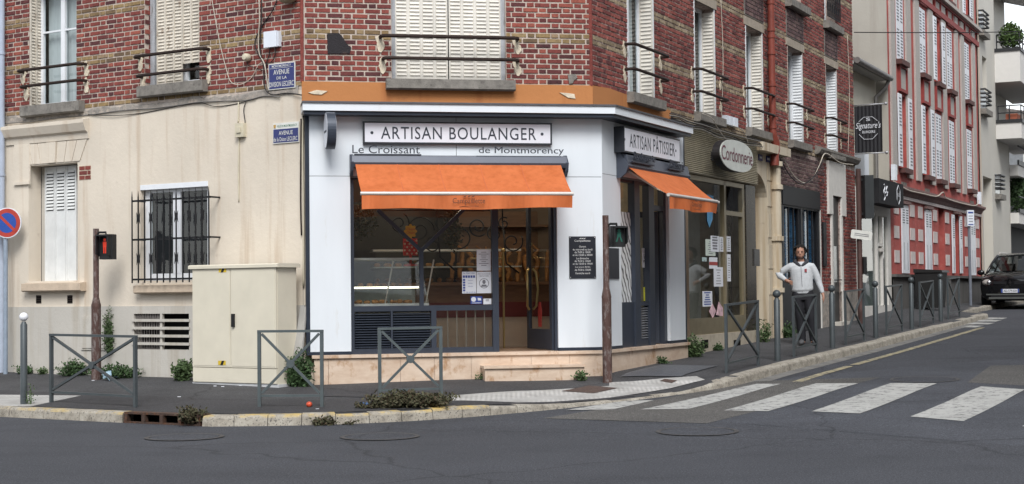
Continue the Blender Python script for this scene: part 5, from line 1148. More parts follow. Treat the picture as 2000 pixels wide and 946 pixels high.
mb = MB(); mb.box(q0, q1, -.1, .06, zgc, zbase); add('stone_base', mb, paint('cobbler_stone', (.42, .37, .29), .8, var=.15, bump=.5), CB, FR)
m0, m1, m2, m3, m4 = q0+.25, FR.u(1414.5, .02), FR.u(1418, .02), FR.u(1450, .02), FR.u(1456, .02)
mb = MB()
for a, b in ((q0+.18, m0), (m1, m2), (m3, m3+.12)): mb.box(a, b, -.05, .03, zbase, ztopg)
mb.box(m0, m1, -.05, .03, zbase, zbase+.28); mb.box(m0, m3, -.05, .03, ztopg-.08, ztopg); zt_ = FR.uz(1435, 418, .02)[1]; mb.box(m2, m3, -.05, .03, zt_-.04, zt_+.04); mb.box(m2, m3, -.05, .03, zbase, zbase+.3); CF = add('window_frame', mb, M_GOLD, CB, FR)
G_COB = glass('cobbler_glass', (.8, .82, .8), 1.0)
mb = MB(); mb.quad((m0, -.01, zbase+.28), (m1, -.01, zbase+.28), (m1, -.01, ztopg), (m0, -.01, ztopg)); add('pane', mb, G_COB, CF, FR)
mb = MB(); mb.quad((m2, -.01, zbase+.3), (m3, -.01, zbase+.3), (m3, -.01, zt_), (m2, -.01, zt_)); add('door_pane', mb, G_COB, CF, FR)
mb = MB(); mb.quad((m2, -.01, zt_), (m3, -.01, zt_), (m3, .12, ztopg-.1), (m2, .12, ztopg-.1)); add('fanlight', mb, G_COB, CF, FR)
for a, b in ((m4, q1-.02), (q0, q0+.18)): mb = MB(); mb.box(a, b, -.05, .04, zbase, ztopg); add('granite_pillar', mb, M_GRAN, CB, FR)
mb = MB(); mb.box(m3+.12, m4, -.3, -.25, zbase, ztopg); add('pillar_recess', mb, M_GRAN, CB, FR)
mb = MB(); M_COBW = paint('cobbler_wall', (.4, .34, .24), .8, var=.3, scale=3)
mb.box(q0, q1, -2.2, -2.1, zgc, 4.25); mb.box(q0, q1, -2.1, -.06, 3.55, 3.6); mb.box(q0, q0+.02, -2.1, -.06, zgc, 3.55); mb.box(q1-.03, q1, -2.1, -.06, zgc, 3.55); mb.box(q0, q1, -2.1, -.06, zbase-.1, zbase); add('inner_wall', mb, M_COBW, CB, FR)
mb = MB(); mb.box(m2-.1, m3-.1, -.8, -.76, zbase, 3.0); add('inner_door', mb, paint('grey_door', (.35, .36, .34), .6), CB, FR)
mb = MB(); lu_, lz_ = FR.u(1447, -.8), FR.uz(1447, 373, -.8)[1]; mb.ball((lu_, -.8, lz_), .035, 10, 6); lb = add('lit_bulb', mb, emit('bulb_glow', (1, .85, .6), 25), CB, FR)
ll = bpy.data.lights.new('bulb_light', 'POINT'); ll.energy = 22; ll.color = (1, .85, .62); ll.shadow_soft_size = .05; lo = bpy.data.objects.new('bulb_light', ll); COL.objects.link(lo); _place(lo, FR.M @ Matrix.Translation((lu_, .75, lz_-.08)), lb)
for x in (1378, 1441): r = FR.rect(x-7, 664, x+6, 680, .07); mb = MB(); mb.box(r[0], r[1], .055, .066, r[2], r[3]); v_ = add('air_vent', mb, M_DARK, CB, FR)
# oval sign
os_ = thing('oval_sign', 'oval white light box sign reading Cordonnerie with dark rim', 'sign', FR, (FR.u(1440, .4), .1, FR.uz(1440, 333, .4)[1]))
e0, e1 = FR.u(1409, .48), FR.u(1473.5, .48); ez = FR.uz(1441, 305.5, .48)[1]; eh = .27; eu = (e0+e1)/2; ew = (e1-e0)/2
el = lambda k_: [(eu+ew*k_*math.copysign(abs(math.cos(6.283*i/44))**.8, math.cos(6.283*i/44)), ez+eh*k_*math.copysign(abs(math.sin(6.283*i/44))**.9, math.sin(6.283*i/44))) for i in range(44)]
mb = MB(); mb.box(eu-.25, eu+.25, .08, .36, ez-.08, ez+.08); add('mount', mb, M_BLACK, os_, FR)
mb = MB(); mb.prism(el(1.0), .34, .47); add('rim', mb, paint('oval_rim', (.015, .013, .014), .5), os_, FR)
mb = MB(); mb.prism(el(.985), .47, .485); add('face', mb, paint('oval_face', (.52, .54, .5), .4, var=.08), os_, FR)
mb = MB(); put_text(mb, 'Cordonnerie', e0+.07*ew, e1-.07*ew, ez-eh*.42, ez+eh*.5, .489, .018, 0, .95); add('lettering', mb, paint('maroon_letters', (.13, .03, .05), .6), os_, FR)
# papers on the cobbler glass
CD = .0
paper('pale green notice on the cobbler window', FR, 1378, 468, 1397, 500, CD, lines(7, .7), paint('pale_green_paper', (.5, .56, .5), .7))
paper('blue and white printed notice on the cobbler window', FR, 1388, 461, 1404, 492, CD+.004, lines(5, .7, .2, .9, .03), M_PAPER)
paper('white sheet with grey lines beside the cobbler door', FR, 1405, 463, 1413, 492, CD, lines(7, .7))
paper('white sheet with blue table low on the cobbler window', FR, 1372, 569, 1391, 599, CD, lambda mb, r, d: (lines(6, .8, .15, .9, .02)(mb, r, d), M_BLUEP)[1])
paper('small round pale sticker on the cobbler window', FR, 1371, 503, 1380, 511, CD, lines(1, .5), paint('teal_sticker', (.35, .45, .44), .6), 'sticker')
paper('white and red notice on the cobbler window', FR, 1385, 503, 1401, 525, CD, lambda mb, r, d: (mb.box(r[0], r[1], d-.001, d, r[2]+.3*(r[3]-r[2]), r[2]+.6*(r[3]-r[2])), MATS['red_sticker'])[1])
paper('tall white sheet on the cobbler door glass', FR, 1419, 462, 1427, 492, CD, lines(6, .7))
paper('long white sheet hanging on the cobbler door glass', FR, 1420, 497, 1427, 550, CD, lines(9, .7))
paper('white leaflet low on the cobbler window behind the barrier', FR, 1394, 522, 1412, 560, CD+.003, lines(6, .6))
r = FR.rect(1385, 600, 1412, 615, .004); mb = MB(); um = (r[0]+r[1])/2; zc = (r[2]+r[3])/2
mb.prism([(um-.5*(r[1]-r[0]), zc), (um-.25*(r[1]-r[0]), zc+.13), (um, zc), (um-.25*(r[1]-r[0]), zc-.13)], .002, .004); mb.prism([(um, zc-.07), (um+.5*(r[1]-r[0]), zc-.1), (um+.5*(r[1]-r[0]), zc+.05), (um+.2*(r[1]-r[0]), zc+.16)], .002, .004)
add('window_sticker', mb, paint('pink_white_sticker', (.6, .4, .44), .6, var=.4, scale=12), None, FR, label='red and white diamond shaped sticker low on the cobbler window', cat='sticker')
pen = [FR.uz(x, y, .01) for x, y in ((1381, 380), (1394, 383), (1392, 430), (1386, 445), (1382, 432))]
mb = MB(); mb.prism(pen, .003, .006); add('pennant', mb, paint('blue_pennant', (.08, .26, .45), .6), None, FR, label='pointed light blue pennant in the cobbler window under the awning', cat='pennant')
r = FR.rect(1474, 487, 1484, 520, .06); mb = MB(); mb.box(r[0], r[1], .035, .06, r[2], r[3]); ic = add('intercom', mb, paint('intercom_steel', (.1, .1, .1), .4, .5), None, FR, label='dark intercom panel on the ochre stone portal', cat='intercom')
for x, y, lb_ in ((1487, 308, 'left small blue house number plate above the stone portal'), (1502, 311, 'right small blue house number plate above the stone portal')):
    r = FR.rect(x-3.5, y-6, x+3.5, y+6, .06); T = thing('house_number_plate', lb_, 'number plate', FR, ((r[0]+r[1])/2, .05, r[2]), 'house number plates over the portal'); mb = MB(); mb.box(r[0], r[1], .035, .05, r[2], r[3]); add('plate', mb, paint('enamel_blue', (.03, .04, .16), .35), T, FR)
    mb = MB(); mb.box(r[0]+.04, r[1]-.04, .05, .053, r[2]+.04, r[3]-.04); add('worn_number', mb, M_PAPER, T, FR)
# ================================================================ STREET NAME SIGNS
M_ENAM = paint('street_sign_blue', (.022, .03, .14), .35, var=.05); M_ENAMW = paint('street_sign_white', (.66, .66, .62), .4); M_ENAMG = paint('street_sign_green', (.05, .16, .1), .5)
def street_sign(label, quad, d, build):
    x0, y0, x1, y1 = quad; r = FL.rect(x0, y0, x1, y1, d); T = thing('street_name_sign', label, 'street sign', FL, ((r[0]+r[1])/2, d, r[2]), 'street name signs on the building corner'); build(T, r, d); return T
def upper(T, r, d):
    W_, H = r[1]-r[0], r[3]-r[2]; mb = MB(); mb.box(r[0], r[1], d-.015, d, r[2], r[3]); add('plate', mb, M_ENAMW, T, FL); mb = MB(); mb.box(r[0]+.012, r[1]-.012, d-.001, d+.003, r[2]+.012, r[3]-.012); add('blue_field', mb, M_ENAM, T, FL)
    mb = MB(); dd = d+.006; put_text(mb, 'MONTMORENCY', r[0]+.14*W_, r[1]-.14*W_, r[2]+.845*H, r[2]+.935*H, dd, .02); put_text(mb, 'AVENUE', r[0]+.2*W_, r[1]-.2*W_, r[2]+.565*H, r[2]+.75*H, dd, .02); put_text(mb, 'DE LA', r[0]+.32*W_, r[1]-.3*W_, r[2]+.38*H, r[2]+.485*H, dd, .02); put_text(mb, 'DIVISION LECLERC', r[0]+.04*W_, r[1]-.04*W_, r[2]+.1*H, r[2]+.29*H, dd, .025)
    mb.box(r[0]+.03, r[1]-.03, d+.003, dd, r[2]+.805*H, r[2]+.815*H); add('lettering', mb, M_ENAMW, T, FL)
street_sign('upper blue enamel street sign AVENUE DE LA DIVISION LECLERC on the brick', (524.5, 123, 576, 174), .03, upper)
def lower(T, r, d):
    W_, H = r[1]-r[0], r[3]-r[2]; mb = MB(); mb.box(r[0], r[1], d-.015, d, r[2], r[3]); add('plate', mb, M_ENAMW, T, FL); mb = MB(); mb.box(r[0]+.01, r[1]-.01, d-.001, d+.003, r[2]+.012, r[2]+.7*H); add('blue_field', mb, M_ENAM, T, FL); dd = d+.006
    mb = MB(); put_text(mb, 'AVENUE', r[0]+.24*W_, r[1]-.22*W_, r[2]+.4*H, r[2]+.6*H, dd, .02); put_text(mb, 'de la Dsion LECLERC', r[0]+.04*W_, r[1]-.04*W_, r[2]+.1*H, r[2]+.3*H, dd, .02); add('lettering', mb, M_ENAMW, T, FL)
    mb = MB(); put_text(mb, 'VILLE DE MONTMORENCY', r[0]+.17*W_, r[1]-.05*W_, r[2]+.785*H, r[2]+.9*H, dd, .01); add('heading', mb, M_ENAMG, T, FL)
    mb = MB(); mb.prism([(r[0]+.04*W_, r[2]+.76*H), (r[0]+.11*W_, r[2]+.76*H), (r[0]+.12*W_, r[2]+.93*H), (r[0]+.03*W_, r[2]+.93*H)], d, dd); add('crest', mb, paint('crest_gold', (.45, .28, .08), .5), T, FL)
street_sign('lower white topped street sign AVENUE de la Dsion LECLERC on the cream wall', (533, 239.5, 583.5, 279.5), .03, lower)
# ================================================================ BOXES, LAMP AND CABLES ON THE WALLS
M_PLAST = paint('white_plastic_box', (.68, .72, .78), .4, var=.03); M_CREAMB = paint('cream_plastic', (.55, .5, .38), .5, var=.08); M_CABLE = paint('black_cable', (.015, .013, .013), .6); M_CABLEW = paint('pale_cable', (.5, .45, .38), .7); M_CABLEG = paint('grey_cable', (.16, .15, .14), .7)
r = FL.rect(515.5, 62, 541, 91, .1); T = thing('junction_box', 'white plastic cable box on the brick above the upper street sign', 'junction box', FL, ((r[0]+r[1])/2, 0, r[2]))
mb = MB(); mb.box(r[0], r[1], .0, .07, r[2], r[3]); add('base', mb, M_PLAST, T, FL); mb = MB(); mb.box(r[0]-.008, r[1]-.012, .07, .1, r[2]-.008, r[3]+.008); add('cover', mb, M_PLAST, T, FL)
r = FL.rect(460.5, 241, 477, 268, .06); mb = MB(); mb.box(r[0], r[1], .01, .08, r[2], r[3]); mb.box(r[0]+.04, r[1]-.04, .08, .1, r[2]+.06, r[3]-.06); add('electric_box', mb, M_CREAMB, None, FL, label='small cream electric box on the cream wall left of the street signs', cat='electric box')
mb = MB(); u, z = FL.uz(480, 112, .08); mb.lathe([(.03, .0), (.055, .03), (.055, .09), (.04, .12), (0, .125)], (u, 0, z), 14, 'd'); add('wall_lamp', mb, M_CREAMB, None, FL, smooth=True, label='small round cream fitting on the brick left of the blue street sign', cat='fitting')
mb = MB(); u, z = FL.uz(562, 2, .1); mb.ball((u, .1, z+.03), .12, 12, 8, (1.3, .8, .5)); mb.tube([(u, -.01, z), (u, .12, z)], .02); add('bird_nest', mb, paint('nest_mud', (.33, .27, .18), .9, bump=.8), None, FL, smooth='all', label='mud coloured lump stuck under the top edge above the street signs', cat='lump')
def cable(label, fr, pts, r=.008, mat=None, d=.03, sag=0.0, name='cable', group='cables running over the facade'):
    P = [Vector((fr.uz(x, y, d)[0], d+.012*math.sin(i*1.9), fr.uz(x, y, d)[1])) for i, (x, y) in enumerate(pts)]; D = []
    for i in range(len(P)-1):
        p0, p1, p2, p3 = P[max(i-1, 0)], P[i], P[i+1], P[min(i+2, len(P)-1)]
        for k in range(6): t = k/6; q = .5*((2*p1)+(p2-p0)*t+(2*p0-5*p1+4*p2-p3)*t*t+(3*p1-p0-3*p2+p3)*t**3); D.append(q)
    D.append(P[-1]); mb = MB(); mb.tube(D, r, 5); return add(name, mb, mat or M_CABLE, None, fr, smooth='all', label=label, cat='cable', group=group)
cable('thin pale cable looping down the brick right of the shuttered first floor window', FL, [(414, 0), (422, 40), (430, 90), (440, 130), (452, 160), (470, 165), (490, 152), (505, 128), (515, 122)], .006, M_CABLEW)
cable('thick black cable hanging left of the white cable box', FL, [(541, 0), (533, 22), (515, 45), (501, 70), (499, 90), (508, 112), (516, 122)], .009)
cable('pale cable dropping beside the black one left of the cable box', FL, [(506, 0), (508, 40), (504, 75), (506, 105), (518, 128), (524, 178)], .009, M_CABLEW, .035)
cable('black cable running straight down to the blue street sign', FL, [(511, 0), (511, 50), (507, 95), (514, 130), (518, 170), (530, 185), (560, 182), (590, 186)], .009, None, .045)
cable('black cable leaving the white cable box downwards', FL, [(528, 92), (526, 110), (519, 130), (522, 175)], .008)
cable('second black cable curling under the white cable box', FL, [(539, 92), (537, 112), (528, 122), (520, 124)], .007)
cable('short black lead from the round fitting to the cable bundle', FL, [(482, 118), (486, 128), (500, 133), (512, 138)], .006)
cable('long grey cable sagging along the top of the cream wall', FL, [(8, 242), (60, 238), (120, 230), (172, 225), (240, 216), (300, 212), (345, 206), (388, 200), (430, 198), (480, 196), (515, 188), (548, 190)], .009, M_CABLEG)
cable('thin dark cable sagging below the grey one on the cream wall', FL, [(172, 224), (220, 226), (270, 222), (330, 211), (388, 201), (420, 208), (460, 203), (500, 193)], .006)
cable('beige conduit down the cream wall through the electric box', FL, [(466, 200), (466, 240)], .012, M_CREAMB, .02); cable('beige conduit below the electric box', FL, [(467, 268), (467, 330), (466, 395)], .012, M_CREAMB, .02)
cable('black cable hanging beside the electric box', FL, [(480, 200), (477, 215), (478, 240), (476, 265), (470, 268)], .007)
cable('thin pipe on the wall edge beside the white bakery panels', FL, [(592, 200), (592, 300), (592, 420), (592, 560)], .014, M_CREAMB, .04)
cable('second thin pipe beside the bakery edge trim', FL, [(588, 232), (588, 380), (588, 460)], .012, M_BAR, .04)
for i, dy in enumerate((0, 4, 9, 13, 18)):
    cable(('topmost black', 'second grey', 'middle brown', 'fourth black', 'lowest grey')[i]+' cable in the bundle above the ribbed cobbler fascia' , FR, [(1308, 222+dy), (1325, 226+dy*.8), (1345, 233+dy), (1372, 241+dy*.7), (1400, 250+dy), (1425, 258+dy*.8), (1450, 264+dy), (1475, 272+dy*.7), (1500, 280+dy*.5)], .012 if i % 2 else .009, (M_CABLE, M_CABLEG, M_BAR)[i % 3], .12+.02*i, group='cable bundle above the cobbler fascia')
cable('pale cable hanging across the oval cobbler sign', FR, [(1372, 222), (1390, 232), (1402, 250), (1415, 268), (1428, 282), (1434, 300)], .007, M_CABLEW, .2)
cable('pale cable from the white meter boxes over the oval sign', FR, [(1432, 246), (1445, 252), (1456, 262), (1462, 280)], .007, M_CABLEW, .2)
cable('bundle of pale cables hanging in an arc over the dark shop', FR, [(1500, 282), (1518, 292), (1535, 318), (1552, 345), (1570, 358), (1588, 348), (1602, 322), (1612, 300), (1640, 318), (1668, 322)], .012, M_CABLEW, .15); cable('black cable hanging in an arc over the dark shop', FR, [(1498, 281), (1515, 297), (1530, 320), (1545, 345), (1565, 360), (1590, 345), (1608, 312)], .012, None, .18)
for x0, x1 in ((1419, 1425.5), (1426, 1433), (1434, 1442)):
    r = FR.rect(x0, 226+(x0-1419)*.3, x1, 243+(x0-1419)*.3, .1); mb = MB(); mb.box(r[0]+.01, r[1]-.01, .0, .1, r[2], r[3]); add('meter_box', mb, M_PLAST, None, FR, label={1419: 'left', 1426: 'middle', 1434: 'right'}[x0]+' of the three white meter boxes below the second side window', cat='meter box', group='white meter boxes above the oval sign')
for x, (ya, yb) in ((1408, (0, 235)), (1655, (70, 300))): cable('thin pale cable running down the side facade %s' % ('between the second and third windows' if x < 1500 else 'at the far end of the brick'), FR, [(x, ya), (x+3, (ya+yb)/2), (x+2, yb)], .007, M_CABLEW, .02)
mb = MB(); a = FR.W(RLEN-.2, .1, FR.uz(1671, 65, .1)[1]); b = Vector((30, 52, 12.4)); mb.tube([(a.lerp(b, k/20).x, -a.lerp(b, k/20).y, a.lerp(b, k/20).z-1.6*math.sin(math.pi*k/20)*.5) for k in range(21)], .012, 5); add('overhead_wire', mb, M_CABLE, None, label='thin overhead wire crossing in front of the half timbered red building', cat='wire')
# ================================================================ UTILITY CABINET, PLANKS
cd = .62; k0, k1 = FL.u(373, cd), FL.u(541, cd); zk1 = FL.uz(455, 517, cd)[1]; pk = FL.W((k0+k1)/2, cd-.2, 0); zk0 = zwalk(pk.x, pk.y)-.03
M_CAB = paint('cream_cabinet', (.63, .585, .475), .5, var=.05, scale=3, c2=(.5, .42, .25), c2amt=(.71, .74)); M_CABG = paint('cabinet_plinth', (.5, .51, .52), .7, var=.1)
UC = thing('utility_cabinet', 'tall cream metal utility cabinet with two doors standing against the wall', 'cabinet', FL, ((k0+k1)/2, cd-.2, zk0))
mb = MB(); mb.box(k0+.02, k1-.02, .2, cd-.03, zk0+.05, zk1-.045); add('body', mb, M_CAB, UC, FL); mb = MB(); mb.box(k0, k1, .2, cd-.02, zk0-.1, zk0+.05); add('base', mb, M_CABG, UC, FL)
mb = MB(); mb.prism_u([(.17, zk1-.05), (.17, zk1-.01), (.2, zk1+.004), (cd, zk1+.004), (cd+.03, zk1-.01), (cd+.03, zk1-.05)], k0-.03, k1+.03); add('lid', mb, M_CAB, UC, FL)
km = FL.u(450, cd); zd0 = FL.uz(455, 718, cd)[1]
for a, b in ((k0+.025, km-.004), (km+.004, k1-.025)):
    mb = MB(); mb.box(a, b, cd-.03, cd, zd0, zk1-.055); mb.box(a+.02, b-.02, cd, cd+.004, zd0+.02, zk1-.075); D_ = add('door', mb, M_CAB, UC, FL)
    if a > km-.1:
        mb = MB(); q = FL.uz(457, 626, cd); mb.box(q[0]-.022, q[0]+.022, cd+.004, cd+.035, q[1]-.09, q[1]+.09); add('handle', mb, M_BLACK, D_, FL)
mb = MB(); mb.box(k0+.025, k1-.025, cd-.028, cd-.004, zk0+.06, zd0-.01); add('lower_panel', mb, M_CAB, UC, FL)
M_HAZ = paint('hazard_yellow', (.6, .42, .03), .6)
for x, y in ((435, 528), (434, 709)):
    q = FL.uz(x, y, cd); mb = MB(); mb.box(q[0]-.07, q[0]+.07, cd+.004, cd+.0065, q[1]-.03, q[1]+.03); s_ = add('hazard_sticker', mb, M_HAZ, UC, FL); mb = MB(); mb.prism([(q[0]-.03, q[1]-.03), (q[0]+.015, q[1]-.03), (q[0]+.045, q[1]+.03), (q[0], q[1]+.03)], cd+.0065, cd+.009); add('black_stripe', mb, M_BLACK, s_, FL)
M_PLANK = paint('grey_weathered_plank', (.36, .35, .33), .85, var=.15, scale=8, bump=.5, sc=(1, 1, .15))
for i, (xa, ya, xb, yb, w_) in enumerate(((576, 712, 590, 597, .075), (585, 708, 594, 600, .06))):
    a = FL.uz(xa, ya, .3); b = FL.uz(xb, yb, .1); mb = MB(); mb.bar((a[0], .3, max(a[1], .28)), (b[0], .08, b[1]), w_, .03); add('plank', mb, M_PLANK, None, FL, label=('wide' if i == 0 else 'narrow')+' pale plank leaning on the wall between cabinet and bakery', cat='plank', group='planks leaning beside the bakery')
# ================================================================ BARRIERS AND BOLLARDS
M_STEEL = paint('grey_green_steel', (.095, .115, .12), .45, .25, .1, 6, c2=(.2, .21, .21), c2amt=(.68, .74)); M_STEELD = paint('dark_grey_steel', (.07, .082, .088), .45, .25, .1)
def barrier(label, p, q, h, hub=True, mat=None, group=None):
    """St Andrew's cross guard rail between two ground points (legs follow the ground)"""
    mat = mat or M_STEEL; dx, dy = q.x-p.x, q.y-p.y; L = math.hypot(dx, dy); fr = Frame(p.x, p.y, math.atan2(dy, dx)); dz = (q.z-p.z)/L
    B = thing('cross_barrier', label, 'barrier', fr, (L/2, 0, (p.z+q.z)/2), group); zz = lambda u, k: p.z+dz*u+k; w_ = .04
    for u in (0, L): mb = MB(); mb.box(u-w_/2, u+w_/2, -w_/2, w_/2, zz(u, -.12), zz(u, h)); add('post', mb, mat, B, fr)
    mb = MB(); mb.bar((-w_/2, 0, zz(0, h+.012)), (L+w_/2, 0, zz(L, h+.012)), .03, .048); add('top_rail', mb, mat, B, fr)
    mb = MB(); mb.bar((w_/2, 0, zz(0, .14)), (L-w_/2, 0, zz(L, .14)), .028, .03); add('bottom_rail', mb, mat, B, fr)
    c = (L/2, 0, zz(L/2, (h+.14)/2))
    for a, b in (((.03, h-.02), (L-.03, .17)), ((.03, .17), (L-.03, h-.02))):
        mb = MB(); o_ = .0 if a[1] > b[1] else .002; mb.bar((a[0], o_, zz(a[0], a[1])), (b[0], o_, zz(b[0], b[1])), .03, .03+o_); add('brace', mb, mat, B, fr)
    if hub: mb = MB(); mb.lathe([(.0, -.026), (.048, -.026), (.048, .026), (0, .026)], c, 18, 'd'); add('hub_disc', mb, mat, B, fr)
    return B
def gw(x, y): v = on_walk(x, y); return v
GB = 'grey cross barriers along the kerb'
barrier('long cross barrier at the left, in front of the brown signal post', gw(100.5, 787), gw(264.5, 797), .86, True, M_STEELD, GB)
def pt_at(px, depth): r = ray(px, 700); t = depth/r.y; x, y = r.x*t, depth; return Vector((x, y, zwalk(x, y)))
barrier('cross barrier standing in front of the cream utility cabinet', pt_at(506.5, 18.55), pt_at(628.5, 18.5), .9, True, None, GB)
barrier('cross barrier in front of the bakery louvres, above the kerb weed', pt_at(741.5, 19.0), pt_at(861, 19.15), .885, True, None, GB)
def kerbline(px, d=1.72): u = FR.u(px, d, 640); v = FR.W(u, d, 0); return Vector((v.x, v.y, zwalk(v.x, v.y)))
LBR = ['cross barrier nearest the crosswalk on the side street', 'cross barrier directly in front of the standing man', 'cross barrier in front of the tall brown signal post in the side street', 'fourth cross barrier up the side street, in front of the burger shop', 'cross barrier in front of the black bin', 'last cross barrier up the side street, before the parked car']
for lb_, (a, b), h in zip(LBR, ((1418, 1480), (1550, 1594), (1651.5, 1687.5), (1731.5, 1762), (1797.5, 1823.5), (1852.5, 1874.5)), (.96, .96, .96, .96, .96, .96)): barrier(lb_, kerbline(a), kerbline(b), h, False, M_STEELD, GB)
def bollard(label, p, h, r, ballmat, group):
    B = thing('bollard', label, 'bollard', FW, (p.x, -p.y, p.z), group); mb = MB(); mb.lathe([(r, -.1), (r, h-.17), (r*.75, h-.155), (r*.55, h-.13)], (p.x, -p.y, p.z), 18); add('post', mb, M_STEELD, B, smooth=True)
    mb = MB(); mb.ball((p.x, -p.y, p.z+h-.07), r*1.28, 16, 12); add('ball', mb, ballmat, B, smooth='all')
M_BALLW = paint('white_ball', (.75, .76, .8), .4, var=.03)
bollard('bollard with white ball top at the far left', pt_at(46.5, 19.75), 1.19, .044, M_BALLW, 'ball topped bollards')
for x, lb_ in ((1518, 'bollard between the first side street barrier and the man'), (1625.5, 'bollard right of the man, before the dark door'), (1710.5, 'bollard in front of the burger shop window'), (1781, 'bollard in front of the red building plinth, left of the bin'), (1838, 'farthest bollard, right of the black bin')): bollard(lb_, kerbline(x), 1.12, .05, M_STEELD, 'ball topped bollards')
# ================================================================ SIGNAL POSTS
M_RUSTP = paint('rust_brown_post', (.075, .04, .035), .6, .2, .2, 10, .3, 60, (.26, .24, .23), (.66, .74), (1, 1, .5)); M_SIGB = paint('signal_black', (.012, .013, .014), .5)
M_WORNP = paint('worn_brown_post', (.09, .05, .042), .6, .2, .2, 10, .3, 60, (.2, .17, .16), (.5, .62), (1.5, 1.5, .5))
def signal_post(label, p, ztop, zneck, r0, r1, group):
    T = thing('signal_post', label, 'signal post', FW, (p.x, -p.y, p.z), group); c = (p.x, -p.y, 0)
    mb = MB(); mb.lathe([(r0, p.z-.1), (r0, zneck), (r0*1.04, zneck+.02), (r1*1.15, zneck+.12), (r1, zneck+.15), (r1, ztop)], c, 18); add('post', mb, M_RUSTP if r0 < .062 else M_WORNP, T, smooth=True); return T
def ped_signal(T, p, z0, z1, side, lit, man, ang=0.0, bracket=True):
    fr = Frame(p.x, p.y, ang); w_ = .21; u0 = side*.07 if side > 0 else side*.07-w_; h = z1-z0
    mb = MB(); mb.prism_z([(u0, -.1), (u0+w_, -.1), (u0+w_, .03), (u0+w_-.03, .06), (u0+.03, .06), (u0, .03)], z0, z1); S = add('signal_head', mb, M_SIGB, T, fr)
    mb = MB(); mb.prism_u([(.06, z0+h*.12), (.16, z0+h*.2), (.16, z0+h*.93), (.06, z1-.01)], u0+.005, u0+.02); mb.prism_u([(.06, z0+h*.12), (.16, z0+h*.2), (.16, z0+h*.93), (.06, z1-.01)], u0+w_-.02, u0+w_-.005); mb.box(u0+.005, u0+w_-.005, .05, .16, z1-.03, z1-.01); add('visor', mb, M_SIGB, S, fr)
    um = u0+w_/2; zc = z0+h*.52; mb = MB(); s_ = h*.3
    mb.prism([(um+.022*math.cos(k*.785), zc+s_*.85+.024*math.sin(k*.785)) for k in range(8)], .058, .064); mb.prism([(um-.03, zc+s_*.6), (um+.03, zc+s_*.6), (um+.026, zc-s_*.1), (um-.026, zc-s_*.1)], .058, .064)
    for sx in (-1, 1): mb.prism([(um+sx*.004, zc-s_*.1), (um+sx*.024, zc-s_*.1), (um+sx*(.05 if man == 'walk' else .022), zc-s_*.95), (um+sx*(.03 if man == 'walk' else .006), zc-s_*.95)], .058, .064)
    add('lit_figure', mb, lit, S, fr)
    if bracket: mb = MB(); mb.tube([(0, 0, z1-.04), (side*.06, .02, z1+.03), (side*.16, 0, z1+.03), (side*.16, 0, z1-.02)], .018, 6); add('bracket', mb, M_SIGB, T, fr)
p = pt_at(188, 22.75); T = signal_post('brown signal post with red man light in front of the cream wall', p, FW.uz(187, 447, -22.75)[1], FW.uz(188, 600, -22.75)[1], .07, .042, 'pedestrian signal posts')
ped_signal(T, p, FW.uz(205, 507, -22.7)[1], FW.uz(205, 458, -22.7)[1], 1, emit('red_man', (.5, .03, .01), .2), 'stand', R(-14))
p = pt_at(1186, 21.3); T = signal_post('worn brown signal post with green man light at the bakery corner', p, FW.uz(1184, 421, -21.3)[1], FW.uz(1186, 583, -21.3)[1], .066, .043, 'pedestrian signal posts')
ped_signal(T, p, FW.uz(1203, 482, -21.2)[1], FW.uz(1203, 441, -21.2)[1], 1, emit('green_man', (.01, .1, .07), .05), 'walk', R(14))
v = FR.W(FR.u(1681, .35, 600), .35, 0); p = Vector((v.x, v.y, zwalk(v.x, v.y))); dpt = v.y
T = signal_post('tall brown signal post at the far end of the brick building', p, FW.uz(1681, 330, -dpt)[1], p.z+.2, .06, .058, 'pedestrian signal posts')
fz0, fz1 = FW.uz(1695, 427, -dpt)[1], FW.uz(1695, 343, -dpt)[1]; ft = Frame(p.x, p.y, R(8))
mb = MB(); mb.prism_z([(.08, -.1), (.3, -.12), (.33, .02), (.3, .16), (.1, .14)], fz0, fz1); add('traffic_light', mb, paint('traffic_head', (.03, .034, .036), .45), T, ft); mb = MB(); mb.box(0, .1, -.03, .03, fz0+.08, fz0+.13); mb.box(0, .1, -.03, .03, fz1-.12, fz1-.07); add('bracket', mb, M_SIGB, T, ft)
zz0, zz1 = FW.uz(1689, 536, -dpt)[1], FW.uz(1689, 502, -dpt)[1]; mb = MB(); mb.box(.05, .13, -.08, .1, zz0, zz1); add('signal_head', mb, M_SIGB, T, ft)
ds = thing('direction_sign', 'tilted white direction sign fixed on the tall brown signal post', 'sign', ft, (0, .08, FW.uz(1683, 470, -dpt)[1])); zc = FW.uz(1683, 459.5, -dpt)[1]
def rot2(pts, a, c): return [(c[0]+x*math.cos(a)-y*math.sin(a), c[1]+x*math.sin(a)+y*math.cos(a)) for x, y in pts]
mb = MB(); mb.prism(rot2([(-.25, -.08), (-.22, -.1), (.22, -.1), (.25, -.07), (.25, .07), (.22, .1), (-.22, .1), (-.25, .08)], -.14, (.02, zc)), .075, .09); add('plate', mb, M_ENAMW, ds, ft); mb = MB(); mb.prism(rot2([(-.17, .012), (.17, .012), (.17, .026), (-.17, .026)], -.14, (.02, zc)), .09, .094); mb.prism(rot2([(-.17, -.026), (.17, -.026), (.17, -.012), (-.17, -.012)], -.14, (.02, zc)), .09, .094); add('line', mb, M_GREYP, ds, ft)
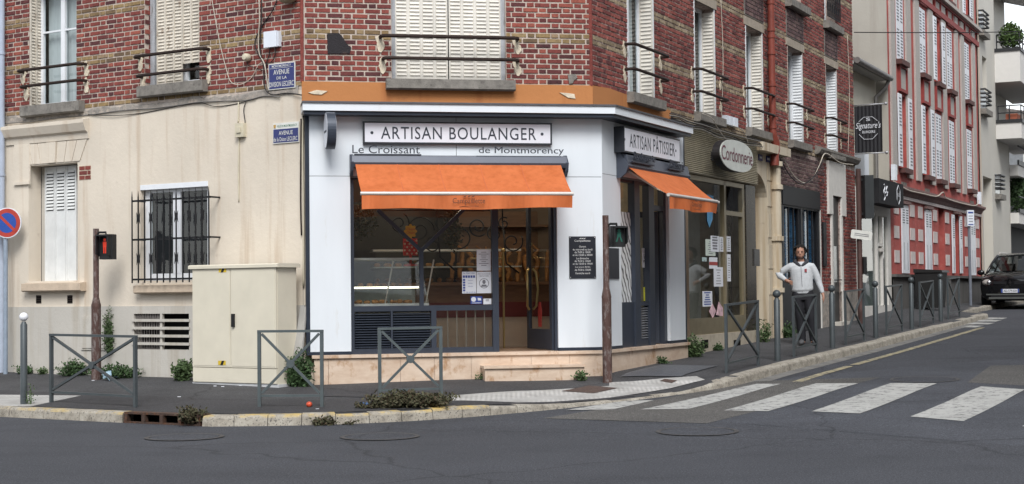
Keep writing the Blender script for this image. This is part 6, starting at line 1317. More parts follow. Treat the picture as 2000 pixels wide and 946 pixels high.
# no-parking sign at the left edge
v = FL.W(FL.u(11, .25, 600), .25, 0); p = Vector((v.x, v.y, zwalk(v.x, v.y))); fn_ = Frame(p.x, p.y, R(-10)); T = thing('no_parking_sign', 'round blue and red no parking sign on a grey pole at the left edge', 'traffic sign', fn_, (0, 0, p.z)); zc = FW.uz(11, 436, -p.y)[1]
mb = MB(); mb.tube([(0, 0, p.z-.1), (0, 0, zc+.2)], .035, 10); add('pole', mb, paint('galvanised_blue', (.3, .36, .44), .5, .4, .1), T, fn_, smooth=True)
disc = lambda r_: [(.05+r_*math.cos(6.283*k/40), zc+r_*math.sin(6.283*k/40)) for k in range(40)]
for nm, r_, d0, d1, mm in (('rim', .24, .03, .05, M_PAPER), ('red_ring', .225, .05, .053, paint('sign_red', (.4, .045, .03), .45)), ('blue_disc', .158, .053, .056, paint('sign_blue', (.02, .07, .32), .45))): mb = MB(); mb.prism(disc(r_), d0, d1); add(nm, mb, mm, T, fn_)
mb = MB(); mb.prism(rot2([(-.2, -.022), (.2, -.022), (.2, .022), (-.2, .022)], -.75, (.05, zc)), .056, .059); add('red_bar', mb, MATS['sign_red'], T, fn_)
mb = MB(); u = FL.u(3, .1); mb.tube([(u, .1, .3), (u, .1, 9.5)], .05, 12)
for y in (105, 342): z = FL.uz(3, y, .1)[1]; mb.tube([(u, .1, z-.02), (u, .1, z+.02)], .06, 12)
add('drainpipe', mb, paint('blue_grey_pipe', (.38, .43, .52), .5, var=.1), BLD, FL, smooth=True)
# ================================================================ PLANTS AND LITTER
M_WEED = paint('weed_green', (.045, .085, .03), .7, var=.4, scale=14); M_WEED2 = paint('weed_light_green', (.075, .12, .045), .7, var=.4, scale=14); M_DRY = paint('dry_brown_weed', (.062, .062, .032), .8, var=.5, scale=18, c2=(.085, .045, .03), c2amt=(.52, .62))
def weed(name, label, p, rad, h, n, size, mat, seed, cat='weed', group='weeds along the walls and kerb', sx=1.0, sy=1.0):
    rg_ = random.Random(seed); mb = MB(); ns = max(4, n//40)
    for s_ in range(ns):
        a = rg_.uniform(0, 6.283); rr_ = rad*rg_.random()**.5; bx_, by_ = math.cos(a)*rr_*sx, math.sin(a)*rr_*sy; hh = h*rg_.uniform(.45, 1)*(1-.4*rr_/rad); tx, ty = bx_+rg_.uniform(-.3, .3)*rad, by_+rg_.uniform(-.3, .3)*rad
        mb.tube([(bx_*.6, -by_*.6, -.02), (bx_, -by_, hh*.5), (tx, -ty, hh)], [.006, .005, .002], 4)
        for _ in range(n//ns):
            t = rg_.uniform(.08, 1.02); b = Vector((bx_*.6, by_*.6, 0)).lerp(Vector((tx, ty, hh)), t); mb.leaf((b.x+rg_.gauss(0, .03), -b.y+rg_.gauss(0, .03), max(.005, b.z+rg_.gauss(0, .015))), size*rg_.uniform(.6, 1.35), size*.26, rg_)
    mb.v = [(x+p.x, y+p.y, z+p.z) for x, y, z in mb.v]
    return add(name, mb, mat, None, recalc=False, label=label, cat=cat, group=group)
def wp(px, py): return on_walk(px, py)
def nearwall(fr, px, d): v = fr.W(fr.u(px, d, 640), d, 0); return Vector((v.x, v.y, zwalk(v.x, v.y)))
weed('kerb_bush', 'large brownish bush growing over the kerb under the third barrier', pt_at(803, 18.42), .5, .21, 3600, .055, M_DRY, 1, 'bush', None, 1.0, .34)
weed('weed', 'brown tuft creeping left of the large kerb bush', pt_at(733, 18.3), .17, .08, 500, .045, M_DRY, 2, sx=1.3, sy=.6)
q_, _t = kat(s_at_px(374)); weed('weed', 'brown weed growing out of the storm drain end', Vector((q_.x+.02, q_.y-.03, q_.z-.07)), .15, .2, 900, .05, M_DRY, 3)
q_, _t = kat(s_at_px(652)); weed('weed', 'small brown weed at the kerb foot below the second barrier', Vector((q_.x+.02, q_.y-.1, zroad(q_.x, q_.y-.1))), .16, .1, 500, .045, M_DRY, 4, sx=1.5, sy=.4)
weed('weed', 'green weeds at the wall foot left of the brown signal post', nearwall(FL, 150, .14), .28, .3, 1300, .05, M_WEED, 5, sx=1.3, sy=.4)
weed('weed', 'green weeds at the wall foot right of the brown signal post', nearwall(FL, 226, .3), .3, .25, 1300, .05, M_WEED, 6, sx=1.3, sy=.6)
weed('weed', 'small green tuft at the wall foot behind the white ball bollard', nearwall(FL, 52, .12), .14, .16, 450, .045, M_WEED, 7); weed('weed', 'tiny green tuft at the wall foot between bollard and barrier', nearwall(FL, 80, .1), .07, .14, 200, .04, M_WEED2, 8)
weed('weed', 'leafy green plant at the left foot of the cream cabinet', nearwall(FL, 357, .35), .14, .36, 1100, .06, M_WEED2, 9)
weed('weed', 'green creeper between the planks and the bakery plinth', nearwall(FL, 584, .34), .16, .62, 1700, .05, M_WEED, 10, sy=.6)
sp_ = nearwall(FL, 213, .06); weed('sapling', 'thin green sapling growing up the plinth right of the brown signal post', Vector((sp_.x, sp_.y, FL.uz(213, 690, .06)[1])), .07, .86, 700, .05, M_WEED2, 11, 'sapling', None)
weed('weed', 'thin dry stalk beside the white ball bollard', pt_at(60, 19.7), .06, .32, 90, .03, M_WEED2, 12)
weed('weed', 'green weeds at the corner of the bakery plinth and the cobbler shop', nearwall(FR, 1356, .25), .2, .42, 1000, .05, M_WEED2, 13, sx=.7)
weed('weed', 'small weed at the foot of the cobbler stone base', nearwall(FR, 1400, .12), .09, .14, 300, .04, M_WEED, 14); weed('weed', 'leggy green weed at the foot of the stone portal', nearwall(FR, 1492, .2), .18, .5, 500, .05, M_WEED2, 15); weed('weed', 'green weeds under the dark shop beside the man', nearwall(FR, 1536, .2), .25, .35, 900, .05, M_WEED, 16)
weed('weed', 'small weed at the end of the bakery door step', Vector((FC.W(FC.u(1131, .5), .56, 0).x, FC.W(FC.u(1131, .5), .56, 0).y, zwalk(*FC.W(FC.u(1131, .5), .56, 0).xy))), .08, .16, 320, .04, M_WEED2, 17); weed('weed', 'tiny weed at the side plinth of the bakery', nearwall(FR, 1290, .27), .06, .14, 220, .04, M_WEED, 18)
weed('weed', 'tiny weed at the left end of the bakery door step', Vector((FC.W(FC.u(940, .4), .28, 0).x, FC.W(FC.u(940, .4), .28, 0).y, zwalk(*FC.W(FC.u(940, .4), .28, 0).xy))), .03, .1, 90, .035, M_WEED2, 19)
p = wp(604, 796); mb = MB(); mb.ball((p.x, -p.y, p.z+.035), .038, 14, 10, (1, 1, .92)); add('apple', mb, paint('red_apple', (.5, .07, .03), .4, var=.5, scale=30), None, smooth='all', label='small red apple lying on the pavement behind the kerb', cat='apple')
p = nearwall(FL, 209, .62); mb = MB(); rg_ = random.Random(3)
for k in range(14): mb.leaf((p.x+rg_.gauss(0, .03), -p.y+rg_.gauss(0, .03), p.z+.03+rg_.random()*.05), .1, .05, rg_)
add('crumpled_paper', mb, paint('pale_blue_paper', (.4, .55, .65), .7), None, recalc=False, label='crumpled pale blue paper in the weeds by the brown signal post', cat='litter')
for k, (x, y) in enumerate(((182, 744), (350, 776), (470, 754), (435, 756), (420, 755), (620, 800))):
    p = wp(x, y); mb = MB(); mb.box(p.x-.02, p.x+.02, -p.y-.008, -p.y+.01, p.z+.002, p.z+.01); add('litter_scrap', mb, M_PAPER, PAVEMENT)
decal('blue_spray_mark', [(700, 792), (717, 793), (722, 788), (703, 787)], on_walk, paint('blue_spray', (.04, .09, .2), .8, var=.6, scale=30), PAVEMENT, .01, 4)
decal('asphalt_patch', [(555, 773), (720, 777), (740, 760), (580, 757)], on_walk, M_PAVE2, PAVEMENT, .006, 6)
# ================================================================ LOW CREAM HOUSE WITH BURGER SHOP
M_CREAMW = stained('pale_cream_wall', (.6, .57, .48), (.52, .47, .38), (.5, .45, .36), .6); M_ZINC = paint('zinc_gutter', (.2, .19, .18), .5, .5, .15); M_TILEG = paint('grey_brown_tiles', (.14, .12, .11), .85, var=.3, scale=5, bump=.7, bscale=12)
h0, h1 = RLEN+.03, 19.04; zgh = interp(WALLT, 16)-.3
CH_ = thing('cream_house', 'low cream rendered house between the brick and the red building', 'house', FR, ((h0+h1)/2, 0, zgh))
mb = MB(); mb.box(h0, h1, -7, -.3, 3.85, 6.95); add('wall', mb, M_CREAMW, CH_, FR)
mb = MB(); mb.prism_u([(.05, 6.86), (.05, 6.92), (-.3, 7.1), (-7, 9.1), (-7, 6.95), (-.3, 6.95)], h0, h1-.15); add('roof', mb, M_TILEG, CH_, FR)
for k in range(6): mb = MB(); mb.box(h0, h1-.15, -.26+.05*k, -.24+.05*k, 6.78+.0*k, 6.86); add('eave_board', mb, MATS['white_surround'], CH_, FR)
mb = MB(); mb.tube([(h0, .1, 6.86), (h1-.12, .1, 6.84)], .075, 10); mb.tube([(h1-.3, .1, 6.8), (h1-.32, .02, 6.6), (h1-.5, -.2, 6.35), (h1-.5, -.22, 3.9)], .05, 8); add('gutter', mb, M_ZINC, CH_, FR, smooth=True)
b0 = thing('burger_shopfront', 'narrow glazed shopfront with pale frames under a black sign', 'shopfront', FR, ((h0+h1)/2, 0, zgh))
mb = MB(); mb.box(h0+.05, h0+.2, -.08, 0, zgh, 3.9); mb.box(h1-.35, h1-.02, -.08, 0, zgh, 3.9); mb.box(h0+.2, h1-.35, -.08, 0, zgh, zgh+.55); mb.box(h0+.2, h1-.35, -.08, 0, 3.3, 3.9); mb.box(h1-1.55, h1-1.45, -.07, .01, zgh+.55, 3.3); mb.box(h1-1.0, h1-.92, -.07, .01, zgh+.55, 3.3); mb.box(h1-1.45, h1-1.0, -.07, .01, 2.55, 2.63); add('frame', mb, MATS['white_surround'], b0, FR)
mb = MB(); mb.quad((h0+.2, -.05, zgh+.55), (h1-.35, -.05, zgh+.55), (h1-.35, -.05, 3.3), (h0+.2, -.05, 3.3)); add('pane', mb, G_COB, b0, FR)
mb = MB(); mb.box(h0, h1, -2.0, -1.9, zgh, 3.85); mb.box(h0, h1, -1.9, -.1, 3.5, 3.55); mb.box(h1-.06, h1, -1.9, -.1, zgh, 3.5); add('inner_wall', mb, paint('burger_inside', (.3, .36, .36), .7), b0, FR)
mb = MB(); mb.box(h1-1.4, h1-1.02, -.11, -.09, 2.75, 3.2); mb.box(h1-1.42, h1-1.0, .01, .05, 2.42, 2.5); add('door_closer', mb, M_GREYAL, b0, FR)
r = FR.rect(1704, 347, 1744, 395, .35); S = thing('burger_shop_sign', 'black box sign with white script over the narrow glazed shop', 'sign', FR, ((r[0]+r[1])/2, .0, r[2]))
sg0, sg1 = h0+.9, h1-.05; sz0, sz1 = FR.uz(1724, 394, .35)[1]-.05, FR.uz(1724, 350, .35)[1]
mb = MB(); mb.box(sg0, sg1, -.0, .35, sz0, sz1); add('case', mb, paint('burger_black', (.02, .02, .022), .75, spec=.15), S, FR)
mb = MB(); mb.tube([(sg0+.5+.07*math.sin(k*.9), .36, sz1-.12-.035*k) for k in range(12)], .014, 5); mb.tube([(sg0+.75+.06*math.cos(k), .36, sz1-.15-.03*k) for k in range(9)], .014, 5); mb.tube([(sg0+.45+.06*k, .36, sz0+.28+.03*math.sin(k*2)) for k in range(8)], .012, 5); add('script_strokes', mb, M_PAPER, S, FR)
hx = [(sg1-.6+.2*math.cos(math.pi/2+math.pi/3*k), (sz0+sz1)/2+.24*math.sin(math.pi/2+math.pi/3*k)) for k in range(7)]
mb = MB(); mb.tube([(a, .357, b) for a, b in hx], .008, 4, False); put_text(mb, 'BURGERS', sg1-.78, sg1-.42, (sz0+sz1)/2-.04, (sz0+sz1)/2+.04, .356); add('emblem', mb, M_PAPER, S, FR)
ub_ = RLEN+.35; pb = FR.W(ub_, 0, 0); FB = Frame(pb.x, pb.y, A_R-math.pi/2); bz1, bz0 = FB.uz(1700, 206, 0)[1], FB.uz(1700, 298, 0)[1]; bu0, bu1 = FB.u(1673), FB.u(1727.5)
BN = thing('banner', 'black banner with Signature\'s BURGERS emblem hung on a bracket beside the red building', 'banner', FB, ((bu0+bu1)/2, 0, bz0))
n = 40; P = [(bu0+(bu1-bu0)*i/n, .012*math.sin(i*1.15)*(.3+.7*(1-j)), bz0+(bz1-bz0)*j) for j in (0, .5, 1) for i in range(n+1)]
mb = MB(); mb.add(P, [(j*(n+1)+i, j*(n+1)+i+1, (j+1)*(n+1)+i+1, (j+1)*(n+1)+i) for j in range(2) for i in range(n)]); add('cloth', mb, paint('black_banner_cloth', (.014, .014, .017), .6), BN, FB, smooth='all')
for z in (bz0-.02, bz1+.02): mb = MB(); mb.tube([(-.1, 0, z), (bu1+.07, 0, z)], .014, 6); mb.ball((bu1+.09, 0, z), .04, 10, 8); add('bracket_arm', mb, paint('bracket_grey', (.4, .4, .42), .4, .5), BN, FB, smooth='all')
uc, zc, W_ = (bu0+bu1)/2, (bz0+bz1)/2+.06, (bu1-bu0)
mb = MB(); put_text(mb, "Signature's", bu0+.03, bu1-.03, zc-.09, zc+.1, .018, .012, .35); put_text(mb, 'BURGERS', uc-.14, uc+.16, zc-.16, zc-.1, .018, .02); 
mb.tube([(uc-.22, .018, zc+.12), (uc-.1, .018, zc+.22), (uc+.1, .018, zc+.22), (uc+.22, .018, zc+.12)], .007, 4); mb.tube([(uc-.22, .018, zc-.18), (uc-.1, .018, zc-.3), (uc+.1, .018, zc-.3), (uc+.22, .018, zc-.18)], .007, 4); put_text(mb, 'S', uc-.05, uc+.05, zc+.13, zc+.2, .018, .02); add('emblem', mb, M_PAPER, BN, FB)
mb = MB(); u = FR.u(1684, -.2); zz = FR.uz(1684, 345, -.2)[1]; mb.box(u-.25, u+.2, -.3, -.05, zz, zz+.55); ac = add('air_conditioner', mb, M_PLAST, None, FR, label='white air conditioner on the cream house under the banner', cat='air conditioner')
# ================================================================ RED HALF TIMBERED BUILDING
T0, T1 = 19.05, FR.u(1915); zrg = .7
M_REDW = paint('red_painted_brick', (.37, .08, .068), .85, var=.22, scale=3, bump=.6, bscale=30, c2=(.42, .14, .12), c2amt=(.54, .7)); M_ROUGHC = paint('grey_roughcast', (.42, .39, .36), .95, var=.15, scale=30, bump=1.0, bscale=60); M_TIMB = paint('red_timber', (.24, .04, .035), .7, var=.15); M_GABLE = stained('grey_beige_gable', (.4, .375, .33), (.34, .31, .27), (.45, .42, .38), .5); M_DGREY = stained('dark_grey_plinth', (.12, .115, .11), (.08, .075, .07), (.16, .15, .14), .5)
M_BLK = paint('white_painted_block', (.58, .52, .5), .8, var=.1, scale=6, c2=(.45, .36, .34), c2amt=(.6, .7)); M_SHW = paint('white_wood_shutter', (.68, .7, .74), .5, var=.05)
RB = thing('red_building', 'tall red half timbered building with pale roughcast strips and white shutters', 'building', FR, ((T0+T1)/2, 0, zrg))
gu = [FR.u(x) for x in (1766.5, 1812, 1839.5, 1867.5, 1899)]; ow = .85
mb = MB(); holes = [(gu[2]-.42, gu[2]+.42, 1.85, 3.9), (gu[3]-.4, gu[3]+.4, 1.95, 3.75)]; wall_front(mb, T0, T1, 1.87, 4.0, holes, 0, .3); add('wall', mb, M_REDW, RB, FR)
mb = MB(); wall_front(mb, T0+.03, T1, zrg-.5, 1.87, [], .03); mb.box(T0, T1, .0, .12, 1.8, 1.87); mb.box(FR.u(1839), FR.u(1850), .03, .09, zrg-.5, 1.8); add('plinth', mb, M_DGREY, RB, FR)
w1 = [FR.u(x) for x in (1767, 1812, 1837, 1862.5, 1896.5)]; w2 = [FR.u(x) for x in (1764.5, 1808.5, 1837, 1861, 1894.5)]
H1 = [(u-.42, u+.42, 4.66, 6.6) for u in w1]; H2 = [(u-.42, u+.42, 7.5, 9.38) for u in w2]; H3 = [(u-.42, u+.42, 10.2, 12) for u in w2]
mb = MB(); wall_front(mb, T0, T1, 4.0, 13.2, H1+H2+H3, 0, .28); add('upper_wall', mb, M_REDW, RB, FR)
mb = MB(); mb.prism_u([(0, 3.92), (.06, 3.94), (.1, 4.02), (.2, 4.1), (.2, 4.16), (0, 4.2)], T0, T1); add('cornice', mb, paint('brown_cornice', (.2, .12, .11), .8, var=.2), RB, FR)
mb = MB(); mb.box(T0, T1, .0, .065, 3.84, 3.92); add('pale_moulding', mb, M_BLK, RB, FR)
for z in (9.5, 9.92): mb = MB(); mb.box(T0, T1, .0, .09, z, z+.16); add('timber_band', mb, M_TIMB, RB, FR)
mb = MB(); mb.box(T0, T1, .09, .2, 9.98, 10.08); add('band_ledge', mb, M_ROUGHC, RB, FR)
mb = MB(); mb.box(T0-.01, T1, -9, -.31, zrg-.5, 13.1); add('inner_core', mb, M_ROOM, RB, FR)
mb = MB(); mb.box(T0-.04, T0, -9, -.0, zrg-.5, 13.1); add('gable_wall', mb, M_GABLE, RB, FR)
mb = MB(); mb.box(T0-.05, T1, -9, .1, 13.1, 13.3); add('roof', mb, M_TILEG, RB, FR)
for x0, x1 in ((1743.5, 1752.5), (1774, 1783), (1791.5, 1800), (1818.5, 1827), (1844, 1852), (1870.5, 1876), (1881.5, 1887.5), (1903.5, 1909)):
    u0, u1 = FR.u(x0), FR.u(x1); mb = MB(); mb.box(u0, u1, 0, .055, 4.45, 9.48); add('roughcast_strip', mb, M_ROUGHC, RB, FR); mb = MB(); mb.box(u0, u1, 0, .05, 10.1, 13.0); add('roughcast_strip', mb, M_ROUGHC, RB, FR); mb = MB(); mb.box(u0, u1, 0, .05, 9.68, 9.9); add('roughcast_panel', mb, M_ROUGHC, RB, FR)
def slot_leaf(par, fr, u0, u1, z0, z1, d, slot_from=0.0, slot_to=1.0, nsl=18, panels=False, th=.03):
    mb = MB(); mb.box(u0, u1, d, d+th, z0, z1); mb.k = 1; w_ = u1-u0
    for k in range(nsl):
        t = slot_from+(slot_to-slot_from)*(k+.5)/nsl; z = z0+(z1-z0)*(.04+.92*t); h_ = (z1-z0)*(slot_to-slot_from)/nsl*.42
        if abs(t-.5) < .03 and slot_from == 0: continue
        mb.box(u0+w_*.2, u1-w_*.2, d+th-.002, d+th+.003, z-h_/2, z+h_/2)
    if panels: mb.box(u0+w_*.45, u0+w_*.55, d+th-.002, d+th+.002, z0+(z1-z0)*.05, z0+(z1-z0)*.45)
    return add('shutter', mb, (M_SHW, M_GREYP), par, fr)
for lvl, HH, opens in ((1, H1, (0, 1)), (2, H2, (2,)), (3, H3, (4,))):
    for i, h in enumerate(HH):
        mb = MB(); mb.box(h[0]-.06, h[1]+.06, -.02, .16, h[2]-.13, h[2]); o = add('window', mb, paint('brown_sill', (.1, .045, .04), .8), RB, FR); um = (h[0]+h[1])/2
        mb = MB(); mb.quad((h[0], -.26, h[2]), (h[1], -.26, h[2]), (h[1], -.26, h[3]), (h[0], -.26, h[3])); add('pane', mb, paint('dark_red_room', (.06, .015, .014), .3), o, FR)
        if i in opens:
            for a, b in ((h[0]-.42, h[0]-.01), (h[1]+.01, h[1]+.42)): slot_leaf(o, FR, a, b, h[2]+.02, h[3]-.02, .06, nsl=20)
        else:
            for a, b in ((h[0]+.005, um-.004), (um+.004, h[1]-.005)): slot_leaf(o, FR, a, b, h[2]+.02, h[3]-.02, -.02, nsl=20)
        if lvl < 3:
            z0 = h[3]+.16; z1 = z0+.56
            mb = MB(); mb.box(h[0]-.05, h[1]+.05, 0, .07, z0-.08, z0); mb.box(h[0]-.05, h[1]+.05, 0, .07, z1, z1+.09); mb.box(h[0]-.05, h[0]+.04, 0, .07, z0, z1); mb.box(h[1]-.04, h[1]+.05, 0, .07, z0, z1); add('panel_frame', mb, M_TIMB, o, FR)
            mb = MB(); mb.box(h[0]+.04, h[1]-.04, 0, .03, z0, z1); add('roughcast_panel', mb, M_ROUGHC, o, FR)
for i in (0, 1, 4):
    u = gu[i]; mb = MB(); mb.box(u-.5, u+.5, .0, .1, 3.72, 3.8); o = add('ground_window', mb, MATS['brown_cornice'], RB, FR)
    for a, b in ((u-.42, u-.004), (u+.004, u+.42)): slot_leaf(o, FR, a, b, 1.9, 3.7, .01, .74, .98, 6, True)
    mb = MB(); mb.box(u-.3, u+.3, 0, .02, 3.8, 3.84+.0); mb.box(u-.28, u+.28, 0, .03, 4.0, 4.3); add('vent_block', mb, M_CONC, o, FR)
u = gu[3]; mb = MB(); mb.box(u-.5, u+.5, .0, .1, 3.76, 3.84); o = add('ground_window', mb, MATS['brown_cornice'], RB, FR)
for a, b in ((u-.82, u-.42), (u+.42, u+.82)): slot_leaf(o, FR, a, b, 1.95, 3.72, .02, .6, .98, 10, True)
mb = MB(); mb.box(gu[2]-.42, gu[2]+.42, -.3, -.26, 1.85, 3.9); add('door', mb, paint('dark_red_door', (.05, .012, .012), .6), RB, FR)
for x in (1751, 1782, 1798, 1826.5, 1850, 1887.5, 1909):
    for z in (3.43, 2.8, 2.17): mb = MB(); u = FR.u(x); mb.box(u-.28, u+.28, 0, .02, z, z+.32); add('white_block', mb, M_BLK, RB, FR)
for x in (1748, 1914): u = FR.u(x, .1); mb = MB(); zz = FR.uz(x, 338 if x < 1800 else 388, .1)[1]; mb.box(u-.12, u+.12, .06, .16, zz-.2, zz+.2); add('meter_box', mb, M_PLAST, None, FR, label='small pale box on the red building '+('near the burger shop' if x < 1800 else 'at its far corner'), cat='meter box', group='pale boxes on the red facade')
cable('pale cable sagging along the cornice of the red building', FR, [(1745, 354), (1756, 362), (1775, 372), (1800, 378), (1828, 384), (1842, 376), (1850, 388), (1880, 398), (1905, 402), (1912, 392)], .018, M_CABLEW, .2)
# bin, bus stop
u = FR.u(1818, .55, 590); v = FR.W(u, .55, 0); zw = zwalk(v.x, v.y); BI = thing('wheelie_bin', 'black wheelie bin standing against the red building plinth', 'bin', FR, (u, .55, zw))
mb = MB(); mb.prism_u([(.3, zw+.05), (.82, zw+.05), (.9, zw+.98), (.22, zw+.98)], u-.42, u+.5); add('body', mb, paint('bin_black', (.012, .012, .012), .5), BI, FR); mb = MB(); mb.prism_u([(.2, zw+.98), (.95, zw+.98), (.93, zw+1.04), (.2, zw+1.08)], u-.45, u+.53); add('lid', mb, MATS['bin_black'], BI, FR)
for a in (u-.42, u+.5): mb = MB(); mb.lathe([(.0, -.03), (.09, -.03), (.09, .03), (0, .03)], (a, .32, zw+.09), 12, 'u'); add('wheel', mb, MATS['bin_black'], BI, FR)
u = FR.u(1895.5, .5, 580); v = FR.W(u, .5, 0); zw = zwalk(v.x, v.y); fb = Frame(v.x, v.y, R(10)); zs1, zs0 = FW.uz(1896, 411, -v.y)[1], FW.uz(1896, 442, -v.y)[1]
BS = thing('bus_stop_sign', 'white and blue bus stop panel on a slim grey pole before the red building', 'bus stop', fb, (0, 0, zw)); mb = MB(); mb.tube([(0, 0, zw-.1), (0, 0, zs1)], .045, 8); add('pole', mb, paint('pole_grey', (.22, .24, .28), .5, .4), BS, fb, smooth=True)
mb = MB(); mb.box(-.1, .12, .03, .1, zs0, zs1); p_ = add('panel', mb, M_PLAST, BS, fb); mb = MB(); mb.box(-.07, .09, .1, .104, zs1-.1, zs1-.05); mb.box(-.07, .09, .1, .104, zs0+.03, zs0+.06); add('blue_bar', mb, M_BLUEP, p_, fb); mb = MB()
for k in range(3): mb.box(-.06, .08, .1, .104, zs0+.13+.08*k, zs0+.15+.08*k)
add('print', mb, M_GREYP, p_, fb)
# ================================================================ MODERN CREAM BUILDING WITH BALCONIES
M_MOD = paint('smooth_cream_render', (.52, .5, .45), .8, var=.04, scale=.8); M_MODP = paint('peach_edge', (.55, .45, .36), .8, var=.05); M_MODS = paint('beige_cladding', (.43, .38, .3), .8, var=.08, scale=2); M_BALC = paint('balcony_white', (.6, .58, .55), .7, var=.03); M_BLKM = paint('black_balcony_metal', (.02, .02, .022), .5)
N0, N1 = T1+.02, 36.0; MD = thing('modern_building', 'smooth cream apartment building with arched recess and projecting balconies', 'building', FR, (38, 0, .9))
ar0, ar1 = FR.u(1922.5), FR.u(1940); za = FR.uz(1931, 297)[1]; hs_ = [(ar0, ar1, .5, za-.9), (FR.u(1925.5), FR.u(1934), FR.uz(1930, 182)[1], FR.uz(1930, 118)[1])]
mb = MB(); wall_front(mb, N0+.35, N1, .5, 14, hs_, .0, .45); add('wall', mb, M_MOD, MD, FR)
poly = [(ar1, za-.9), (ar1, za+.05), (ar0, za+.05), (ar0, za-.9)]; na = 12
arc = [((ar0+ar1)/2+(ar1-ar0)/2*math.cos(math.pi*k/na), za-.9+.9*math.sin(math.pi*k/na)) for k in range(na+1)]
for s_ in (0, 1):
    half = arc[:na//2+1] if s_ == 0 else arc[na//2:]; cn = (ar1, za) if s_ == 0 else (ar0, za)
    mb = MB(); mb.prism([cn]+half, -.44, -.001); add('arch_spandrel', mb, M_MOD, MD, FR)
mb = MB(); wall_front(mb, N0, N0+.35, .5, 14, [], .03); add('edge_strip', mb, M_MODP, MD, FR)
mb = MB(); mb.box(ar0-.2, ar1+.2, -.5, -.4, .5, za+.2); add('clad_wall', mb, M_MODS, MD, FR); mb = MB(); mb.box(ar0+.1, ar0+.6, -.38, -.3, .8, FR.uz(1928, 470, -.3)[1]); add('gate_post', mb, M_BLKM, MD, FR)
mb = MB(); mb.box(hs_[1][0]-.1, hs_[1][1]+.1, -.5, -.4, hs_[1][2], hs_[1][3]); add('recess_wall', mb, M_MODS, MD, FR)
for x0, x1, y0, y1 in ((1924, 1937, 30, 70), (1925, 1939, 180, 215), (1951.5, 1962, 345, 375)):
    xm = (x0+x1)/2; a, b = FR.u(x0, .1), FR.u(x1-2, .1); z1_, z0_ = FR.uz(xm, (y0+y1)/2-18, .1)[1], FR.uz(xm, (y0+y1)/2+14, .1)[1]
    mb = MB(); mb.box(a, b, -.02, .01, z0_-.1, z1_); o = add('window', mb, paint('grey_pane', (.2, .21, .22), .2), MD, FR)
    for k in range(4): mb = MB(); z = z0_+(z1_-z0_)*(k+.6)/4; mb.tube([(a, .0, z), (a, .18, z), (b, .18, z), (b, .0, z)], .035, 5); add('guard_bar', mb, M_BLKM, o, FR)
    mb = MB(); mb.box(a-.05, b+.05, 0, .22, z0_-.32, z0_-.14); add('sill', mb, M_CONC, o, FR)
mb = MB(); mb.box(N0, 41.5, -10, -.5, .3, 13.9); add('inner_core', mb, M_MODS, MD, FR)
lev = [(FR.uz(1970, 93, .5)[1], FR.uz(1970, 158, .5)[1]), (FR.uz(1970, 231, .5)[1], FR.uz(1970, 268, .5)[1])]
for i, (zt_, zb_) in enumerate(lev):
    mb = MB(); mb.box(36.0, 43, -.45, .86, zb_, zt_-.12); o = add('balcony', mb, M_BALC, MD, FR); mb = MB(); mb.box(35.96, 43.04, -.45, .9, zt_-.12, zt_); add('edge_plate', mb, M_BLKM, o, FR)
    for zz in (.25, .5): mb = MB(); mb.tube([(36.1, .05, zt_+zz), (36.1, .85, zt_+zz), (42.9, .85, zt_+zz)], .025, 6); add('rail', mb, M_BLKM, o, FR)
    mb = MB()
    for q in (.06, .45, .84): mb.tube([(36.1, q, zt_), (36.1, q, zt_+.5)], .022, 6)
    for q in range(1, 10): mb.tube([(36.1+q*.7, .85, zt_), (36.1+q*.7, .85, zt_+.5)], .022, 6)
    add('rail_posts', mb, M_BLKM, o, FR, kind='stuff')
    mb = MB(); mb.box(36.0, 36.05, -.5, -.1, zt_, zt_+2.6); mb.box(37, 37.9, -.48, -.42, zt_, zt_+2.3); add('balcony_wall', mb, M_MOD, o, FR)
zt_ = lev[0][0]; mb = MB(); mb.prism_u([(-.45, zt_+2.6), (.55, zt_+2.3), (.6, zt_+2.38), (.6, zt_+2.5), (-.45, zt_+2.85)], 36.0, 41.5); add('roof_overhang', mb, M_BALC, MD, FR)
mb = MB(); mb.box(36.0, 41.5, -.5, -.45, .5, 13.9); add('recessed_wall', mb, M_MOD, MD, FR)
mb = MB(); mb.box(N1-.02, 38.9, -.46, -.002, .5, lev[1][1]); add('lower_wall', mb, M_MOD, MD, FR)
za_ = [FR.uz(1988, y, 0)[1] for y in (330, 350, 420, 440, 486)]
mb = MB(); mb.box(38.9, 52, -.46, .3, za_[1], za_[0]); mb.box(38.9, 52, -.46, .3, za_[3], za_[2]); add('floor_band', mb, M_BALC, MD, FR); mb = MB(); mb.box(38.9, 52, -.46, -.44, .5, za_[1]); add('loggia_back', mb, paint('loggia_dark', (.06, .06, .06), .8), MD, FR)
mb = MB(); mb.box(38.9, 52, .28, .34, za_[0], za_[0]+.18); add('edge_plate', mb, M_BLKM, MD, FR); mb = MB(); mb.box(38.9, 52, .28, .34, za_[2], za_[2]+.15); add('edge_plate', mb, M_BLKM, MD, FR); mb = MB(); mb.tube([(39, .3, za_[0]+.7), (52, .3, za_[0]+.7)], .03, 5); mb.tube([(39, .3, za_[2]+.6), (52, .3, za_[2]+.6)], .03, 5); add('rail', mb, M_BLKM, MD, FR)
M_BUSH = paint('balcony_leaf', (.05, .09, .02), .7, var=.5, scale=8, c2=(.2, .22, .05), c2amt=(.6, .7))
mb = leafball((36.5, .5, lev[0][0]+.45), .6, 1500, .12, None, '', '', FR, (1, .7, .85), 21); add('balcony_plant', mb, M_BUSH, None, FR, recalc=False, label='leafy green shrub on the upper balcony of the cream apartment building', cat='plant')
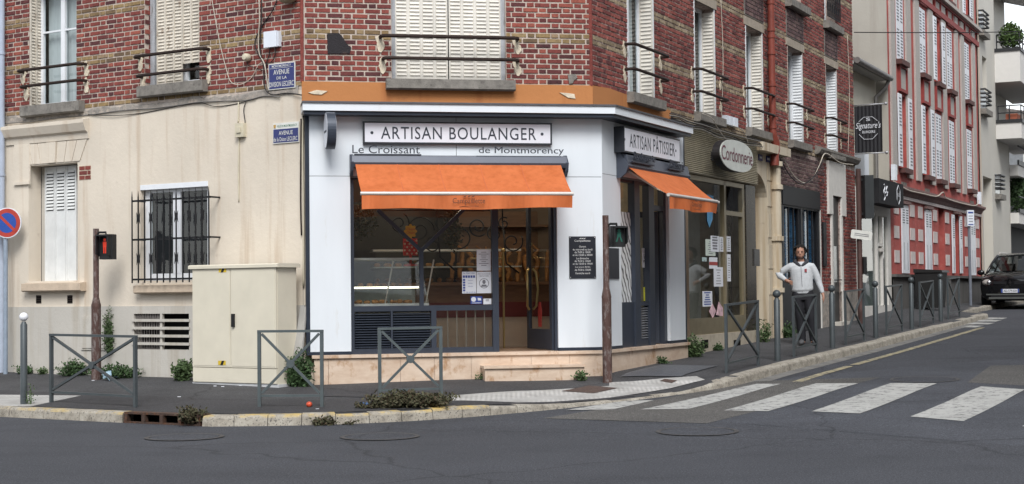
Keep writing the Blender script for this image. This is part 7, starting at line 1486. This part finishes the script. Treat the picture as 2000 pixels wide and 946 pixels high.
mb = leafball((41, .0, za_[2]+.8), .8, 1200, .16, None, '', '', FR, (1.4, .5, .9), 22); add('balcony_plant', mb, M_WEED, None, FR, recalc=False, label='dark plants on the low balcony above the parked cars', cat='plant')
mb = MB(); mb.box(36.2, 37.2, .3, .7, lev[1][0], lev[1][0]+.22); add('flower_box', mb, paint('terracotta', (.3, .09, .05), .8), None, FR, label='terracotta flower box on the lower balcony of the cream apartment building', cat='flower box')
v = FR.W(62, 1, 0); FX = Frame(v.x, v.y, A_R-R(84)); BW = thing('far_white_building', 'distant white building beyond the balconies at the right edge', 'building', FX, (0, 0, 1))
mb = MB(); mb.box(-6, 1.4, -12, 0, .5, 9.2); add('wall', mb, M_BALC, BW, FX); mb = MB(); mb.prism([(-6.3, 9.2), (1.9, 9.2), (1.6, 9.5), (-6.3, 11)], -12.3, .4); add('roof', mb, M_TILEG, BW, FX)
for a in (-4.6, -2.6, -.6):
    for z in (2, 4.5, 7): mb = MB(); mb.box(a, a+.9, 0, .03, z, z+1.5); add('window', mb, MATS['grey_pane'], BW, FX)
# ================================================================ CARS
G_CAR = glass('car_glass', (.25, .28, .28), 1.0)
def car(label, x, y, ang, paintmat, plate):
    fr = Frame(x, y, ang); z = zroad(x, y)+.02; C = thing('parked_car', label, 'car', fr, (0, -2.2, z), 'cars parked beyond the barriers')
    half = [(0.0, [(.5, .32), (.7, .42), (.76, .62), (.7, .82), (.4, .9), (0, .92)]), (-.1, [(.7, .27), (.85, .42), (.89, .68), (.82, .9), (.45, .98), (0, 1.0)]), (-.4, [(.8, .24), (.92, .45), (.94, .74), (.88, .96), (.5, 1.05), (0, 1.07)]), (-1.15, [(.82, .24), (.94, .45), (.95, .8), (.9, 1.06), (.5, 1.15), (0, 1.17)]),
            (-2.6, [(.82, .24), (.94, .45), (.95, .8), (.91, 1.1), (.5, 1.15), (0, 1.15)]), (-4.1, [(.82, .26), (.93, .45), (.94, .8), (.9, 1.12), (.5, 1.16), (0, 1.16)]), (-4.5, [(.7, .35), (.84, .5), (.86, .8), (.8, 1.1), (.45, 1.14), (0, 1.14)])]
    P = []; F = []; m_ = 11
    for d, pr in half: ring = [(a, b) for a, b in pr]+[(-a, b) for a, b in pr[-2::-1]]; P += [(a, d, z+b) for a, b in ring]
    for i in range(len(half)-1):
        for k in range(m_): F.append((i*m_+k, i*m_+(k+1) % m_, (i+1)*m_+(k+1) % m_, (i+1)*m_+k))
    F += [list(range(m_)), [(len(half)-1)*m_+k for k in range(m_)]]
    mb = MB(); mb.add(P, F); body = add('body', mb, paintmat, C, fr, smooth=True)
    top = [(-1.0, .8, 1.13), (-1.82, .62, 1.62), (-3.9, .6, 1.62), (-4.35, .74, 1.15)]
    mb = MB(); n = 8; P = []
    for d, w_, zz in ((-.98, .8, 1.14), (-1.4, .72, 1.4), (-1.84, .62, 1.63)):
        for k in range(n+1): t = -1+2*k/n; P.append((w_*t, d-.14*t*t+.1, z+zz+.02*(1-t*t)))
    mb.add(P, [(j*(n+1)+k, j*(n+1)+k+1, (j+1)*(n+1)+k+1, (j+1)*(n+1)+k) for j in range(2) for k in range(n)]); add('windscreen', mb, G_CAR, C, fr, smooth='all')
    mb = MB(); P = []
    for d, w_, zz in ((-1.72, .63, 1.63), (-2.2, .65, 1.69), (-3.4, .65, 1.69), (-4.0, .62, 1.63)):
        for k in range(n+1): t = -1+2*k/n; P.append((w_*t, d-.1*t*t*(1 if d > -2 else 0), z+zz+.035*(1-t*t)))
    mb.add(P, [(j*(n+1)+k, j*(n+1)+k+1, (j+1)*(n+1)+k+1, (j+1)*(n+1)+k) for j in range(3) for k in range(n)]); roof = add('roof', mb, paintmat, C, fr, smooth='all')
    for s_ in (-1, 1):
        mb = MB(); mb.add([(s_*.88, -1.1, z+1.1), (s_*.65, -1.95, z+1.62), (s_*.65, -3.85, z+1.62), (s_*.86, -4.2, z+1.13)], [(0, 1, 2, 3)]); add('side_window', mb, G_CAR, C, fr)
        mb = MB(); mb.tube([(s_*.84, -1.02, z+1.1), (s_*.75, -1.45, z+1.4), (s_*.64, -1.86, z+1.64), (s_*.65, -3.9, z+1.64), (s_*.84, -4.25, z+1.13)], .04, 6); mb.tube([(s_*.89, -2.6, z+1.1), (s_*.66, -2.65, z+1.64)], .04, 6); add('pillar', mb, paintmat, C, fr, smooth='all')
        mb = MB(); mb.tube([(s_*.6, -2.0, z+1.7), (s_*.61, -2.1, z+1.75), (s_*.61, -3.6, z+1.75), (s_*.6, -3.75, z+1.69)], .018, 6); add('roof_rail', mb, M_GREYAL, C, fr)
        mb = MB(); mb.ball((s_*.66, -.1, z+.8), .17, 14, 8, (1.05, .75, .62)); h_ = add('headlight', mb, paint('headlight_glass', (.5, .47, .44), .12, .3, .3, 14), C, fr, smooth='all'); mb = MB(); mb.ball((s_*.62, .0, z+.8), .07, 10, 8, (1, .6, 1)); add('reflector', mb, paint('chrome', (.75, .75, .78), .1, 1.0), h_, fr, smooth='all')
        mb = MB(); mb.ball((s_*.68, -.05, z+.46), .06, 10, 6, (1, .6, .8)); add('fog_lamp', mb, MATS['headlight_glass'], C, fr, smooth='all')
        mb = MB(); mb.ball((s_*1.06, -1.25, z+1.12), .13, 12, 8, (.9, .5, .65)); mb.bar((s_*.9, -1.25, z+1.06), (s_*1.0, -1.25, z+1.09), .05); add('mirror', mb, paintmat, C, fr, smooth='all')
        for d in (-.85, -3.55):
            mb = MB(); mb.lathe([(.0, -.11), (.28, -.11), (.33, -.08), (.34, 0), (.33, .08), (.28, .11), (0, .11)], (s_*.84, d, z+.32), 20, 'u'); w_ = add('wheel', mb, paint('tyre_rubber', (.012, .012, .012), .8), C, fr, smooth=True); mb = MB(); mb.lathe([(0, 0), (.21, 0), (.2, .01)], (s_*.955, d, z+.32), 16, 'u'); add('rim', mb, M_GREYAL, w_, fr)
    mb = MB(); mb.box(-.62, .62, -.05, .045, z+.3, z+.36); mb.box(-.7, .7, -.08, .03, z+.42, z+.46); add('bumper_trim', mb, paint('bumper_grey', (.08, .085, .08), .5), C, fr)
    mb = MB(); mb.box(-.56, .56, -.02, .036, z+.36, z+.42); add('lower_grille', mb, M_BLACK, C, fr)
    for s_ in (-1, 1): mb = MB(); mb.prism([(s_*.12, z+.74), (s_*.5, z+.76), (s_*.48, z+.84), (s_*.1, z+.83)], -.05, .012); add('grille', mb, M_BLACK, C, fr)
    mb = MB(); mb.prism([(0, z+.89), (-.06, z+.79), (0, z+.69), (.06, z+.79)], .0, .035); add('badge', mb, MATS['chrome'], C, fr)
    if plate:
        mb = MB(); mb.box(-.26, .26, .02, .05, z+.49, z+.6); pl_ = add('number_plate', mb, M_PAPER, C, fr); mb = MB(); put_text(mb, plate, -.19, .2, z+.51, z+.58, .054, .015); add('plate_text', mb, M_BLACK, pl_, fr); mb = MB(); mb.box(-.26, -.21, .05, .053, z+.49, z+.6); mb.box(.22, .26, .05, .053, z+.49, z+.6); add('plate_band', mb, M_BLUEP, pl_, fr)
    mb = MB(); mb.box(-.7, .7, -3.4, -1.6, z+.5, z+1.16); mb.box(-.6, -.15, -2.5, -2.35, z+1.1, z+1.4); mb.box(.15, .6, -2.5, -2.35, z+1.1, z+1.4); add('interior', mb, M_ROOM, C, fr)
    return C
M_CARB = paint('black_car_paint', (.006, .006, .007), .12, .0, .1, spec=.6); M_CARW = paint('white_car_paint', (.6, .61, .63), .2, 0, .03, spec=.6)
p = on_road(1974, 605); car('black compact SUV with plate AD 579 KH parked facing the camera', p.x, p.y, A_R-math.pi/2, M_CARB, 'AD-579-KH')
v = FR.W(31.5, 2.7, 0); car('pale car parked behind the black SUV at the right edge', v.x, v.y, A_R-math.pi/2, M_CARW, None)
# ================================================================ THE MAN ON THE PAVEMENT
PD = 27.9; px_ = (1564-CX)/FPX*PD; pos = Vector((px_, PD, 0)); pos.z = zwalk(pos.x, pos.y)+.012
FM = Frame(pos.x, pos.y, -math.atan2(pos.x, pos.y)*1.0)
def loft(mb, secs, n=14, cap=True):
    """closed tapering limb or trunk: secs = [((x,d,z), rx, ry)], rx across, ry front to back"""
    P = []; F = []; pts = [Vector(q[0]) for q in secs]
    for i, (p, rx, ry) in enumerate(secs):
        t = (pts[min(i+1, len(pts)-1)]-pts[max(i-1, 0)]).normalized(); ref = Vector((1, 0, 0)) if abs(t.x) < .8 else Vector((0, 0, 1))
        a = (ref-t*ref.dot(t)).normalized(); b = t.cross(a)
        for k in range(n): q = 6.28318*k/n; P.append(Vector(p)+a*rx*math.cos(q)+b*ry*math.sin(q))
    for i in range(len(secs)-1):
        for k in range(n): F.append((i*n+k, i*n+(k+1) % n, (i+1)*n+(k+1) % n, (i+1)*n+k))
    F += [list(range(n))[::-1], [(len(secs)-1)*n+k for k in range(n)]]
    mb.add(P, F)
def fused(name, mb, mat, parent, vox, smooth_it=4):
    """one continuous surface: the overlapping limbs are merged by a remesh"""
    me = bpy.data.meshes.new(name); me.from_pydata(mb.v, [], mb.f); bm = bmesh.new(); bm.from_mesh(me); bmesh.ops.recalc_face_normals(bm, faces=bm.faces); bm.to_mesh(me); bm.free()
    me.materials.append(mat); o = bpy.data.objects.new(name, me); COL.objects.link(o)
    r_ = o.modifiers.new('fuse', 'REMESH'); r_.mode = 'VOXEL'; r_.voxel_size = vox; r_.use_smooth_shade = True
    s_ = o.modifiers.new('soften', 'SMOOTH'); s_.factor = .5; s_.iterations = smooth_it
    _place(o, FM.M @ Matrix.Translation((0, 0, pos.z)), parent); return o
M_SKIN = paint('skin', (.4, .215, .15), .55, var=.08, scale=20); M_JACK = paint('light_grey_jacket', (.5, .52, .54), .85, var=.08, scale=14, bump=.4, bscale=35); M_TROU = paint('black_trousers', (.012, .012, .016), .8, var=.2); M_HAIR = paint('dark_hair', (.012, .01, .009), .6, var=.3, scale=40); M_HOOD = paint('dark_grey_hood', (.04, .042, .05), .85); M_SHOE = paint('grey_trainers', (.09, .09, .095), .6, var=.4, scale=30)
mb = MB()
loft(mb, [((.02, 0, .88), .12, .09), ((.02, 0, 1.0), .14, .1), ((.01, 0, 1.15), .135, .095), ((0, 0, 1.32), .16, .1), ((0, 0, 1.42), .15, .085), ((0, -.005, 1.47), .07, .065), ((-.005, 0, 1.55), .055, .06)])
loft(mb, [((-.008, .005, 1.53), .05, .055), ((-.01, .02, 1.555), .052, .062), ((-.012, .022, 1.59), .064, .08), ((-.012, .01, 1.64), .073, .094), ((-.012, 0, 1.69), .077, .099), ((-.012, -.005, 1.74), .068, .088), ((-.012, -.01, 1.775), .04, .05)])
loft(mb, [((-.012, .09, 1.668), .008, .01), ((-.012, .108, 1.638), .013, .016), ((-.012, .1, 1.622), .013, .01)], 8)
for s_ in (-1, 1): loft(mb, [((-.012+s_*.076, -.005, 1.615), .01, .012), ((-.012+s_*.082, -.012, 1.65), .011, .022), ((-.012+s_*.08, -.012, 1.68), .008, .016)], 8)
loft(mb, [((-.14, 0, 1.41), .055, .055), ((-.2, 0, 1.405), .055, .055), ((-.31, -.03, 1.345), .045, .045), ((-.41, -.05, 1.285), .04, .04), ((-.35, .02, 1.225), .04, .04), ((-.275, .1, 1.165), .027, .032), ((-.24, .125, 1.145), .03, .04), ((-.205, .14, 1.13), .02, .042)])
loft(mb, [((.14, 0, 1.41), .055, .055), ((.2, 0, 1.4), .055, .055), ((.26, 0, 1.27), .046, .046), ((.305, 0, 1.14), .04, .04), ((.345, .02, 1.02), .038, .04), ((.375, .05, .915), .028, .03), ((.388, .06, .86), .022, .042), ((.394, .066, .815), .018, .042)])
for i, (dx, ln) in enumerate(((-.033, .065), (-.011, .08), (.011, .075), (.031, .06))):
    loft(mb, [((.393, .068+dx, .825), .009, .009), ((.39, .074+dx, .825-ln*.55), .0085, .0085), ((.378, .07+dx, .825-ln*1.05), .006, .006)], 8)
    loft(mb, [((-.21, .138+dx*.3, 1.135+dx), .009, .009), ((-.175, .14+dx*.3, 1.12+dx), .0085, .0085), ((-.15, .125+dx*.3, 1.105+dx), .006, .006)], 8)
loft(mb, [((.385, .095, .87), .011, .011), ((.372, .118, .83), .01, .01), ((.366, .12, .795), .007, .007)], 8); loft(mb, [((-.24, .12, 1.17), .011, .011), ((-.21, .12, 1.2), .01, .01), ((-.18, .115, 1.205), .007, .007)], 8)
for hx, kx, ax in ((-.07, -.035, .01), (.11, .165, .19)): loft(mb, [((hx, 0, .95), .085, .085), ((hx, 0, .82), .085, .09), ((kx, .03, .5), .055, .06), ((kx*.6+ax*.4, .005, .34), .052, .056), ((ax, 0, .1), .038, .042), ((ax, .02, .03), .04, .06)])
MAN = fused('person', mb, M_SKIN, None, .007, 2); tag(MAN, 'man in light grey zip jacket and black trousers standing behind a barrier', 'person')
mb = MB()
loft(mb, [((.02, 0, .915), .165, .118), ((.02, 0, .935), .178, .128), ((.018, .0, .965), .176, .126), ((.016, .004, .99), .196, .142), ((.012, .006, 1.1), .196, .142), ((.005, .004, 1.25), .2, .138), ((0, 0, 1.36), .205, .13), ((0, -.003, 1.43), .17, .105), ((0, -.008, 1.475), .095, .085), ((0, -.008, 1.5), .078, .075)], 20)
loft(mb, [((-.1, 0, 1.41), .08, .085), ((-.19, 0, 1.405), .078, .08), ((-.26, -.015, 1.37), .068, .07), ((-.34, -.035, 1.325), .062, .064), ((-.415, -.05, 1.28), .06, .058), ((-.385, -.01, 1.245), .058, .058), ((-.335, .04, 1.21), .05, .052), ((-.285, .088, 1.175), .038, .042), ((-.275, .098, 1.167), .034, .038)])
loft(mb, [((.1, 0, 1.41), .08, .085), ((.19, 0, 1.4), .078, .08), ((.235, 0, 1.32), .07, .072), ((.275, 0, 1.23), .064, .066), ((.308, 0, 1.13), .058, .06), ((.34, .02, 1.03), .052, .055), ((.365, .04, .95), .042, .045), ((.372, .046, .925), .036, .039)])
jk = fused('jacket', mb, M_JACK, MAN, .011, 3)
mb = MB()
loft(mb, [((.02, 0, .97), .15, .11), ((.02, 0, .9), .172, .122), ((.02, 0, .8), .165, .12)])
for hx, kx, ax in ((-.07, -.035, .0), (.115, .165, .197)): loft(mb, [((hx*.8+.004, 0, .985), .1, .1), ((hx, 0, .9), .105, .115), ((hx*.8+kx*.2, .008, .76), .1, .108), ((kx, .03, .5), .083, .088), ((kx*.5+ax*.5, .012, .29), .078, .082), ((ax, .0, .12), .07, .08), ((ax, .005, .06), .068, .082)])
fused('trousers', mb, M_TROU, MAN, .012, 3)
for x, tx in ((.0, -.02), (.197, .24)):
    mb = MB(); loft(mb, [((x, -.085, .045), .03, .035), ((x, -.06, .05), .045, .052), ((x+(tx-x)*.4, .03, .055), .048, .055), ((x+(tx-x)*.75, .11, .042), .05, .042), ((tx, .17, .032), .038, .03), ((tx, .19, .028), .02, .02)], 12); fused('shoe', mb, M_SHOE, MAN, .008, 2)
mb = MB()
for s_ in (-1, 1): loft(mb, [((s_*.012, .105, 1.415), .02, .02), ((s_*.05, .085, 1.45), .03, .03), ((s_*.1, .03, 1.485), .036, .04), ((s_*.1, -.05, 1.51), .045, .045), ((s_*.05, -.1, 1.52), .055, .05), ((0, -.115, 1.52), .055, .05)], 10)
fused('hood', mb, M_HOOD, MAN, .01, 3)
rg_ = random.Random(8); mb = MB(); hc = Vector((-.012, -.018, 1.695))
mb.ball((hc.x, hc.y-.012, hc.z+.018), .094, 18, 12, (.95, 1.05, .92))
for _ in range(420):
    v = Vector((rg_.gauss(0, 1), rg_.gauss(-.2, .9), rg_.gauss(.35, .75))).normalized()
    if v.y > .15 and v.z < .5: continue
    if v.z < -.35: continue
    b = hc+Vector((v.x*.088, v.y*.1, v.z*.09+.015)); o_ = Vector((v.x, v.y*.6, 0)); mb.tube([b, b+v*.016+o_*.006, b+v*.02+o_*.012+Vector((rg_.gauss(0, .008), 0, -.035))], [.012, .01, .003], 4)
for _ in range(60):
    s_ = rg_.choice((-1, 1)); b = Vector((-.012+s_*.08, rg_.uniform(-.06, .02), rg_.uniform(1.63, 1.7))); mb.tube([b, b+Vector((s_*.012, 0, -.025)), b+Vector((s_*.012, 0, -.05))], [.01, .009, .003], 4)
def man_part(name, mb, mat, par=None): return add(name, mb, mat, par or MAN, local=True, smooth='all')
man_part('hair', mb, M_HAIR)
mb = MB()
for _ in range(190):
    a = rg_.uniform(-1.25, 1.25); zz = rg_.uniform(1.553, 1.602)
    if abs(a) < .3 and zz > 1.58: continue
    k_ = .052+(zz-1.555)*.25; b = Vector((-.012+(k_+.002)*math.sin(a), .021+(k_+.018)*math.cos(a), zz)); mb.tube([b, b+Vector((.003*math.sin(a), .003*math.cos(a), -.008))], [.0035, .0015], 4)
man_part('beard', mb, paint('stubble', (.05, .03, .024), .8))
for s_ in (-1, 1):
    mb = MB(); mb.ball((-.012+s_*.032, .094, 1.662), .0085, 8, 6, (1.3, .6, .8)); man_part('eye', mb, paint('eye_dark', (.04, .03, .028), .3)); mb = MB(); mb.tube([(-.012+s_*.014, .104, 1.68), (-.012+s_*.048, .09, 1.683)], .0055, 4); man_part('eyebrow', mb, M_HAIR)
mb = MB(); mb.tube([(-.034, .092, 1.59), (-.012, .1, 1.588), (.01, .092, 1.59)], .0045, 4); man_part('mouth', mb, paint('lips', (.22, .085, .075), .6))
mb = MB(); mb.tube([(.014, .128, .95), (.012, .152, 1.1), (.006, .146, 1.25), (0, .132, 1.38), (0, .1, 1.44)], .005, 5); man_part('zip', mb, M_GREYP, jk)
mb = MB()
for k in range(3): mb.box(.06, .1, .115, .141-.004*k, 1.31+.022*k, 1.322+.022*k)
man_part('red_print', mb, paint('red_print', (.5, .05, .07), .6), jk)
# ================================================================ ADDED HOUSES ACROSS THE STREETS (unseen, they darken reflections in the panes)
M_OPP = stained('opposite_render', (.4, .37, .32), (.34, .3, .25), (.3, .27, .22)); 
for lb_, fr, u0, u1, d0, d1, H, fd in (('unseen house added across the side street to darken reflections in the shop panes', FR, -4, 46, 10.5, 19, 10.0, 10.5), ('unseen house added across the main road to darken reflections in the bakery window', FW, -34, 24, 9, 17, 10.5, 9.0)):
    O = thing('added_house', lb_, 'house', fr, ((u0+u1)/2, (d0+d1)/2, 0), 'added houses across the streets'); mb = MB(); mb.box(u0, u1, d0, d1, -.2, H); add('wall', mb, M_OPP, O, fr); mb = MB(); mb.prism_u([(d0-.4, H), (d1+.4, H), ((d0+d1)/2, H+3)], u0-.3, u1+.3); add('roof', mb, M_TILEG, O, fr)
    k = 0; u = u0+1.5
    while u < u1-1.5:
        for z in (1.3, 4.5, 7.4): mb = MB(); mb.box(u, u+1.0, fd-.03, fd, z, z+1.7); add('window', mb, MATS['grey_pane'], O, fr)
        u += 3.2
